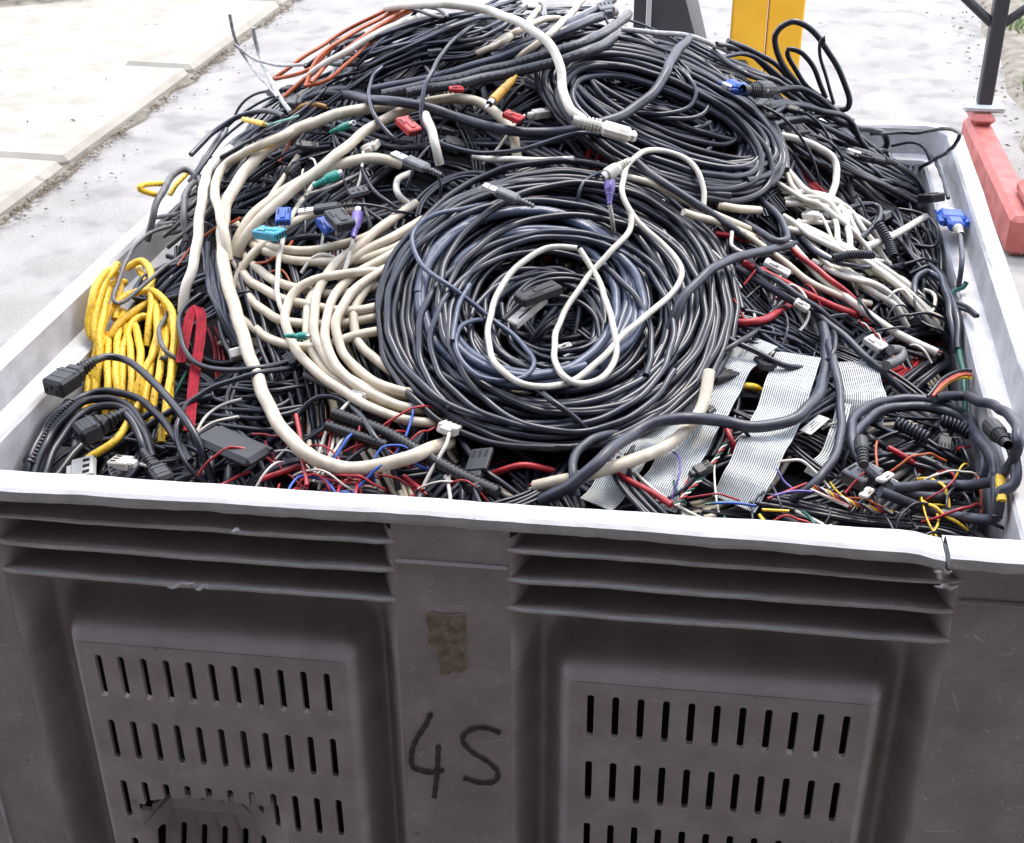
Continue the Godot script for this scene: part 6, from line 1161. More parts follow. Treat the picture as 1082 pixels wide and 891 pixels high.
	["big_black_coil","big round coil of black cable in the middle of the heap","",["black","blackb","black","blackb","black","black","blackb","black","blackb","steel","steel","black","blackb","black","blackb"],"coil",[4.4,4.4,4.0,4.2,4.2,3.6,3.8,3.2,4.6,5.8,5.4,4.0,4.4,4.2,3.8],[[227,775,119,221,756,175,211,745,214,193,734,254,167,725,292,135,719,323,100,716,345,62,715,355,23,717,355,1,719,350,-26,723,340,-52,731,328,-75,740,312,-92,747,292,-112,757,262,-125,769,238,-135,782,213,-140,795,186,-141,809,160,-138,822,131,-132,834,101,-123,844,72,-110,853,48,-94,861,26,-75,869,6,-59,874,-5,-36,881,-14,-7,886,-22,23,888,-28,52,888,-30,82,884,-31,113,875,-32,137,865,-31,169,847,-24,184,838,-16,197,828,-6,219,809,27,233,790,71,237,770,129,229,751,186,208,735,244,194,729,268,173,724,295,136,718,329,109,716,343,88,715,350,65,715,354,42,716,355,19,718,352,-9,722,343,-56,734,320,-74,741,306,-88,746,291,-105,754,269,-119,764,246,-129,777,222,-136,789,197,-139,802,171,-137,815,146,-123,834,97,-114,841,77,-98,850,54,-64,861,22,-42,866,8,-18,869,-3,30,872,-16,90,864,-23,143,849,-20,182,832,-8,202,822,5,215,814,17,236,796,49,249,780,91,251,763,148,240,746,198,215,732,250,200,728,272,177,723,296,159,721,312,134,718,327,89,717,345,41,718,349,14,720,345,-12,723,338,-60,735,317,-88,746,295,-106,752,274,-121,762,252,-133,773,231,-141,786,207,-144,808,164,-134,828,118,-123,837,90,-112,844,71,-81,856,37,-39,866,8,7,870,-9,67,867,-20,121,855,-22,161,841,-15,194,826,1,221,808,28,240,790,65,245,781,89,247,773,115,242,757,167,224,742,216,208,735,243,191,730,266,173,726,286,149,723,305,105,720,329,79,720,336,53,720,340,4,723,336,-45,732,318,-80,744,296,-111,758,259,-124,769,237,-131,778,219,-136,798,177,-135,808,157,-128,820,131,-108,838,86,-77,851,49,-35,861,18,-11,864,6,18,866,-5,77,862,-18,108,856,-20,132,849,-18,156,841,-13,178,832,-5,198,822,7,212,813,20,234,796,52,242,787,73,247,778,97,248,763,150,236,745,202,213,733,249,179,724,292,139,719,323,94,717,342,47,718,348,0,722,340,-52,733,318,-85,745,293,-106,755,267,-121,765,245,-131,777,222,-137,789,197,-139,802,172,-137,815,146,-131,826,119,-121,836,93,-96,850,53,-57,863,17,-35,867,4,-6,871,-8,24,873,-16,56,873,-21,87,869,-25,118,862,-27,148,853,-25,175,841,-20,196,831,-13,211,823,-3,236,805,25,254,787,64,264,768,122],[153,730,306,104,726,318,61,726,320,16,730,313,-22,737,299,-58,748,276,-85,761,247,-104,778,214,-110,796,177,-105,814,139,-88,830,102,-59,844,66,-23,853,38,19,857,18,69,854,5,111,845,5,146,833,16,162,825,25,175,816,39,193,800,70,200,784,109,198,770,150,186,756,194,164,745,232,137,737,264,103,732,289,66,730,303,28,731,307,-11,736,301,-48,744,284,-82,757,257,-105,772,228,-119,791,193,-122,808,161,-114,826,123,-95,840,88,-65,852,55,-27,859,29,20,861,11,69,856,2,117,846,2,139,839,6,161,830,13,192,815,32,206,807,47,217,798,65,230,785,102,232,772,150,223,758,195,202,746,234,171,735,267,131,729,294,88,727,311,42,728,317,-3,732,313,-46,740,298,-82,752,276,-108,767,249,-127,786,216,-134,806,177,-129,826,136,-112,844,90,-84,859,50,-65,866,32,-44,871,16,1,878,-4,49,878,-14,96,871,-17,120,863,-15,142,853,-11,172,835,5,185,825,17,195,814,34,203,804,55,208,794,78,209,776,128,198,759,182,177,745,229,144,734,273,107,728,303,66,726,321,24,728,325,-19,733,316,-57,743,297,-91,756,268,-117,775,234,-134,799,191,-136,820,151,-127,838,109,-120,845,90,-106,854,67,-74,865,34,-37,872,12,11,874,-3,67,868,-10,121,854,-8,144,845,-3,165,835,5,195,817,27,207,808,43,217,799,62,227,786,101,226,770,153,215,759,189,194,747,224,163,738,255,124,733,281,82,731,297,38,733,302,-6,737,296,-50,746,278,-84,759,253,-107,775,223,-119,792,191,-121,803,170,-120,813,150,-108,830,112,-86,843,77,-53,855,45,-14,861,21,31,863,5,79,858,-3,122,847,-2,156,834,9,185,817,31,203,802,58,212,788,93,212,771,143,200,757,188,180,746,226,156,738,256,117,732,286],[-62,757,273,-79,768,242,-89,779,216,-93,792,187,-91,806,158,-83,818,131,-71,828,108,-55,836,87,-30,844,64,0,848,47,32,848,35,65,845,29,97,838,30,126,828,38,147,819,50,168,806,71,182,795,96,190,784,126,192,771,166,184,760,206,168,750,241,147,743,270,118,738,294,86,736,309,52,736,316,18,739,313,-14,744,300,-45,752,277,-71,765,243,-84,778,213,-87,793,182,-81,808,150,-63,823,115,-36,834,87,-5,840,66,31,841,52,68,837,47,104,828,51,132,817,63,157,804,84,170,792,107,180,778,141,180,765,180,172,755,220,157,746,255,136,740,284,108,735,308,78,733,320,47,734,323,19,738,318,-9,743,303,-34,750,279,-56,762,243,-67,777,212,-69,792,181,-62,807,149,-51,818,125,-31,828,98,-4,835,76,27,838,61,67,835,52,99,828,55,127,817,66,150,804,87,164,791,112,171,778,142,170,766,175,162,757,206,146,748,239,129,743,260,103,739,278,75,738,289,45,739,291,15,742,285,-13,748,271,-37,757,251,-56,770,224,-67,787,191,-68,801,162,-61,814,135,-46,826,106,-23,835,81,12,841,59,48,840,47,79,836,45,110,827,51,138,815,65,160,801,89,174,786,120,180,772,157,176,761,197,165,751,236,143,742,274,117,736,301,88,733,318,55,733,325,22,736,323,1,739,316,-14,743,308,-44,752,281,-62,760,256,-72,767,236,-83,786,195,-82,803,161,-69,821,121,-46,834,88,-12,843,59,30,846,40,67,842,34,91,837,34,109,832,38,142,819,53,165,805,75,181,790,107,188,777,145,184,763,193,167,751,237,142,743,270,113,738,293,73,736,309,32,738,312,-3,743,304,-35,749,287,-68,760,257],[164,752,252,138,742,289,114,738,310,87,736,323,53,738,327,25,742,323,-2,747,308,-25,755,284,-43,766,251,-53,778,221,-54,794,183,-49,805,157,-35,817,129,-15,827,104,10,832,85,38,834,72,67,832,66,95,825,69,118,817,79,137,805,97,151,793,121,157,781,149,157,769,181,151,760,213,138,752,243,121,748,268,97,744,288,71,744,298,45,744,297,13,748,284,-12,755,264,-35,767,237,-48,780,210,-54,794,182,-54,809,154,-46,823,126,-27,837,95,-6,844,74,19,847,59,45,847,51,72,842,51,96,833,58,117,822,72,132,808,93,141,794,119,142,782,149,137,770,179,126,760,208,109,752,233,89,747,252,68,745,264,41,745,270,19,748,269,-11,755,258,-32,764,243,-48,776,222,-59,789,197,-63,806,164,-58,820,137,-46,831,112,-26,841,87,-1,846,68,27,847,56,57,844,52,86,837,55,113,826,66,131,815,81,145,802,103,154,789,131,157,775,163,152,764,195,142,755,224,124,748,253,102,745,276,81,744,289,60,744,295,32,745,294,4,749,284,-26,758,263,-46,770,239,-59,783,213,-66,797,184,-65,812,155,-58,825,128,-45,835,104,-25,844,80,1,849,61,24,850,50,55,848,45,78,843,47,106,833,56,124,823,69,140,810,89,150,796,115,154,786,138,152,772,170,145,760,203],[-31,878,9,24,883,-7,49,883,-10,81,879,-13,112,870,-12,136,862,-9,158,851,-4,179,840,5,205,822,27,225,805,61,240,785,114,243,766,169,233,746,219,223,737,246,210,730,272,178,721,314,140,715,344,119,714,355,93,713,364,47,715,368,1,721,358,-25,726,347,-50,734,333,-82,749,305,-98,758,284,-110,768,261,-123,790,220,-122,811,175,-108,831,128,-83,847,87,-47,859,50,-26,864,36,1,867,21,54,869,5,84,866,0,114,862,-2,144,854,-1,172,843,3,194,832,9,209,824,17,222,816,29,237,805,49,253,788,88,258,770,142,251,751,191,241,742,218,225,734,251,206,728,279,185,723,305,162,720,325,138,717,341,113,716,353,88,716,361,57,716,365,31,718,364,5,720,359,-27,726,348,-52,733,336,-75,742,320,-92,749,302,-111,759,275,-129,780,236,-133,804,194,-125,825,151,-105,841,108,-75,853,71,-55,858,55,-34,862,41,13,864,22,62,860,13,103,850,12,142,837,22,163,828,34,177,820,46,201,804,78,216,787,122,220,771,172,212,755,220,197,742,259,171,731,299,140,724,329,117,721,343,97,720,352,56,720,360,30,722,359,9,724,354,-34,734,335,-68,747,308,-95,764,271,-113,784,230,-119,806,184,-114,828,138,-97,848,91,-74,862,56,-41,873,23,-3,880,4,45,882,-8,98,873,-11,143,857,-5,180,836,13,194,827,25,206,817,40,216,808,59,226,797,88,233,779,144,228,761,196,212,744,243,188,733,284,154,725,320,114,720,345,93,720,353,67,720,359,22,722,357,-26,729,343,-67,742,321,-99,755,288,-125,772,249,-138,795,209,-138,818,167,-125,839,122,-113,849,98,-97,857,75,-61,868,39,-19,875,14,28,878,1,83,873,-6,137,858,-4,182,838,8,210,820,27,232,802,62,240,794,83,247,783,114,248,764,168,243,753,196,234,743,224,210,730,271,181,722,308,148,717,337,106,714,358,63,715,367,24,718,365,-17,724,351,-51,736,330,-81,751,300,-100,767,264,-109,786,222,-109,804,180,-98,820,142,-76,837,102,-51,847,74,-11,857,42],[150,770,199,129,757,242,105,750,267,83,748,280,65,748,287,46,749,291,22,751,289,-1,756,281,-16,761,271,-29,768,256,-40,777,237,-45,786,213,-45,798,183,-41,806,162,-29,815,138,-12,822,117,8,827,101,31,828,90,54,826,85,72,821,87,90,814,95,105,805,109,117,795,129,123,785,152,125,774,182,121,764,209,111,756,233,97,750,253,79,747,268,58,747,279,36,749,283,14,754,279,-8,761,268,-27,769,252,-42,779,231,-52,791,208,-56,804,182,-53,817,155,-46,825,137,-32,832,116,-12,837,98,5,838,88,30,837,80,55,832,77,79,824,81,99,815,92,112,806,105,121,797,124,125,787,146,124,778,170,118,770,192,109,763,211,92,758,232,76,755,245,53,753,255,23,754,261,-1,759,261,-23,767,254,-39,773,244,-55,784,222,-63,794,201,-64,805,180,-60,815,160,-50,823,142,-38,828,125,-24,832,111,-3,835,96,37,835,79,62,832,76,79,829,76,102,823,81,124,816,93,138,808,106,149,800,123,155,791,143,156,781,167,151,773,189,137,764,213,119,757,231,99,753,244,73,752,255,51,752,259,22,754,258,-6,761,253,-28,770,244,-42,779,231,-52,788,214,-56,797,194,-54,806,174,-45,814,154,-32,819,136,-17,822,121,6,824,106,29,824,97,53,822,92,76,818,91,100,812,96,118,807,105,134,801,119,146,793,137,153,785,157,157,776,179],[52,755,268,19,760,271,3,764,264,-7,768,254,-20,774,233,-24,779,217,-25,784,200,-22,790,185,-15,794,171,-2,800,156,15,803,146,32,803,141,50,801,140,67,797,144,83,791,152,93,786,163,102,777,184,105,772,201,99,762,234,87,758,254,73,755,267,57,755,275,40,756,278,24,759,276,13,761,271,-2,766,256,-11,770,242,-21,780,208,-21,786,191,-17,794,171,-7,801,154,6,806,140,22,809,130,39,810,124,57,808,123,68,805,126,85,797,137,94,791,149,100,784,163,104,775,187,101,768,210,94,763,231,83,759,248,69,757,261,53,756,269,30,758,271,13,761,267,-2,766,257,-16,771,241,-26,778,221,-31,788,198,-31,795,183,-24,804,161,-12,809,144,4,812,133,27,810,127,45,807,129,67,799,139,85,789,156,93,781,173,97,773,193,96,767,215,90,761,237,80,758,257,60,755,277,43,754,287,25,754,291,0,757,287,-16,761,279,-30,768,266,-39,776,248,-43,785,226,-41,792,203,-33,798,181,-21,802,162,-4,805,147,15,807,137,35,807,131,61,803,131,79,798,136,95,791,148,105,783,167,107,775,190,101,768,214,88,764,234,66,761,254],[-8,784,212,5,791,196,15,796,189,40,800,178,67,795,171,79,790,173,90,785,180,98,781,191,102,776,204,104,771,219,101,766,233,87,760,259,75,759,268,62,759,274,48,760,275,35,762,271,22,765,261,6,770,241,0,775,225,-3,784,200,0,790,185,10,798,166,23,803,152,39,806,145,56,806,141,74,803,140,91,798,145,102,793,152,115,785,169,120,779,184,119,771,208,106,764,236,85,762,254,67,761,259,55,761,257,38,760,249,11,767,230,-2,780,209,-4,786,196,-3,793,182,11,803,157,21,806,149,37,809,140,55,809,134,72,806,131,90,801,134,100,797,140,109,792,149,115,787,162,118,782,177,117,777,193,104,771,222,89,768,238,79,767,244,68,765,246,50,763,244,31,763,238,14,767,230,-4,777,215,-12,791,186],[166,828,40,189,811,74,201,797,107,206,784,144,202,769,189,190,757,225,169,747,264,139,740,301,110,736,322,74,733,335,37,734,338,4,738,331,-29,745,314,-57,755,289,-79,769,257,-92,786,221,-96,805,184,-88,826,140,-71,842,105,-46,854,74,-15,861,49,20,862,32,57,858,25,92,848,29,119,837,42,146,821,69,166,803,104,175,789,138,179,774,183,173,760,227,159,749,266,134,740,303,106,735,324,68,734,336,33,736,335,-2,741,324,-40,751,299,-72,765,266,-92,782,233,-101,802,194,-100,819,161,-86,835,124,-64,847,93,-35,855,68,4,858,45,47,857,31,92,850,25,128,841,28,162,829,41,178,822,52,191,815,67,207,802,99,214,788,137,210,774,176,194,760,217,166,751,259,133,746,293,97,743,315,59,742,325,20,744,324,-14,748,312,-50,756,287,-75,769,257,-92,787,220,-97,806,183,-92,825,146,-78,842,108,-56,856,74,-26,866,46,2,870,29,39,869,18,75,862,16,109,849,23,134,835,38,154,820,64,171,802,104,178,788,141,178,772,187,169,759,232,152,749,272,128,742,304,104,737,322,72,735,334,39,735,336,7,739,329,-23,745,314,-56,756,288,-82,770,258,-101,789,225,-109,806,195,-110,819,170,-108,829,150,-102,841,124,-93,849,104,-66,864,64,-47,869,46,-31,873,35,-8,876,24,17,877,17,42,876,11,74,871,8,99,865,8,122,857,11,164,836,26],[-106,809,206,-103,826,171,-95,837,144,-78,848,115,-55,855,92,-26,858,75,5,857,64,37,852,60,67,844,66,94,833,80,111,821,98,124,808,122,130,794,151,128,782,185,117,771,224,99,763,254,77,758,279,50,755,295,21,755,302,-9,757,301,-37,762,292,-63,770,276,-85,782,252,-100,799,223,-105,814,195,-101,827,167,-89,841,134,-74,849,111,-49,855,88,-20,858,72,12,857,62,45,851,60,69,844,66,96,832,80,117,819,102,131,803,131,135,789,161,133,778,193,122,768,228,105,760,257,82,755,283,55,753,299,26,752,306,-4,756,307,-33,761,297,-64,770,275,-84,782,252,-98,799,223,-102,813,196,-100,826,169,-89,839,137,-70,849,108,-50,855,89,-22,858,73,11,858,61,41,853,58,71,845,63,99,833,77,118,823,94,134,808,122,141,795,150,142,782,183,133,769,222,116,760,254,95,755,279,69,752,297,41,751,305,12,754,306,-16,759,299,-37,764,287,-60,772,264,-75,783,241,-89,799,209],[93,766,278,69,764,292,43,763,299,16,765,300,-6,767,294,-29,772,281,-49,778,262,-65,787,240,-75,797,214,-78,807,186,-75,815,167,-65,826,145,-49,835,125,-27,841,109,-2,842,96,24,840,89,50,835,89,74,827,95,90,819,105,103,812,120,114,802,146,119,793,177,118,785,208,109,777,237,96,771,262,77,766,283,55,763,297,31,763,304,6,765,305,-12,767,300,-35,773,288,-54,780,270,-69,789,247,-78,798,220,-81,805,197,-79,813,175,-72,821,156,-59,831,134,-41,838,117,-16,843,100,8,844,89,44,842,82,81,836,87,114,826,106,128,819,120,140,810,135,149,794,165,147,781,200,134,772,234,105,764,273],[41,724,365,-11,730,354,-58,742,332,-91,754,305,-120,769,265,-135,787,231,-140,810,190,-133,832,149,-113,851,109,-85,865,75,-45,876,46,-1,880,27,45,879,17,100,868,14,147,850,21,177,833,33,191,825,44,203,817,60,213,809,79,223,799,108,231,780,162,226,761,213,210,745,258,183,733,302,166,728,321,144,724,341,102,718,365,77,716,372,52,716,376,5,717,372,-22,719,365,-48,724,354,-73,733,343,-91,741,330,-118,751,298,-133,758,271,-141,767,253,-151,789,213,-151,800,196,-147,814,174,-128,839,134,-99,857,96,-62,869,65,-20,876,42,26,876,26,78,870,19,124,858,20,168,838,30,182,829,38,196,821,51,207,813,67,220,803,94,233,785,146,233,766,197,220,748,244,195,733,292,162,724,330,123,719,357,97,717,367,75,717,372,31,718,372,8,720,368,-19,725,358,-44,732,346,-67,741,331,-97,756,299,-121,774,258,-129,787,235,-132,801,212,-129,824,170,-122,836,145,-111,847,120,-97,856,99,-81,864,79,-41,875,47,3,880,26,55,879,14,84,875,10,113,867,9,142,857,10,165,847,15,185,836,24,200,828,35,224,812,66,239,795,107,245,777,159,236,759,208,216,744,255,183,734,300,147,728,333,122,725,347,97,724,357,48,724,365,21,725,364,-11,727,357,-42,732,346,-67,739,334,-87,745,321,-101,750,306,-120,756,283,-135,765,258,-151,786,218,-155,799,194,-154,809,177,-149,822,154,-141,834,131,-129,844,112,-113,854,94,-91,864,73,-66,872,55,-39,877,40,-11,881,29,20,881,20,56,879,13,87,874,10,122,865,9,166,847,14,186,837,23,201,829,34,218,818,53,229,809,71,238,800,91,246,789,120,250,772,164,241,753,213,223,738,258,197,728,297,167,722,329,130,718,355,89,717,370,42,717,375],[-48,741,345,-69,752,323,-87,764,294,-95,777,268,-97,795,239,-90,810,210,-77,821,178,-58,830,151,-32,837,125,5,842,102,39,844,92,86,841,90,122,829,90,144,819,94,164,808,109,179,797,131,189,786,159,191,773,199,181,759,244,161,749,282,134,741,312,100,735,336,63,732,349,22,733,355,-14,737,352,-57,745,338,-86,755,318,-117,768,281,-134,784,247,-140,804,214,-134,824,180,-118,841,148,-91,855,113,-62,863,88,-26,867,68,19,866,50,59,859,41,95,850,41,129,839,51,160,823,68,180,809,92,189,801,111,196,791,142,197,783,168,194,773,201,185,764,230,172,758,256,155,753,279,132,749,302,112,747,316,86,745,328,60,744,334,29,744,335,3,746,331,-25,749,322,-77,761,294],[136,843,49,164,830,58,189,818,78,211,803,117,220,789,155,219,775,193,205,759,235,183,749,271,155,744,302,126,743,324,95,743,337,63,745,342,25,748,337,-9,756,322,-37,768,303,-61,782,275,-76,799,240,-81,811,214,-82,820,193,-80,831,162,-75,839,140,-56,855,104,-26,870,70,10,877,42,51,880,24,76,878,18,101,874,15,125,868,15,147,860,18,178,844,30,192,835,42,205,826,58,215,817,77,222,809,99,229,792,146,225,776,191,210,760,232,184,748,273,154,742,306,119,740,330,82,742,343,51,744,344,14,750,334,-22,761,315,-48,775,290,-66,792,254,-73,807,218,-69,821,181,-56,834,150,-33,845,118,-3,852,90,32,855,72,72,853,60,101,847,55,139,838,58],[190,758,263,176,747,293,157,739,320,134,733,341,105,730,356,74,731,363,43,735,362,13,741,351,-16,751,332,-41,767,307,-56,782,281,-62,794,256,-64,806,218,-58,815,188,-43,826,155,-21,834,128,5,839,110,40,840,98,76,838,98,121,828,108,141,818,115,155,809,123,170,798,143,183,785,179,186,773,218,180,762,256,166,752,289,144,744,320,116,738,342,78,734,358,39,734,363,5,738,357,-27,745,342,-56,756,318,-73,769,293,-81,784,267,-78,803,237,-68,814,204,-51,821,170,-27,825,141,-1,827,122,31,826,110,60,822,108,83,819,115,111,813,134,139,801,164,155,786,188,161,774,212,163,764,244,160,758,279]],0],
	["black_cable","slate cable curling loosely on the left of the big coil","","steel","tube",3,[[-45,862,54,-82,867,96,-98,866,107,-116,860,119,-123,854,134,-121,846,154,-107,836,180,-87,828,199,-67,820,209,-39,801,215,-20,790,222,5,781,238,24,775,260,32,773,274,36,771,289,35,769,302,30,767,312,21,766,318,6,766,324,-10,768,324,-20,770,322,-34,775,313,-45,782,300,-51,789,282,-50,793,261,-46,793,245,-34,789,226,-20,783,214,-4,777,209]],0],
	["black_cable","short slate cable end on the left of the big coil","","steel","tube",3,[[-49,816,191,-55,807,236,-54,792,285]],0],
	["black_cable","slate cable hanging from the loose curl to the rim side","","black","tube",3.4,[[17,755,298,44,759,326,69,755,347,87,744,355,108,723,352]],0],
	["white_cable","long ivory cable looping over the big coil and curling above it","","ivory","tube",3.6,[[68,834,114,50,835,115,32,834,120,16,830,130,3,823,145,-10,813,169,-16,806,190,-20,798,220,-20,791,243,-16,785,269,-8,781,296,-1,778,311,13,773,325,29,768,331,45,765,330,61,763,323,80,762,307,96,767,291,114,776,266,139,788,225,183,803,157,189,807,144,192,812,130,190,817,117,181,824,99,167,831,85,134,850,58,120,864,39,114,875,20,114,882,5,116,888,-11,121,893,-26,135,896,-50,146,894,-66,159,890,-77,171,886,-80,189,881,-71,207,870,-52,213,857,-40,214,839,-21]],0],
	["white_cable","second ivory loop lying over the hole of the big coil","","ivory","tube",3.6,[[128,858,61,128,848,76,122,842,95,108,833,119,89,818,140,76,806,161,61,788,196,56,781,220,55,779,241,57,776,274,62,774,293,68,771,307,77,768,314,86,765,316,96,763,313,110,763,301,120,766,284,124,771,272,125,777,261,123,788,243,117,795,222,98,810,157,86,822,135,71,835,120]],0],
	["black_cable","thin black lead curving from the round white plug to the big coil","","blackb","tube",2.4,[[97,879,-30,79,883,-1,66,880,23,64,877,29,61,867,37,61,849,41]],0],
	["cream_cable","cream cable emerging right of the ivory curl","","cream","tube",4.4,[[111,875,-24,135,872,-16,158,866,-11,186,854,-6,207,844,-6,229,834,-10,247,824,-16,284,798,-41]],0],
	["cream_cable","cut cream cable with open end right of the ivory curl","","cream","tube",4.6,[[189,856,43,218,842,26,251,823,5,283,797,-26]],0],
	["cream_cable","cream cable end beside the oval coil's foot","","cream","tube",5.4,[[234,831,-48,248,829,-47,263,825,-53,286,815,-76]],0],
	["black_cable","grey cable running beside the cream one to the right","","greyd","tube",5,[[123,891,-37,138,883,-28,170,871,-3,224,845,17,235,837,16,246,828,11,273,800,-17]],0],
	["white_cable","small bent white wire right of the big coil","","white","tube",2.4,[[250,825,23,250,818,49,256,814,52,264,810,50]],0],
	["thick_grey_cable","grey cable bending over the right side of the big coil","","greyd","tube",5.6,[[334,781,-52,299,800,12,255,813,73,227,817,117,213,813,139,197,803,164,189,791,178,181,771,193]],0],
	["cut_cream_cable","cream cable with cut end showing its wires near the front rim","","cream","tube",6.8,[[228,757,259,224,738,291,218,731,311,209,727,330,186,720,362,149,719,395,124,716,410,93,709,419,78,704,418,52,690,410]],1],
	["thick_grey_cable","thick grey cable curving over the white ribbon cables to the front rim","","greyd","tube",6.6,[[362,747,102,363,739,166,357,735,220,343,734,273,334,734,290,325,732,303,310,730,316,293,729,323,272,729,326,245,733,326,208,743,339,192,742,342,172,738,346,158,735,356,150,734,366,127,735,407,113,729,426,102,721,433,90,711,437,62,687,432]],0],
	["black_cable","grey cable hooked beside the thick one at the front rim","","greyd","tube",4.8,[[132,723,345,107,727,368,100,726,378,95,725,390,92,722,413,93,719,426,95,712,435,98,702,440]],0],
	["black_cable","dark grey cable hanging beside the white ribbon cable","","greyd","tube",5,[[369,734,77,367,744,149,368,745,189,370,741,217,374,726,261,371,716,312,360,711,355,346,707,384,335,700,395,327,692,395,319,683,392]],0],
	["black_cable","thin black cable slanting above the ribbon cables","","black","tube",3.4,[[232,749,217,250,758,203,270,761,178,284,758,148,298,749,106]],0],
	["black_cable","black cable lying across the top of the white ribbon","","black","tube",3.6,[[243,762,178,269,756,194,310,744,207,326,739,204,360,729,190]],0],
	["black_cable","thin black cable hooked beside the hanging grey cable","","black","tube",3,[[369,736,72,374,748,140,370,750,179,364,746,190,361,742,190,350,721,168]],0],
	["front_cable_ring","loose ring of thick dark grey cable in the front right corner","",["greyd","greyd","greyd"],"coil",[5.6,5.6,5.6],[[384,709,305,406,707,256,416,706,242,433,706,228,450,706,223,472,708,224,499,702,225,513,696,228,519,694,235,521,694,248,519,709,318,518,708,341,516,699,348,509,690,352,483,690,373,462,691,384,441,696,390,421,707,394,412,710,390,400,710,373,387,707,332,383,711,309,385,713,284,391,713,265,405,711,239,416,709,225,434,707,211,450,707,205,477,708,208,499,704,210,517,695,212,521,694,221,521,696,239,517,730,354,516,736,383,515,734,409,512,711,444],[478,722,226,510,711,198,518,710,196,520,712,200,521,735,253,529,744,274,530,771,341,528,785,390,527,783,407,528,780,411,527,770,414,520,741,409,515,736,407,515,730,404,506,716,391,495,704,378,482,698,368,472,696,367,454,699,374,413,716,409],[523,769,383,526,760,407,528,748,426,524,741,433,514,737,436,514,722,442,513,709,441,506,702,435,486,691,417,469,688,408,454,691,407,439,697,409,401,718,422]],0],
	["black_cable","black cable, second of 6, running right from the top past the yellow mast","black cables in front of the yellow mast","black","tube",3.4,[[224,936,-413,249,917,-464,256,912,-475,271,902,-489,284,894,-495,295,884,-495,318,866,-486,331,857,-484,345,847,-488,377,828,-505,401,817,-511]],0],
	["black_cable","black cable, third of 6, running right from the top past the yellow mast","black cables in front of the yellow mast","black","tube",3.4,[[239,917,-461,261,907,-479,281,897,-489,300,885,-491,331,863,-485,344,853,-486,372,836,-498,403,823,-511]],0],
	["black_cable","black cable, first of 6, running right from the top past the yellow mast","black cables in front of the yellow mast","black","tube",4.1,[[241,927,-465,273,909,-483,303,894,-489,322,881,-487,343,859,-486,364,835,-489,385,808,-496]],0],
	["black_cable","black cable, sixth of 6, running right from the top past the yellow mast","black cables in front of the yellow mast","black","tube",3.8,[[215,919,-413,249,916,-368,256,915,-363,263,913,-361,270,910,-363,285,901,-381,316,876,-441,330,864,-458,337,860,-462,355,846,-463,369,836,-467,384,825,-478,409,810,-500,443,793,-522]],0],
	["black_cable","black cable, fifth of 6, running right from the top past the yellow mast","black cables in front of the yellow mast","black","tube",3.6,[[219,926,-413,255,917,-349,262,916,-343,269,913,-340,276,910,-342,310,887,-377,317,883,-380,334,870,-383,346,860,-394,361,848,-418,395,824,-481,412,817,-502,429,813,-516]],0],
	["black_cable","black cable, fourth of 6, running right from the top past the yellow mast","black cables in front of the yellow mast","black","tube",3.5,[[222,917,-399,251,910,-451,265,907,-466,278,902,-474,297,891,-476,327,870,-469,345,859,-470,383,828,-491,415,800,-505]],0],
	["black_cable","black cable standing up in a tall loop before the yellow mast","","black","tube",4.4,[[408,840,-400,375,856,-400,356,871,-400,329,900,-400,311,926,-400,307,936,-400,305,953,-400,311,965,-400,324,973,-400,333,974,-400,347,969,-400,364,954,-400,394,915,-400,417,874,-400,420,858,-400,417,850,-400,399,847,-400]],0],
	["black_cable","smaller black loop inside the tall standing one","","black","tube",3.8,[[399,849,-410,359,878,-410,333,911,-410,325,927,-410,325,932,-410,330,932,-410,346,926,-410,359,915,-410,368,901,-410,386,862,-410]],0],
	["black_cable","thin black cable end sticking up at the tall loop","","black","tube",2.6,[[397,860,-390,370,931,-390,369,951,-390,374,956,-390,372,943,-390]],0],
	["black_cable","black cable, first of 7, spilling over the back right corner","black cables spilling at the back right","black","tube",4.5,[[281,885,-284,310,888,-351,323,887,-367,343,884,-379,376,870,-381,394,856,-383,406,845,-386,417,831,-396,424,823,-404,453,788,-449,454,784,-449,454,783,-444,439,787,-410,423,792,-388,406,797,-372]],0],
	["black_cable","black cable, seventh of 7, spilling over the back right corner","black cables spilling at the back right","black","tube",3.9,[[295,873,-229,313,870,-269,325,867,-293,347,858,-324,371,846,-349,393,833,-366,426,809,-376,440,798,-387,456,787,-408,492,763,-470,495,761,-472,496,759,-469,500,754,-450,502,750,-446,512,739,-448,527,724,-461]],0],
	["black_cable","black cable, second of 7, spilling over the back right corner","black cables spilling at the back right","black","tube",4.8,[[285,882,-275,304,881,-310,323,877,-336,335,872,-343,340,869,-342,361,854,-332,372,846,-334,379,843,-338,393,838,-355,416,829,-394,428,820,-415,433,815,-422,439,806,-424,448,787,-414,455,771,-414]],0],
	["black_cable","black cable, fifth of 7, spilling over the back right corner","black cables spilling at the back right","black","tube",4.6,[[310,865,-280,342,859,-311,388,853,-362,406,847,-375,437,813,-396,473,776,-434,482,764,-442,485,760,-441,487,756,-437,488,749,-421]],0],
	["black_cable","black cable, sixth of 7, spilling over the back right corner","black cables spilling at the back right","black","tube",4.2,[[299,872,-237,327,867,-289,348,862,-312,362,856,-322,398,833,-344,436,807,-378,466,782,-403,488,759,-432,517,730,-486]],0],
	["black_cable","black cable, fourth of 7, spilling over the back right corner","black cables spilling at the back right","black","tube",4.9,[[290,879,-288,326,875,-332,347,869,-352,361,864,-358,395,849,-359,410,840,-368,427,827,-391,476,789,-488,490,776,-513,495,771,-519,499,761,-524,498,753,-524,494,746,-525]],0],
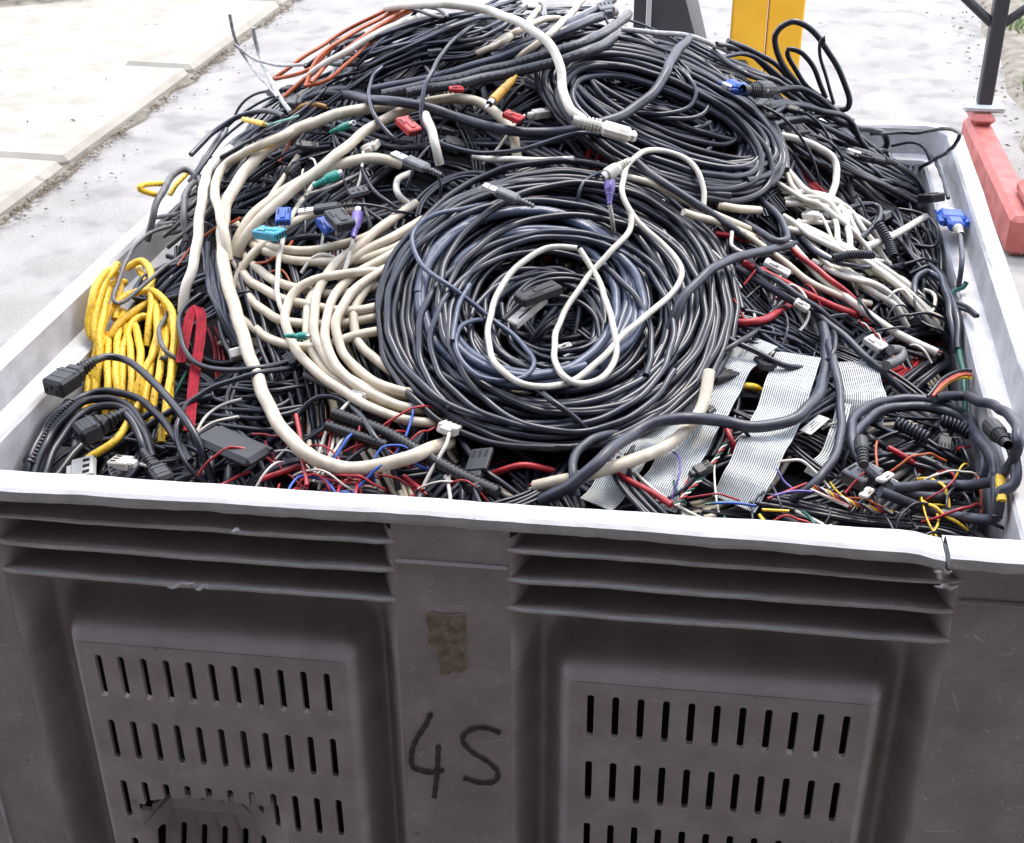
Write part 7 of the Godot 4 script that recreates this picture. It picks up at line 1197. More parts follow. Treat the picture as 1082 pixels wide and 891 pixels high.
	["black_cable","black cable, third of 7, spilling over the back right corner","black cables spilling at the back right","black","tube",4.2,[[300,872,-282,320,874,-316,333,874,-329,345,872,-334,373,864,-342,410,849,-369,426,835,-376,441,811,-378,454,789,-388,452,786,-384,443,787,-374]],0],
	["black_cable","thin black cable looping out over the back right rim","","black","tube",3,[[467,787,-479,494,780,-507,512,777,-519,528,776,-524,536,776,-523,543,778,-520,549,782,-513,557,795,-482,561,816,-427,560,847,-329,559,857,-286,558,856,-277,558,851,-278,559,831,-307,561,802,-363,560,757,-455,558,743,-479,551,731,-498,551,719,-514]],0],
	["black_cable","thin black loop inside the back right corner","","black","tube",2.6,[[505,756,-518,529,764,-514,542,765,-508,552,761,-499,561,746,-485]],0],
	["grey_cable","grey lead running down to the right wall connector","","greyd","tube",3,[[564,754,-488,559,769,-387,556,774,-333,556,772,-298,557,766,-277]],0],
	["black_cable","grey cable shadowing the bright red one","","greyd","tube",3.6,[[267,786,18,281,792,51,290,792,67,305,789,80,336,776,99,347,770,102,358,761,99,386,734,84,402,720,78]],0],
]
const PLUGS := [
	["connector_cover","black leather-like connector cover lying by the front rim","","blackm","cover","cover",[-312,714,386,-238,712,425],1.0,[],2.5,"black"],
	["label_tag","small white label tag beside the wide ribbon cable","","paper","tag","tag",[334,714,307,356,717,275],1.0,[],2.5,"black"],
	["grey_plug","flat grey connector shell inside the front right ring","","greyp","block","plug",[380,699,376,403,700,350],1.5,[],2.5,"black"],
	["white_plug","small white connector with a dark slot by the front right rim","","paper","block","plug",[385,714,426,395,709,404],0.5,[],2.5,"black"],
	["white_plug","small white connector at the end of the grey shell","","paper","block","plug",[401,728,416,417,711,376],0.5,[],2.5,"black"],
	["power_cord","black power cord with its square plug high on the left corner","","blackm","c13","power cord",[-470,747,306,-489,746,366],1.0,[-466,747,295,-458,746,283,-450,744,279,-439,743,281,-425,742,289,-385,737,325,-345,734,370,-328,730,389,-315,722,403,-309,715,410,-303,701,416,-297,679,420],4.4,"black"],
	["power_cord","black power cord with its square plug lying lower in the left corner","","blackm","c13","power cord",[-414,725,381,-445,717,411],1.0,[-405,727,373,-391,721,385,-373,709,410,-367,694,419,-367,674,420],4.2,"black"],
	["power_cord","ribbed black plug pressed against the left front rim","","blackm","c13","plug",[-357,711,436,-325,705,471],0.7,[],2.5,"black"],
	["white_plug","white connector housing in the hole of the big coil","","paper","block","plug",[1,779,214,33,796,172],1.0,[],2.5,"black"],
	["black_plug","black connector block in the hole of the big coil","","blackm","block","plug",[10,806,206,51,809,170],1.1,[],2.5,"black"],
	["white_plug","tiny white connector at the lower edge of the coil's hole","","paper","block","plug",[58,766,239,73,767,231],0.4,[],2.5,"black"],
	["cable_end","yellow cable tip with bare wire at upper left","","yellow","ferrule","cable end",[-349,916,-47,-407,890,-139],0.8,[],2.5,"black"],
	["white_plug","ribbed white plug at the end of the arching white cable","","white","ribplug","plug",[55,935,-45,125,917,-46],1.0,[],2.5,"black"],
	["red_block","bright red connector block under the cream arch","","redp","block","plug",[-175,921,-70,-152,912,-46],1.0,[],2.5,"black"],
	["red_block","small red connector below the thick printed cables","","redp","block","plug",[-118,952,-104,-100,950,-110],0.6,[],2.5,"black"],
	["red_block","red connector right of the cream arch","","redp","block","plug",[-41,935,-67,-18,929,-57],0.8,[],2.5,"black"],
	["rca_plug","mustard yellow round plug below the thick black cables","","mustard","rca","plug",[-39,958,-133,-61,945,-70],1.0,[],2.5,"black"],
	["usb_plug","black flat computer plug with metal tip pointing left over the cream coil","","blackm","usb","plug",[-220,861,82,-274,855,93],1.0,[-208,862,79,-195,861,74,-168,855,69,-163,852,67,-153,846,56,-144,838,40],2,"black"],
	["usb_plug","grey flat computer plug with metal tip above the big coil","","greyp","usb","plug",[-122,889,23,-175,899,-5],1.0,[-111,887,29,-108,878,34,-107,867,37,-115,839,36],2,"black"],
	["purple_plug","round purple plug over the cream coil","","purple","ps2","plug",[-193,853,139,-198,862,94],1.0,[],2.5,"black"],
	["green_plug","round green plug beside the cream cable","","teal","ps2","plug",[-256,874,38,-235,880,20],1.0,[],2.5,"black"],
	["green_plug","small teal plug under the upper cream cables","","teal","ps2","plug",[-265,901,-76,-233,921,-50],0.7,[],2.5,"black"],
	["green_plug","teal plug in the middle of the cream coil","","teal","ps2","plug",[-237,779,270,-218,781,273],0.7,[],2.5,"black"],
	["cyan_plug","cyan connector block behind the cream coil","","cyan","block","plug",[-317,839,120,-283,843,136],1.1,[],2.5,"black"],
	["blue_plug","dark blue connector behind the flat black plug","","blue","block","plug",[-295,851,77,-289,846,107],0.9,[],2.5,"black"],
	["blue_plug","blue connector below the flat black plug","","blue","block","plug",[-244,852,100,-229,838,113],0.8,[],2.5,"black"],
	["black_plug","black connector beside the purple plug","","blackm","block","plug",[-226,861,105,-201,859,141],1.2,[],2.5,"black"],
	["white_plug","white connector lying on the bright red cable","","paper","block","plug",[290,806,63,320,793,71],0.7,[],2.5,"black"],
	["white_plug","white connector block beside the twisted wires","","paper","block","plug",[414,736,115,433,730,131],0.9,[],2.5,"black"],
	["white_plug","small white connector below the bright red cable","","paper","block","plug",[327,775,105,343,767,110],0.7,[],2.5,"black"],
	["usb_plug","grey flat computer plug with metal tip at the top of the big coil","","greyp","usb","plug",[-2,880,89,-49,894,79],1.0,[],2.5,"black"],
	["purple_plug","round purple and white plug above the big coil","","purple","ps2","plug",[101,878,59,99,893,32],1.0,[102,872,69,105,858,69,108,831,60],2.6,"ivory"],
	["white_plug","round white plug with metal end beside the purple plug","","ivory","ps2","plug",[114,913,44,93,904,63],1.2,[],2.5,"black"],
	["cord_plug","ribbed cord end inside the front right ring","","blackm","relief","plug",[387,730,384,387,735,347],0.9,[],2.5,"black"],
	["cord_plug","dark moulded plug at the right of the front right ring","","blackm","relief","plug",[514,782,420,512,763,351],1.1,[],2.5,"black"],
	["black_plug","black moulded plug with ribbed tail at the back right","","blackm","vga","plug",[468,808,-302,413,836,-252],1.0,[476,804,-310,502,779,-356,518,763,-379,532,746,-397,547,720,-418],3.6,"black"],
	["blue_vga_plug","blue plug in front of the dark machine at the top","","blue","vga","plug",[268,937,-195,233,946,-174],1.0,[],2.5,"black"],
	["black_plug","round black plug beside the blue one at the top","","blackm","relief","plug",[259,945,-168,298,922,-244],1.3,[],2.5,"black"],
	["blue_vga_plug","blue plug with thumbscrews near the right wall","","blue","vga","plug",[554,767,-160,556,754,-258],1.1,[554,768,-148,545,775,-82,542,774,-53,541,771,-44,540,761,-35,540,741,-33],3.4,"greyd"],
	["black_plug","black connector block above the blue plug at the right wall","","blackm","block","plug",[527,759,-292,541,771,-263],1.2,[],2.5,"black"],
]
const HEAP_X := [-0.62,-0.5,-0.25,0.0,0.25,0.5,0.62]
const HEAP_Z := [-0.62,-0.5,-0.3,-0.1,0.1,0.3,0.5,0.62]
const HEAP_Y := [[0.76,0.8,0.86,0.88,0.83,0.72,0.68],[0.79,0.83,0.92,0.96,0.885,0.75,0.71],[0.81,0.85,0.96,0.99,0.915,0.74,0.7],[0.8,0.83,0.89,0.9,0.84,0.72,0.68],[0.75,0.77,0.82,0.82,0.77,0.7,0.67],[0.68,0.69,0.73,0.73,0.71,0.685,0.67],[0.65,0.66,0.675,0.68,0.68,0.675,0.67],[0.64,0.65,0.66,0.66,0.66,0.66,0.66]]

func cubic(a: float, b: float, c: float, d: float, t: float) -> float:
	return b + 0.5 * t * (c - a + t * (2.0 * a - 5.0 * b + 4.0 * c - d + t * (3.0 * (b - c) + d - a)))

func heap_y(x: float, z: float) -> float:
	var i := 0
	while i < HEAP_X.size() - 2 and x > HEAP_X[i + 1]: i += 1
	var j := 0
	while j < HEAP_Z.size() - 2 and z > HEAP_Z[j + 1]: j += 1
	var t: float = clampf((x - HEAP_X[i]) / (HEAP_X[i + 1] - HEAP_X[i]), 0, 1)
	var s: float = clampf((z - HEAP_Z[j]) / (HEAP_Z[j + 1] - HEAP_Z[j]), 0, 1)
	var r: Array = []
	for k in 4:
		var row: Array = HEAP_Y[clampi(j - 1 + k, 0, HEAP_Z.size() - 1)]
		var m := row.size() - 1
		r.append(cubic(row[clampi(i - 1, 0, m)], row[i], row[i + 1], row[clampi(i + 2, 0, m)], t))
	return cubic(r[0], r[1], r[2], r[3], s)

func wander(length: float, deep: float, r: float, keep := 0.075) -> PackedVector3Array:
	# a slack cable lying on the heap, deep metres under its surface
	var x := rng.randf_range(-0.47, 0.52)
	var z := rng.randf_range(-0.5, 0.52)
	var a := rng.randf() * TAU
	var k := rng.randfn(0.0, 5.0)
	var p := PackedVector3Array()
	var ph := rng.randf() * TAU
	var n := int(length / 0.02)
	for i in n:
		k = lerpf(k, rng.randfn(0.0, 34.0), 0.10)
		a += k * 0.02
		x += cos(a) * 0.02
		z += sin(a) * 0.02
		var lo := xl(z) + keep
		var hi := xr(z) - keep
		if x < lo or x > hi or z < -0.50 or z > 0.535:
			x = clampf(x, lo, hi)
			z = clampf(z, -0.50, 0.535)
			a += 0.9
		p.append(Vector3(x, heap_y(x, z) - deep + 0.006 * sin(i * 0.5 + ph) + r, z))
	return p

func build_heap() -> void:
	# the packed inside of the heap, out of sight but for the gaps
	var nz := FastNoiseLite.new()
	nz.seed = 14
	nz.frequency = 14.0
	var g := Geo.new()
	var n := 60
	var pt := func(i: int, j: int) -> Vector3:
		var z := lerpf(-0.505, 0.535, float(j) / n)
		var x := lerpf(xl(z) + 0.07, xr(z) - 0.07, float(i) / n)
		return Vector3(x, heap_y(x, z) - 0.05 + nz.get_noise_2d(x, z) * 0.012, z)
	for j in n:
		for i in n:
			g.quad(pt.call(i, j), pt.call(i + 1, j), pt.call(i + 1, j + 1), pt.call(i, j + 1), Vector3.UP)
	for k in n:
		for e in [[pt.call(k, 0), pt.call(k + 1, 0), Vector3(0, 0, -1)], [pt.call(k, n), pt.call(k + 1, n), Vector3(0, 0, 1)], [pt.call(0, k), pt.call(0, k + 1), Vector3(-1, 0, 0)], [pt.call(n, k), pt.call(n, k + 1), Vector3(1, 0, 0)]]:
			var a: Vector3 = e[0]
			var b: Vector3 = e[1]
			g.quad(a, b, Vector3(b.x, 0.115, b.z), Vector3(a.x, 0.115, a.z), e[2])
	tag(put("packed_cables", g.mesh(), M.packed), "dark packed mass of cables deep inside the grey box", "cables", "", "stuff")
	# loose cables under the ones that can be picked out, lying in strands side by side
	for layer in [["black", 95, 0.024], ["blackb", 36, 0.024], ["greyd", 12, 0.03], ["grey", 7, 0.03], ["cream", 8, 0.03], ["red", 8, 0.028]]:
		var T := Tube.new()
		for k in int(layer[1]):
			var r := rng.randf_range(0.0016, 0.0052)
			for q in strands(wander(rng.randf_range(0.3, 0.9), layer[2] + rng.randf() * 0.022, r), r, rng.randi_range(1, 6)):
				add_tube(T, dense(q, 0.012), r, 6)
		tag(put("tangled_cables", T.mesh(), M[layer[0]]), "%s cables tangled deep in the gaps of the heap" % {"black": "black", "blackb": "blue-black", "greyd": "dark grey", "grey": "grey", "cream": "cream", "red": "red"}[layer[0]], "cables", "", "stuff")
	tuft(56, Vector3(-0.150, 0, 0.432), 0.105, 0.05, ["red", "white", "red", "red", "blue", "red"], "in the loose tuft by the front rim", 0.0011, 0.0017, 0.03)
	tuft(34, Vector3(0.455, 0, 0.37), 0.09, 0.10, ["black", "red", "black", "yellow", "black", "white", "orange"], "inside the front right ring", 0.0010, 0.0018, 0.025)
	tuft(24, Vector3(0.28, 0, 0.44), 0.12, 0.06, ["black", "red", "white", "black", "green", "yellow", "purple"], "between the ribbon cables and the front rim", 0.0010, 0.0018, 0.02)
	tuft(26, Vector3(0.46, 0, -0.03), 0.07, 0.16, ["black", "black", "white", "blackb"].slice(0, 3), "along the right wall", 0.0014, 0.0028, 0.03)
	tuft(22, Vector3(0.30, 0, 0.08), 0.09, 0.10, ["red", "white", "black", "black"], "below the red cables right of the big coil", 0.0010, 0.0020, 0.02)
	tuft(18, Vector3(-0.30, 0, 0.05), 0.10, 0.16, ["white", "black", "orange", "black"], "in the gaps of the cream coil", 0.0012, 0.0024, 0.014)
	# slack cables at the surface
	var tint := {"black": "black", "blackb": "blue-black", "greyd": "dark grey", "grey": "grey"}
	for k in 62:
		var m: String = ["black", "black", "blackb", "black", "black", "blackb", "greyd"][rng.randi() % 7]
		var r := rng.randf_range(0.0016, 0.0044)
		var c := wander(rng.randf_range(0.15, 0.5), rng.randf_range(0.0, 0.016), r)
		for q in strands(c, r, rng.randi_range(1, 4)):
			var o := put("slack_cable", tube_mesh(dense(q, 0.009), r, 8), M[m])
			var mid: Vector3 = q[q.size() / 2]
			tag(o, "%s %s slack cable lying loose %s" % ["thin" if r < 0.003 else "thicker", tint[m], place(mid)], "cable", "slack cables " + place(mid))

func tuft(n: int, at: Vector3, sx: float, sz: float, cols: Array, where: String, r0: float, r1: float, up: float, dx := 0.0) -> void:
	for k in n:
		var m: String = cols[k % cols.size()]
		var c := PackedVector3Array()
		var x := at.x + clampf(rng.randfn(0.0, 0.45), -1.0, 1.0) * sx
		var z := at.z + clampf(rng.randfn(0.0, 0.45), -1.0, 1.0) * sz
		var a := rng.randf() * TAU
		var bend := rng.randfn(dx, 16.0)
		var h := rng.randf_range(0.002, up)
		var L := rng.randi_range(4, 9)
		for i in L:
			a += bend * 0.012
			x += cos(a) * 0.012
			z = minf(z + sin(a) * 0.012, 0.54)
			c.append(Vector3(clampf(x, xl(z) + 0.07, xr(z) - 0.07), heap_y(x, z) + h * sin(PI * (i + 0.7) / (L + 0.4)) + rng.randf_range(-0.002, 0.002), z))
		var o := put(m + "_wire", tube_mesh(dense(c, 0.005), rng.randf_range(r0, r1), 6), M[m])
		tag(o, "thin %s wire %s" % [m, where], "wire", "%s wires %s" % [m, where])

func place(p: Vector3) -> String:
	if p.z > 0.30: return "by the front rim at left" if p.x < -0.15 else ("by the front rim under the ribbon cables" if p.x < 0.22 else "in the front right corner")
	if p.z > 0.0: return "among the yellow and cream cables" if p.x < -0.15 else ("round the big coil" if p.x < 0.25 else "along the right wall below the white bundle")
	if p.z > -0.25: return "at the left shoulder" if p.x < -0.2 else ("just above the big coil" if p.x < 0.2 else "among the white cables at right")
	return "at the far left top" if p.x < -0.2 else ("at the top of the heap" if p.x < 0.2 else "in the back right corner")

func strands(c: PackedVector3Array, r: float, n: int) -> Array:
	# n cables lying side by side along c, each drifting a little
	var out: Array = []
	for j in n:
		var p := PackedVector3Array()
		var ph := rng.randf() * TAU
		var cut := rng.randi_range(0, maxi(0, c.size() / 5))
		for i in range(cut, c.size()):
			var t := (c[mini(i + 1, c.size() - 1)] - c[maxi(i - 1, 0)]).normalized()
			var s := t.cross(Vector3.UP).normalized()
			var q := c[i] + s * ((j - (n - 1) * 0.5) * r * 2.3 + sin(i * 0.33 + ph) * r * 0.8) + Vector3.UP * sin(i * 0.4 + ph * 2.0) * r * 0.7
			q.x = clampf(q.x, xl(q.z) + 0.068, xr(q.z) - 0.068)
			q.z = clampf(q.z, -0.51, 0.54)
			p.append(q)
		if p.size() >= 3: out.append(p)
	return out

func slack(p: PackedVector3Array, r: float) -> PackedVector3Array:
	# the small unevenness of a bent sheath
	var a := rng.randf() * TAU
	var b := rng.randf() * TAU
	var k := minf(r * 0.16, 0.0006)
	for i in p.size():
		p[i] += Vector3(sin(i * 0.83 + a) + sin(i * 0.37 + b), sin(i * 0.61 + b) * 0.6, sin(i * 0.71 + a * 2.0) + sin(i * 0.29 + b)) * k
	return p

func ctrl(a: Array, o: Vector3) -> PackedVector3Array:
	var p := PackedVector3Array()
	for i in range(0, a.size(), 3): p.append(Vector3(a[i], a[i + 1], a[i + 2]) * 0.001 - o)
	return p

func band(p: PackedVector3Array, half: float, n: int, ridge: float, thick: float) -> Array:
	# flat cable of n conductors side by side, laid level across the path: [conductor tops, webs and back]
	var fr := frames(p)
	var top := Geo.new()
	var web := Geo.new()
	var rows: Array = []
	var last := Vector3.ZERO
	for i in p.size():
		var t: Vector3 = fr[0][i]
		var s := t.cross(Vector3.UP)
		if s.length() < 0.2: s = last if last != Vector3.ZERO else t.cross(Vector3.FORWARD)
		s = s.normalized()
		if last != Vector3.ZERO:
			if s.dot(last) < 0: s = -s
			s = (last * 0.6 + s * 0.4).normalized()
		last = s
		var u := s.cross(t).normalized()
		if u.y < 0: u = -u
		var q: Array = []
		for k in n:
			for e in [[0.0, 0.0], [0.22, 1.0], [0.72, 1.0]]:
				q.append(p[i] + s * ((k + e[0]) / n * 2.0 - 1.0) * half + u * ridge * e[1])
		q.append(p[i] + s * half)
		q.append(p[i] + s * half - u * thick)
		q.append(p[i] - s * half - u * thick)
		q.append(q[0])
		rows.append([q, u])
	for i in p.size() - 1:
		var q: Array = rows[i][0]
		var r: Array = rows[i + 1][0]
		for k in q.size() - 1:
			(top if k < 3 * n and k % 3 == 1 else web).quad(q[k], q[k + 1], r[k + 1], r[k], rows[i][1] if k < 3 * n else -rows[i][1])
	return [top.mesh(), web.mesh()]

func build_cables() -> void:
	for c in CABLES:
		var name_: String = c[0]
		var paths: Array = c[6]
		var kind: String = c[4]
		var o := Vector3(paths[0][0], paths[0][1], paths[0][2]) * 0.001
		var cat := "cable"
		for w in ["coil", "wires", "wire", "cord", "conduit", "strap", "ring"]:
			if name_.ends_with(w):
				cat = w
				break
		if kind == "coil" or kind == "twist" or c[7]:
			var t := base(name_, o)
			tag(t, c[1], cat, c[2])
			if kind == "coil":
				for i in paths.size():
					var r: float = c[5][i] * 0.001
					put("strand", tube_mesh(slack(dense(ctrl(paths[i], o), 0.008), r), r, 8 if r < 0.005 else 10), M[c[3][i]], t)
			elif kind == "twist":
				var cols := ["red", "white", "green"] if used[name_] % 3 == 1 else (["red", "yellow", "white", "black"] if used[name_] % 3 == 2 else ["red", "white"])
				for i in cols.size():
					put("wire", tube_mesh(helix_path(ctrl(paths[0], o), c[5] * 0.0006, 0.022, 10, TAU * i / cols.size()), 0.0011, 6), M[cols[i]], t)
			else:
				var d := dense(ctrl(paths[0], o), 0.008)
				var r: float = c[5] * 0.001
				put("sheath", tube_mesh(d, r, 12), M[c[3]], t)
				var e := d[d.size() - 1]
				var dir := (e - d[d.size() - 3]).normalized()
				var B := Basis.looking_at(dir)
				for k in 4:
					var off := B * Vector3(cos(k * 1.6), sin(k * 1.6), 0) * r * 0.45
					put("bare_wire", tube_mesh(PackedVector3Array([e + off - dir * 0.004, e + off + dir * 0.005]), r * 0.26, 7), M[["grey", "red", "white", "copper"][k]], t)
			continue
		var p := ctrl(paths[0], o)
		var mesh: Mesh
		var pair: Array = []
		var r: float = c[5] * 0.001
		match kind:
			"helix":
				mesh = tube_mesh(helix_path(p, r * 0.74, r * 0.56, 12), r * 0.27, 6)
			"conduit":
				var d := dense(p, 0.0011)
				var rad := PackedFloat32Array()
				for i in d.size(): rad.append(r * (1.0 if i % 5 < 3 else 0.80))
				mesh = tube_mesh(d, r, 14, rad)
			"flat":
				pair = band(dense(p, 0.006), r, 3, 0.0004, 0.0015)
			"ribbon":
				var dd := dense(p, 0.008)
				var ph := rng.randf() * TAU
				for i in dd.size(): dd[i].y += 0.003 * sin(i * 0.42 + ph) + 0.002 * sin(i * 0.9)
				pair = band(dd, r, int(r * 2.0 / 0.0023), 0.0009, 0.0004)
			_:
				mesh = tube_mesh(slack(dense(p, 0.008), r), r, 7 if r < 0.003 else (9 if r < 0.0055 else 12))
		if pair.size() == 2:
			var rb := base(name_, o)
			tag(rb, c[1], cat, c[2])
			put("conductors", pair[0], M[c[3]], rb)
			put("webbing", pair[1], M["ribbond" if kind == "ribbon" else c[3]], rb)
			continue
		var mi := put(name_, mesh, M[c[3]])
		mi.position = o
		tag(mi, c[1], cat, c[2])

# ------------------------------------------------------------------ plugs
func build_plugs() -> void:
	for c in PLUGS:
		var e: Array = c[6]
		var a := Vector3(e[0], e[1], e[2]) * 0.001
		var b := Vector3(e[3], e[4], e[5]) * 0.001
		var t := base(c[0], a)
		tag(t, c[1], c[5], c[2])
		var f := (b - a).normalized()
		var s := Vector3.UP.cross(f)
		s = s.normalized() if s.length() > 0.05 else Vector3.RIGHT
		var up := f.cross(s).normalized()
		# face the broad side up and a little to the viewer
		var B := Basis(s, up, f)
		var k: float = c[7]
		var L := maxf(a.distance_to(b), 0.012)
		var m: Material = M[c[3]]
		match c[4]:
			"usb":
				var g := Geo.new()
				g.cbox(B * Vector3(0, 0, L * 0.36), Vector3(0.017, 0.009, L * 0.56), 0.002, B)
				g.cbox(B * Vector3(0, 0, L * 0.06), Vector3(0.010, 0.0075, L * 0.10), 0.002, B)
				put("housing", g.mesh(), m, t)
				var r := Geo.new()
				for q in 4: r.cbox(B * Vector3(0, 0, -0.003 - q * 0.004), Vector3(0.0075 - q * 0.0006, 0.0065 - q * 0.0005, 0.0026), 0.0006, B)
				r.lathe([[0.0022, 0.0], [0.0018, -0.018]], Vector3.ZERO, B, 10)
				put("strain_relief", r.mesh(), m, t)
				var sh := Geo.new()
				sh.cbox(B * Vector3(0, 0, L * 0.80), Vector3(0.012, 0.0046, L * 0.36), 0.0005, B)
				var shell := put("metal_shell", sh.mesh(), M.metal, t)
				var h := Geo.new()
				for x in [-0.003, 0.003]: h.cbox(B * Vector3(x, 0.0023, L * 0.82), Vector3(0.0024, 0.0006, 0.0026), 0.0, B)
				h.cbox(B * Vector3(0, 0.0004, L * 0.978), Vector3(0.0104, 0.0026, 0.001), 0.0, B)
				put("opening", h.mesh(), M.hole, shell)
			"c13":
				var g := Geo.new()
				g.cbox(B * Vector3(0, 0, L * 0.70), Vector3(0.029, 0.021, L * 0.56) * Vector3(k, k, 1), 0.0035, B)
				g.cbox(B * Vector3(0, 0, L * 0.36), Vector3(0.023, 0.019, L * 0.22) * Vector3(k, k, 1), 0.004, B)
				put("housing", g.mesh(), m, t)
				var sm := Geo.new()
				sm.cbox(B * Vector3(0, 0.0105 * k, L * 0.78), Vector3(0.020 * k, 0.0012, 0.0015), 0.0003, B)
				sm.cbox(B * Vector3(0, 0.0105 * k, L * 0.56), Vector3(0.026 * k, 0.0012, 0.0015), 0.0003, B)
				put("moulding_ridge", sm.mesh(), M.greyd, t)
				var r := Geo.new()
				for q in 5: r.cbox(B * Vector3(0, 0, L * 0.24 - q * 0.0052), Vector3(0.016 - q * 0.0014, 0.013 - q * 0.0009, 0.0034) * Vector3(k, k, 1), 0.001, B)
				r.lathe([[0.0055 * k, L * 0.26], [0.0046 * k, -0.016]], Vector3.ZERO, B, 12)
				put("strain_relief", r.mesh(), m, t)
				var h := Geo.new()
				for x in [-0.007, 0.0, 0.007]: h.cbox(B * Vector3(x * k, 0.002 if x == 0.0 else -0.002, L * 0.981), Vector3(0.002, 0.005, 0.0012), 0.0, B)
				put("opening", h.mesh(), M.hole, t)
			"vga":
				var g := Geo.new()
				g.cbox(B * Vector3(0, 0, L * 0.62), Vector3(0.031, 0.015, L * 0.42) * Vector3(k, k, 1), 0.004, B)
				g.cbox(B * Vector3(0, 0, L * 0.28), Vector3(0.020, 0.013, L * 0.34) * Vector3(k, k, 1), 0.004, B)
				put("housing", g.mesh(), m, t)
				for x in [-1.0, 1.0]:
					var th := Geo.new()
					th.lathe([[0.0, L * 0.30], [0.0034 * k, L * 0.30], [0.0038 * k, L * 0.34], [0.0038 * k, L * 0.62], [0.0016 * k, L * 0.66], [0.0016 * k, L * 0.98], [0.0, L * 0.98]], B * Vector3(x * 0.0155 * k, 0, 0), B, 12)
					put("thumbscrew", th.mesh(), m, t)
				var r := Geo.new()
				for q in 5: r.lathe([[0.0, -q * 0.0048 + 0.004], [(0.0062 - q * 0.0005) * k, -q * 0.0048 + 0.004], [(0.0062 - q * 0.0005) * k, -q * 0.0048 + 0.001], [0.0, -q * 0.0048 + 0.001]], Vector3.ZERO, B, 12)
				r.lathe([[0.0042 * k, 0.006], [0.0036 * k, -0.026]], Vector3.ZERO, B, 12)
				put("strain_relief", r.mesh(), M.blackm if c[3] != "blue" else M.white, t)
				var sh := Geo.new()
				sh.cbox(B * Vector3(0, 0, L * 0.92), Vector3(0.018 * k, 0.0085 * k, L * 0.18), 0.002, B)
				put("metal_shell", sh.mesh(), M.metal, t)
			"ps2":
				var g := Geo.new()
				g.lathe([[0.0, L * 0.15], [0.0045 * k, L * 0.15], [0.0062 * k, L * 0.30], [0.0066 * k, L * 0.45], [0.0066 * k, L * 0.78], [0.0060 * k, L * 0.82], [0.0, L * 0.82]], Vector3.ZERO, B, 16)
				put("housing", g.mesh(), m, t)
				var r := Geo.new()
				r.lathe([[0.0045 * k, L * 0.16], [0.0036 * k, 0.0], [0.0026 * k, -0.012], [0.0, -0.012]], Vector3.ZERO, B, 12)
				for q in 3: r.lathe([[0.0, L * 0.10 - q * 0.004], [(0.0046 - q * 0.0005) * k, L * 0.10 - q * 0.004], [(0.0046 - q * 0.0005) * k, L * 0.10 - q * 0.004 - 0.002], [0.0, L * 0.10 - q * 0.004 - 0.002]], Vector3.ZERO, B, 12)
				put("strain_relief", r.mesh(), m, t)
				var sh := Geo.new()
				sh.lathe([[0.0046 * k, L * 0.80], [0.0046 * k, L * 1.02], [0.0040 * k, L * 1.02], [0.0040 * k, L * 0.90], [0.0, L * 0.90]], Vector3.ZERO, B, 16)
				put("metal_ring", sh.mesh(), M.metal, t)
			"rca":
				var g := Geo.new()
				g.lathe([[0.0, 0.0], [0.0040, 0.0], [0.0052, L * 0.12], [0.0050, L * 0.30], [0.0060, L * 0.34], [0.0060, L * 0.44], [0.0054, L * 0.46], [0.0060, L * 0.50], [0.0062, L * 0.86], [0.0058, L * 0.88], [0.0, L * 0.88]], Vector3.ZERO, B, 16)
				put("housing", g.mesh(), m, t)
				var r := Geo.new()
				r.lathe([[0.0030, 0.002], [0.0022, -0.010], [0.0, -0.010]], Vector3.ZERO, B, 12)
				put("strain_relief", r.mesh(), m, t)
				var sh := Geo.new()
				sh.lathe([[0.0048, L * 0.87], [0.0048, L * 1.0], [0.0040, L * 1.0], [0.0040, L * 0.90], [0.0, L * 0.90]], Vector3.ZERO, B, 16)
				sh.lathe([[0.0015, L * 0.88], [0.0015, L * 1.12], [0.0, L * 1.16]], Vector3.ZERO, B, 10)
				put("metal_tip", sh.mesh(), M.metal, t)
			"ribplug":
				var g := Geo.new()
				g.cbox(B * Vector3(0, 0, L * 0.66), Vector3(0.024, 0.016, L * 0.56), 0.005, B)
				g.cbox(B * Vector3(0, 0, L * 0.96), Vector3(0.016, 0.012, L * 0.12), 0.003, B)
				put("housing", g.mesh(), m, t)
				var r := Geo.new()
				for q in 6: r.lathe([[0.0, L * 0.36 - q * 0.0046], [0.0096 - q * 0.0004, L * 0.36 - q * 0.0046], [0.0096 - q * 0.0004, L * 0.36 - q * 0.0046 - 0.0026], [0.0, L * 0.36 - q * 0.0046 - 0.0026]], Vector3.ZERO, B, 14)
				r.lathe([[0.0066, L * 0.40], [0.0056, -0.008]], Vector3.ZERO, B, 12)
				put("strain_relief", r.mesh(), m, t)
			"relief":
				var g := Geo.new()
				g.lathe([[0.0, L * 0.42], [0.0078 * k, L * 0.42], [0.0088 * k, L * 0.50], [0.0088 * k, L * 0.86], [0.0074 * k, L * 0.96], [0.0, L * 0.96]], Vector3.ZERO, B, 14)
				put("housing", g.mesh(), m, t)
				var r := Geo.new()
				for q in 5: r.lathe([[0.0, L * 0.40 - q * 0.0046], [(0.0070 - q * 0.0003) * k, L * 0.40 - q * 0.0046], [(0.0070 - q * 0.0003) * k, L * 0.40 - q * 0.0046 - 0.0028], [0.0, L * 0.40 - q * 0.0046 - 0.0028]], Vector3.ZERO, B, 12)
				r.lathe([[0.0048 * k, L * 0.42], [0.0042 * k, -0.006]], Vector3.ZERO, B, 12)
				put("strain_relief", r.mesh(), m, t)
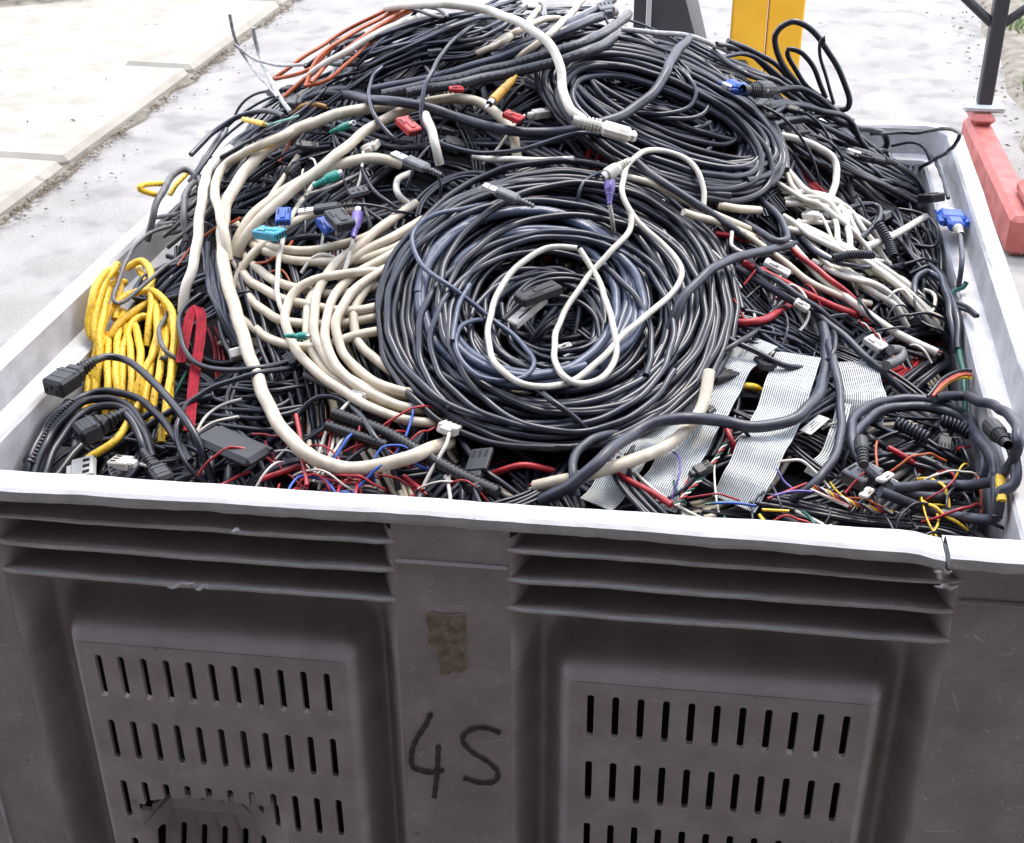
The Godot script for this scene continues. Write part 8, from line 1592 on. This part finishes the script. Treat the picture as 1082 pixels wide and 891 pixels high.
			"ferrule":
				var g := Geo.new()
				g.lathe([[0.0, 0.0], [0.0034, 0.0], [0.0036, L * 0.3], [0.0034, L], [0.0, L]], Vector3.ZERO, B, 12)
				put("sleeve", g.mesh(), m, t)
				for q in 3:
					put("bare_wire", tube_mesh(dense(PackedVector3Array([Vector3.ZERO, B * Vector3(0.002 * (q - 1), 0.001, -0.008), B * Vector3(0.006 * (q - 1), 0.002, -0.018)]), 0.004), 0.0008, 6), M[["black", "white", "tan"][q]], t)
			"tag":
				var g := Geo.new()
				g.cbox(B * Vector3(0, 0, L * 0.5), Vector3(0.014, 0.0012, L), 0.0003, B)
				put("card", g.mesh(), m, t)
				var h := Geo.new()
				for q in 3: h.cbox(B * Vector3(-0.003 + q * 0.003, 0.0007, L * (0.42 + 0.05 * q)), Vector3(0.0011, 0.0004, L * (0.5 - 0.12 * q)), 0.0, B)
				put("print", h.mesh(), M.greyd, t)
			"cover":
				var g := Geo.new()
				g.cbox(B * Vector3(0, 0, L * 0.5), Vector3(0.038, 0.012, L), 0.005, B)
				put("cover", g.mesh(), m, t)
				var h := Geo.new()
				h.cbox(B * Vector3(0.0205, -0.001, L * 0.5), Vector3(0.006, 0.005, L * 0.96), 0.0015, B)
				h.cbox(B * Vector3(0, 0.0063, L * 0.03), Vector3(0.034, 0.0008, 0.001), 0.0002, B)
				put("seam", h.mesh(), M.conduit, t)
			"block":
				var g := Geo.new()
				var wd := 0.020 * k
				var hh := 0.010 * k
				g.cbox(B * Vector3(0, 0, L * 0.5), Vector3(wd, hh, L), 0.0016, B)
				g.cbox(B * Vector3(0, hh * 0.5, L * 0.62), Vector3(wd * 0.35, 0.003, L * 0.5), 0.0008, B)
				put("housing", g.mesh(), m, t)
				var h := Geo.new()
				for q in 4: h.cbox(B * Vector3((q - 1.5) * wd * 0.22, 0.0, L + 0.0002), Vector3(wd * 0.12, hh * 0.5, 0.0008), 0.0, B)
				put("opening", h.mesh(), M.hole, t)
				var h2 := Geo.new()
				for q in 2: h2.cbox(B * Vector3((q * 2 - 1) * wd * 0.33, hh * 0.5 + 0.0002, L * 0.35), Vector3(wd * 0.10, 0.0007, L * 0.36), 0.0, B)
				put("slot", h2.mesh(), M.hole, t)
		if c[8].size() >= 6:
			put("cord", tube_mesh(dense(ctrl(c[8], a), 0.007), c[9] * 0.001, 9), M[c[10]], t)
	# small connectors lying about on the heap
	var kinds := [["blackm", "black"], ["blackm", "black"], ["paper", "white"], ["blackm", "black"], ["greyp", "grey"], ["paper", "white"], ["blackm", "black"]]
	for k in 64:
		var x := rng.randf_range(-0.44, 0.50)
		var z := rng.randf_range(-0.40, 0.50)
		if Vector2(x + 0.0, z - 0.14).length() < 0.2: continue
		var q: Array = kinds[k % kinds.size()]
		var p := Vector3(x, heap_y(x, z) + rng.randf_range(0.004, 0.014), z)
		var t := base("small_connector", p)
		tag(t, "small %s connector lying %s" % [q[1], place(p)], "plug", "small connectors strewn over the heap")
		var a := rng.randf() * TAU
		var B := Basis(Vector3(cos(a), 0, sin(a)), rng.randf_range(-0.7, 0.7)) * Basis(Vector3.UP, rng.randf() * TAU)
		var w := rng.randf_range(0.010, 0.026)
		var L := rng.randf_range(0.014, 0.032)
		var h := rng.randf_range(0.006, 0.012)
		var g := Geo.new()
		g.cbox(Vector3.ZERO, Vector3(w, h, L), 0.0015, B)
		g.cbox(B * Vector3(0, 0, -L * 0.62), Vector3(w * 0.6, h * 0.7, L * 0.3), 0.0015, B)
		put("housing", g.mesh(), M[q[0]], t)
		var s := Geo.new()
		for j in 3: s.cbox(B * Vector3((j - 1) * w * 0.28, h * 0.5 + 0.0001, L * 0.22), Vector3(w * 0.14, 0.0006, L * 0.3), 0.0, B)
		put("slot", s.mesh(), M.hole, t)
		var c := PackedVector3Array()
		var d := B * Vector3(0, 0, -1)
		for j in 5:
			var e := p + d * (L * 0.6 + j * 0.022) + Vector3(sin(j * 0.9 + k) * 0.008, 0, cos(j * 0.8 + k) * 0.008)
			e.y = lerpf(e.y, heap_y(e.x, e.z) - 0.012, j / 4.0)
			c.append(e - p)
		put("cord", tube_mesh(dense(c, 0.008), 0.0021, 7), M.black if q[0] != "paper" else M.white, t)
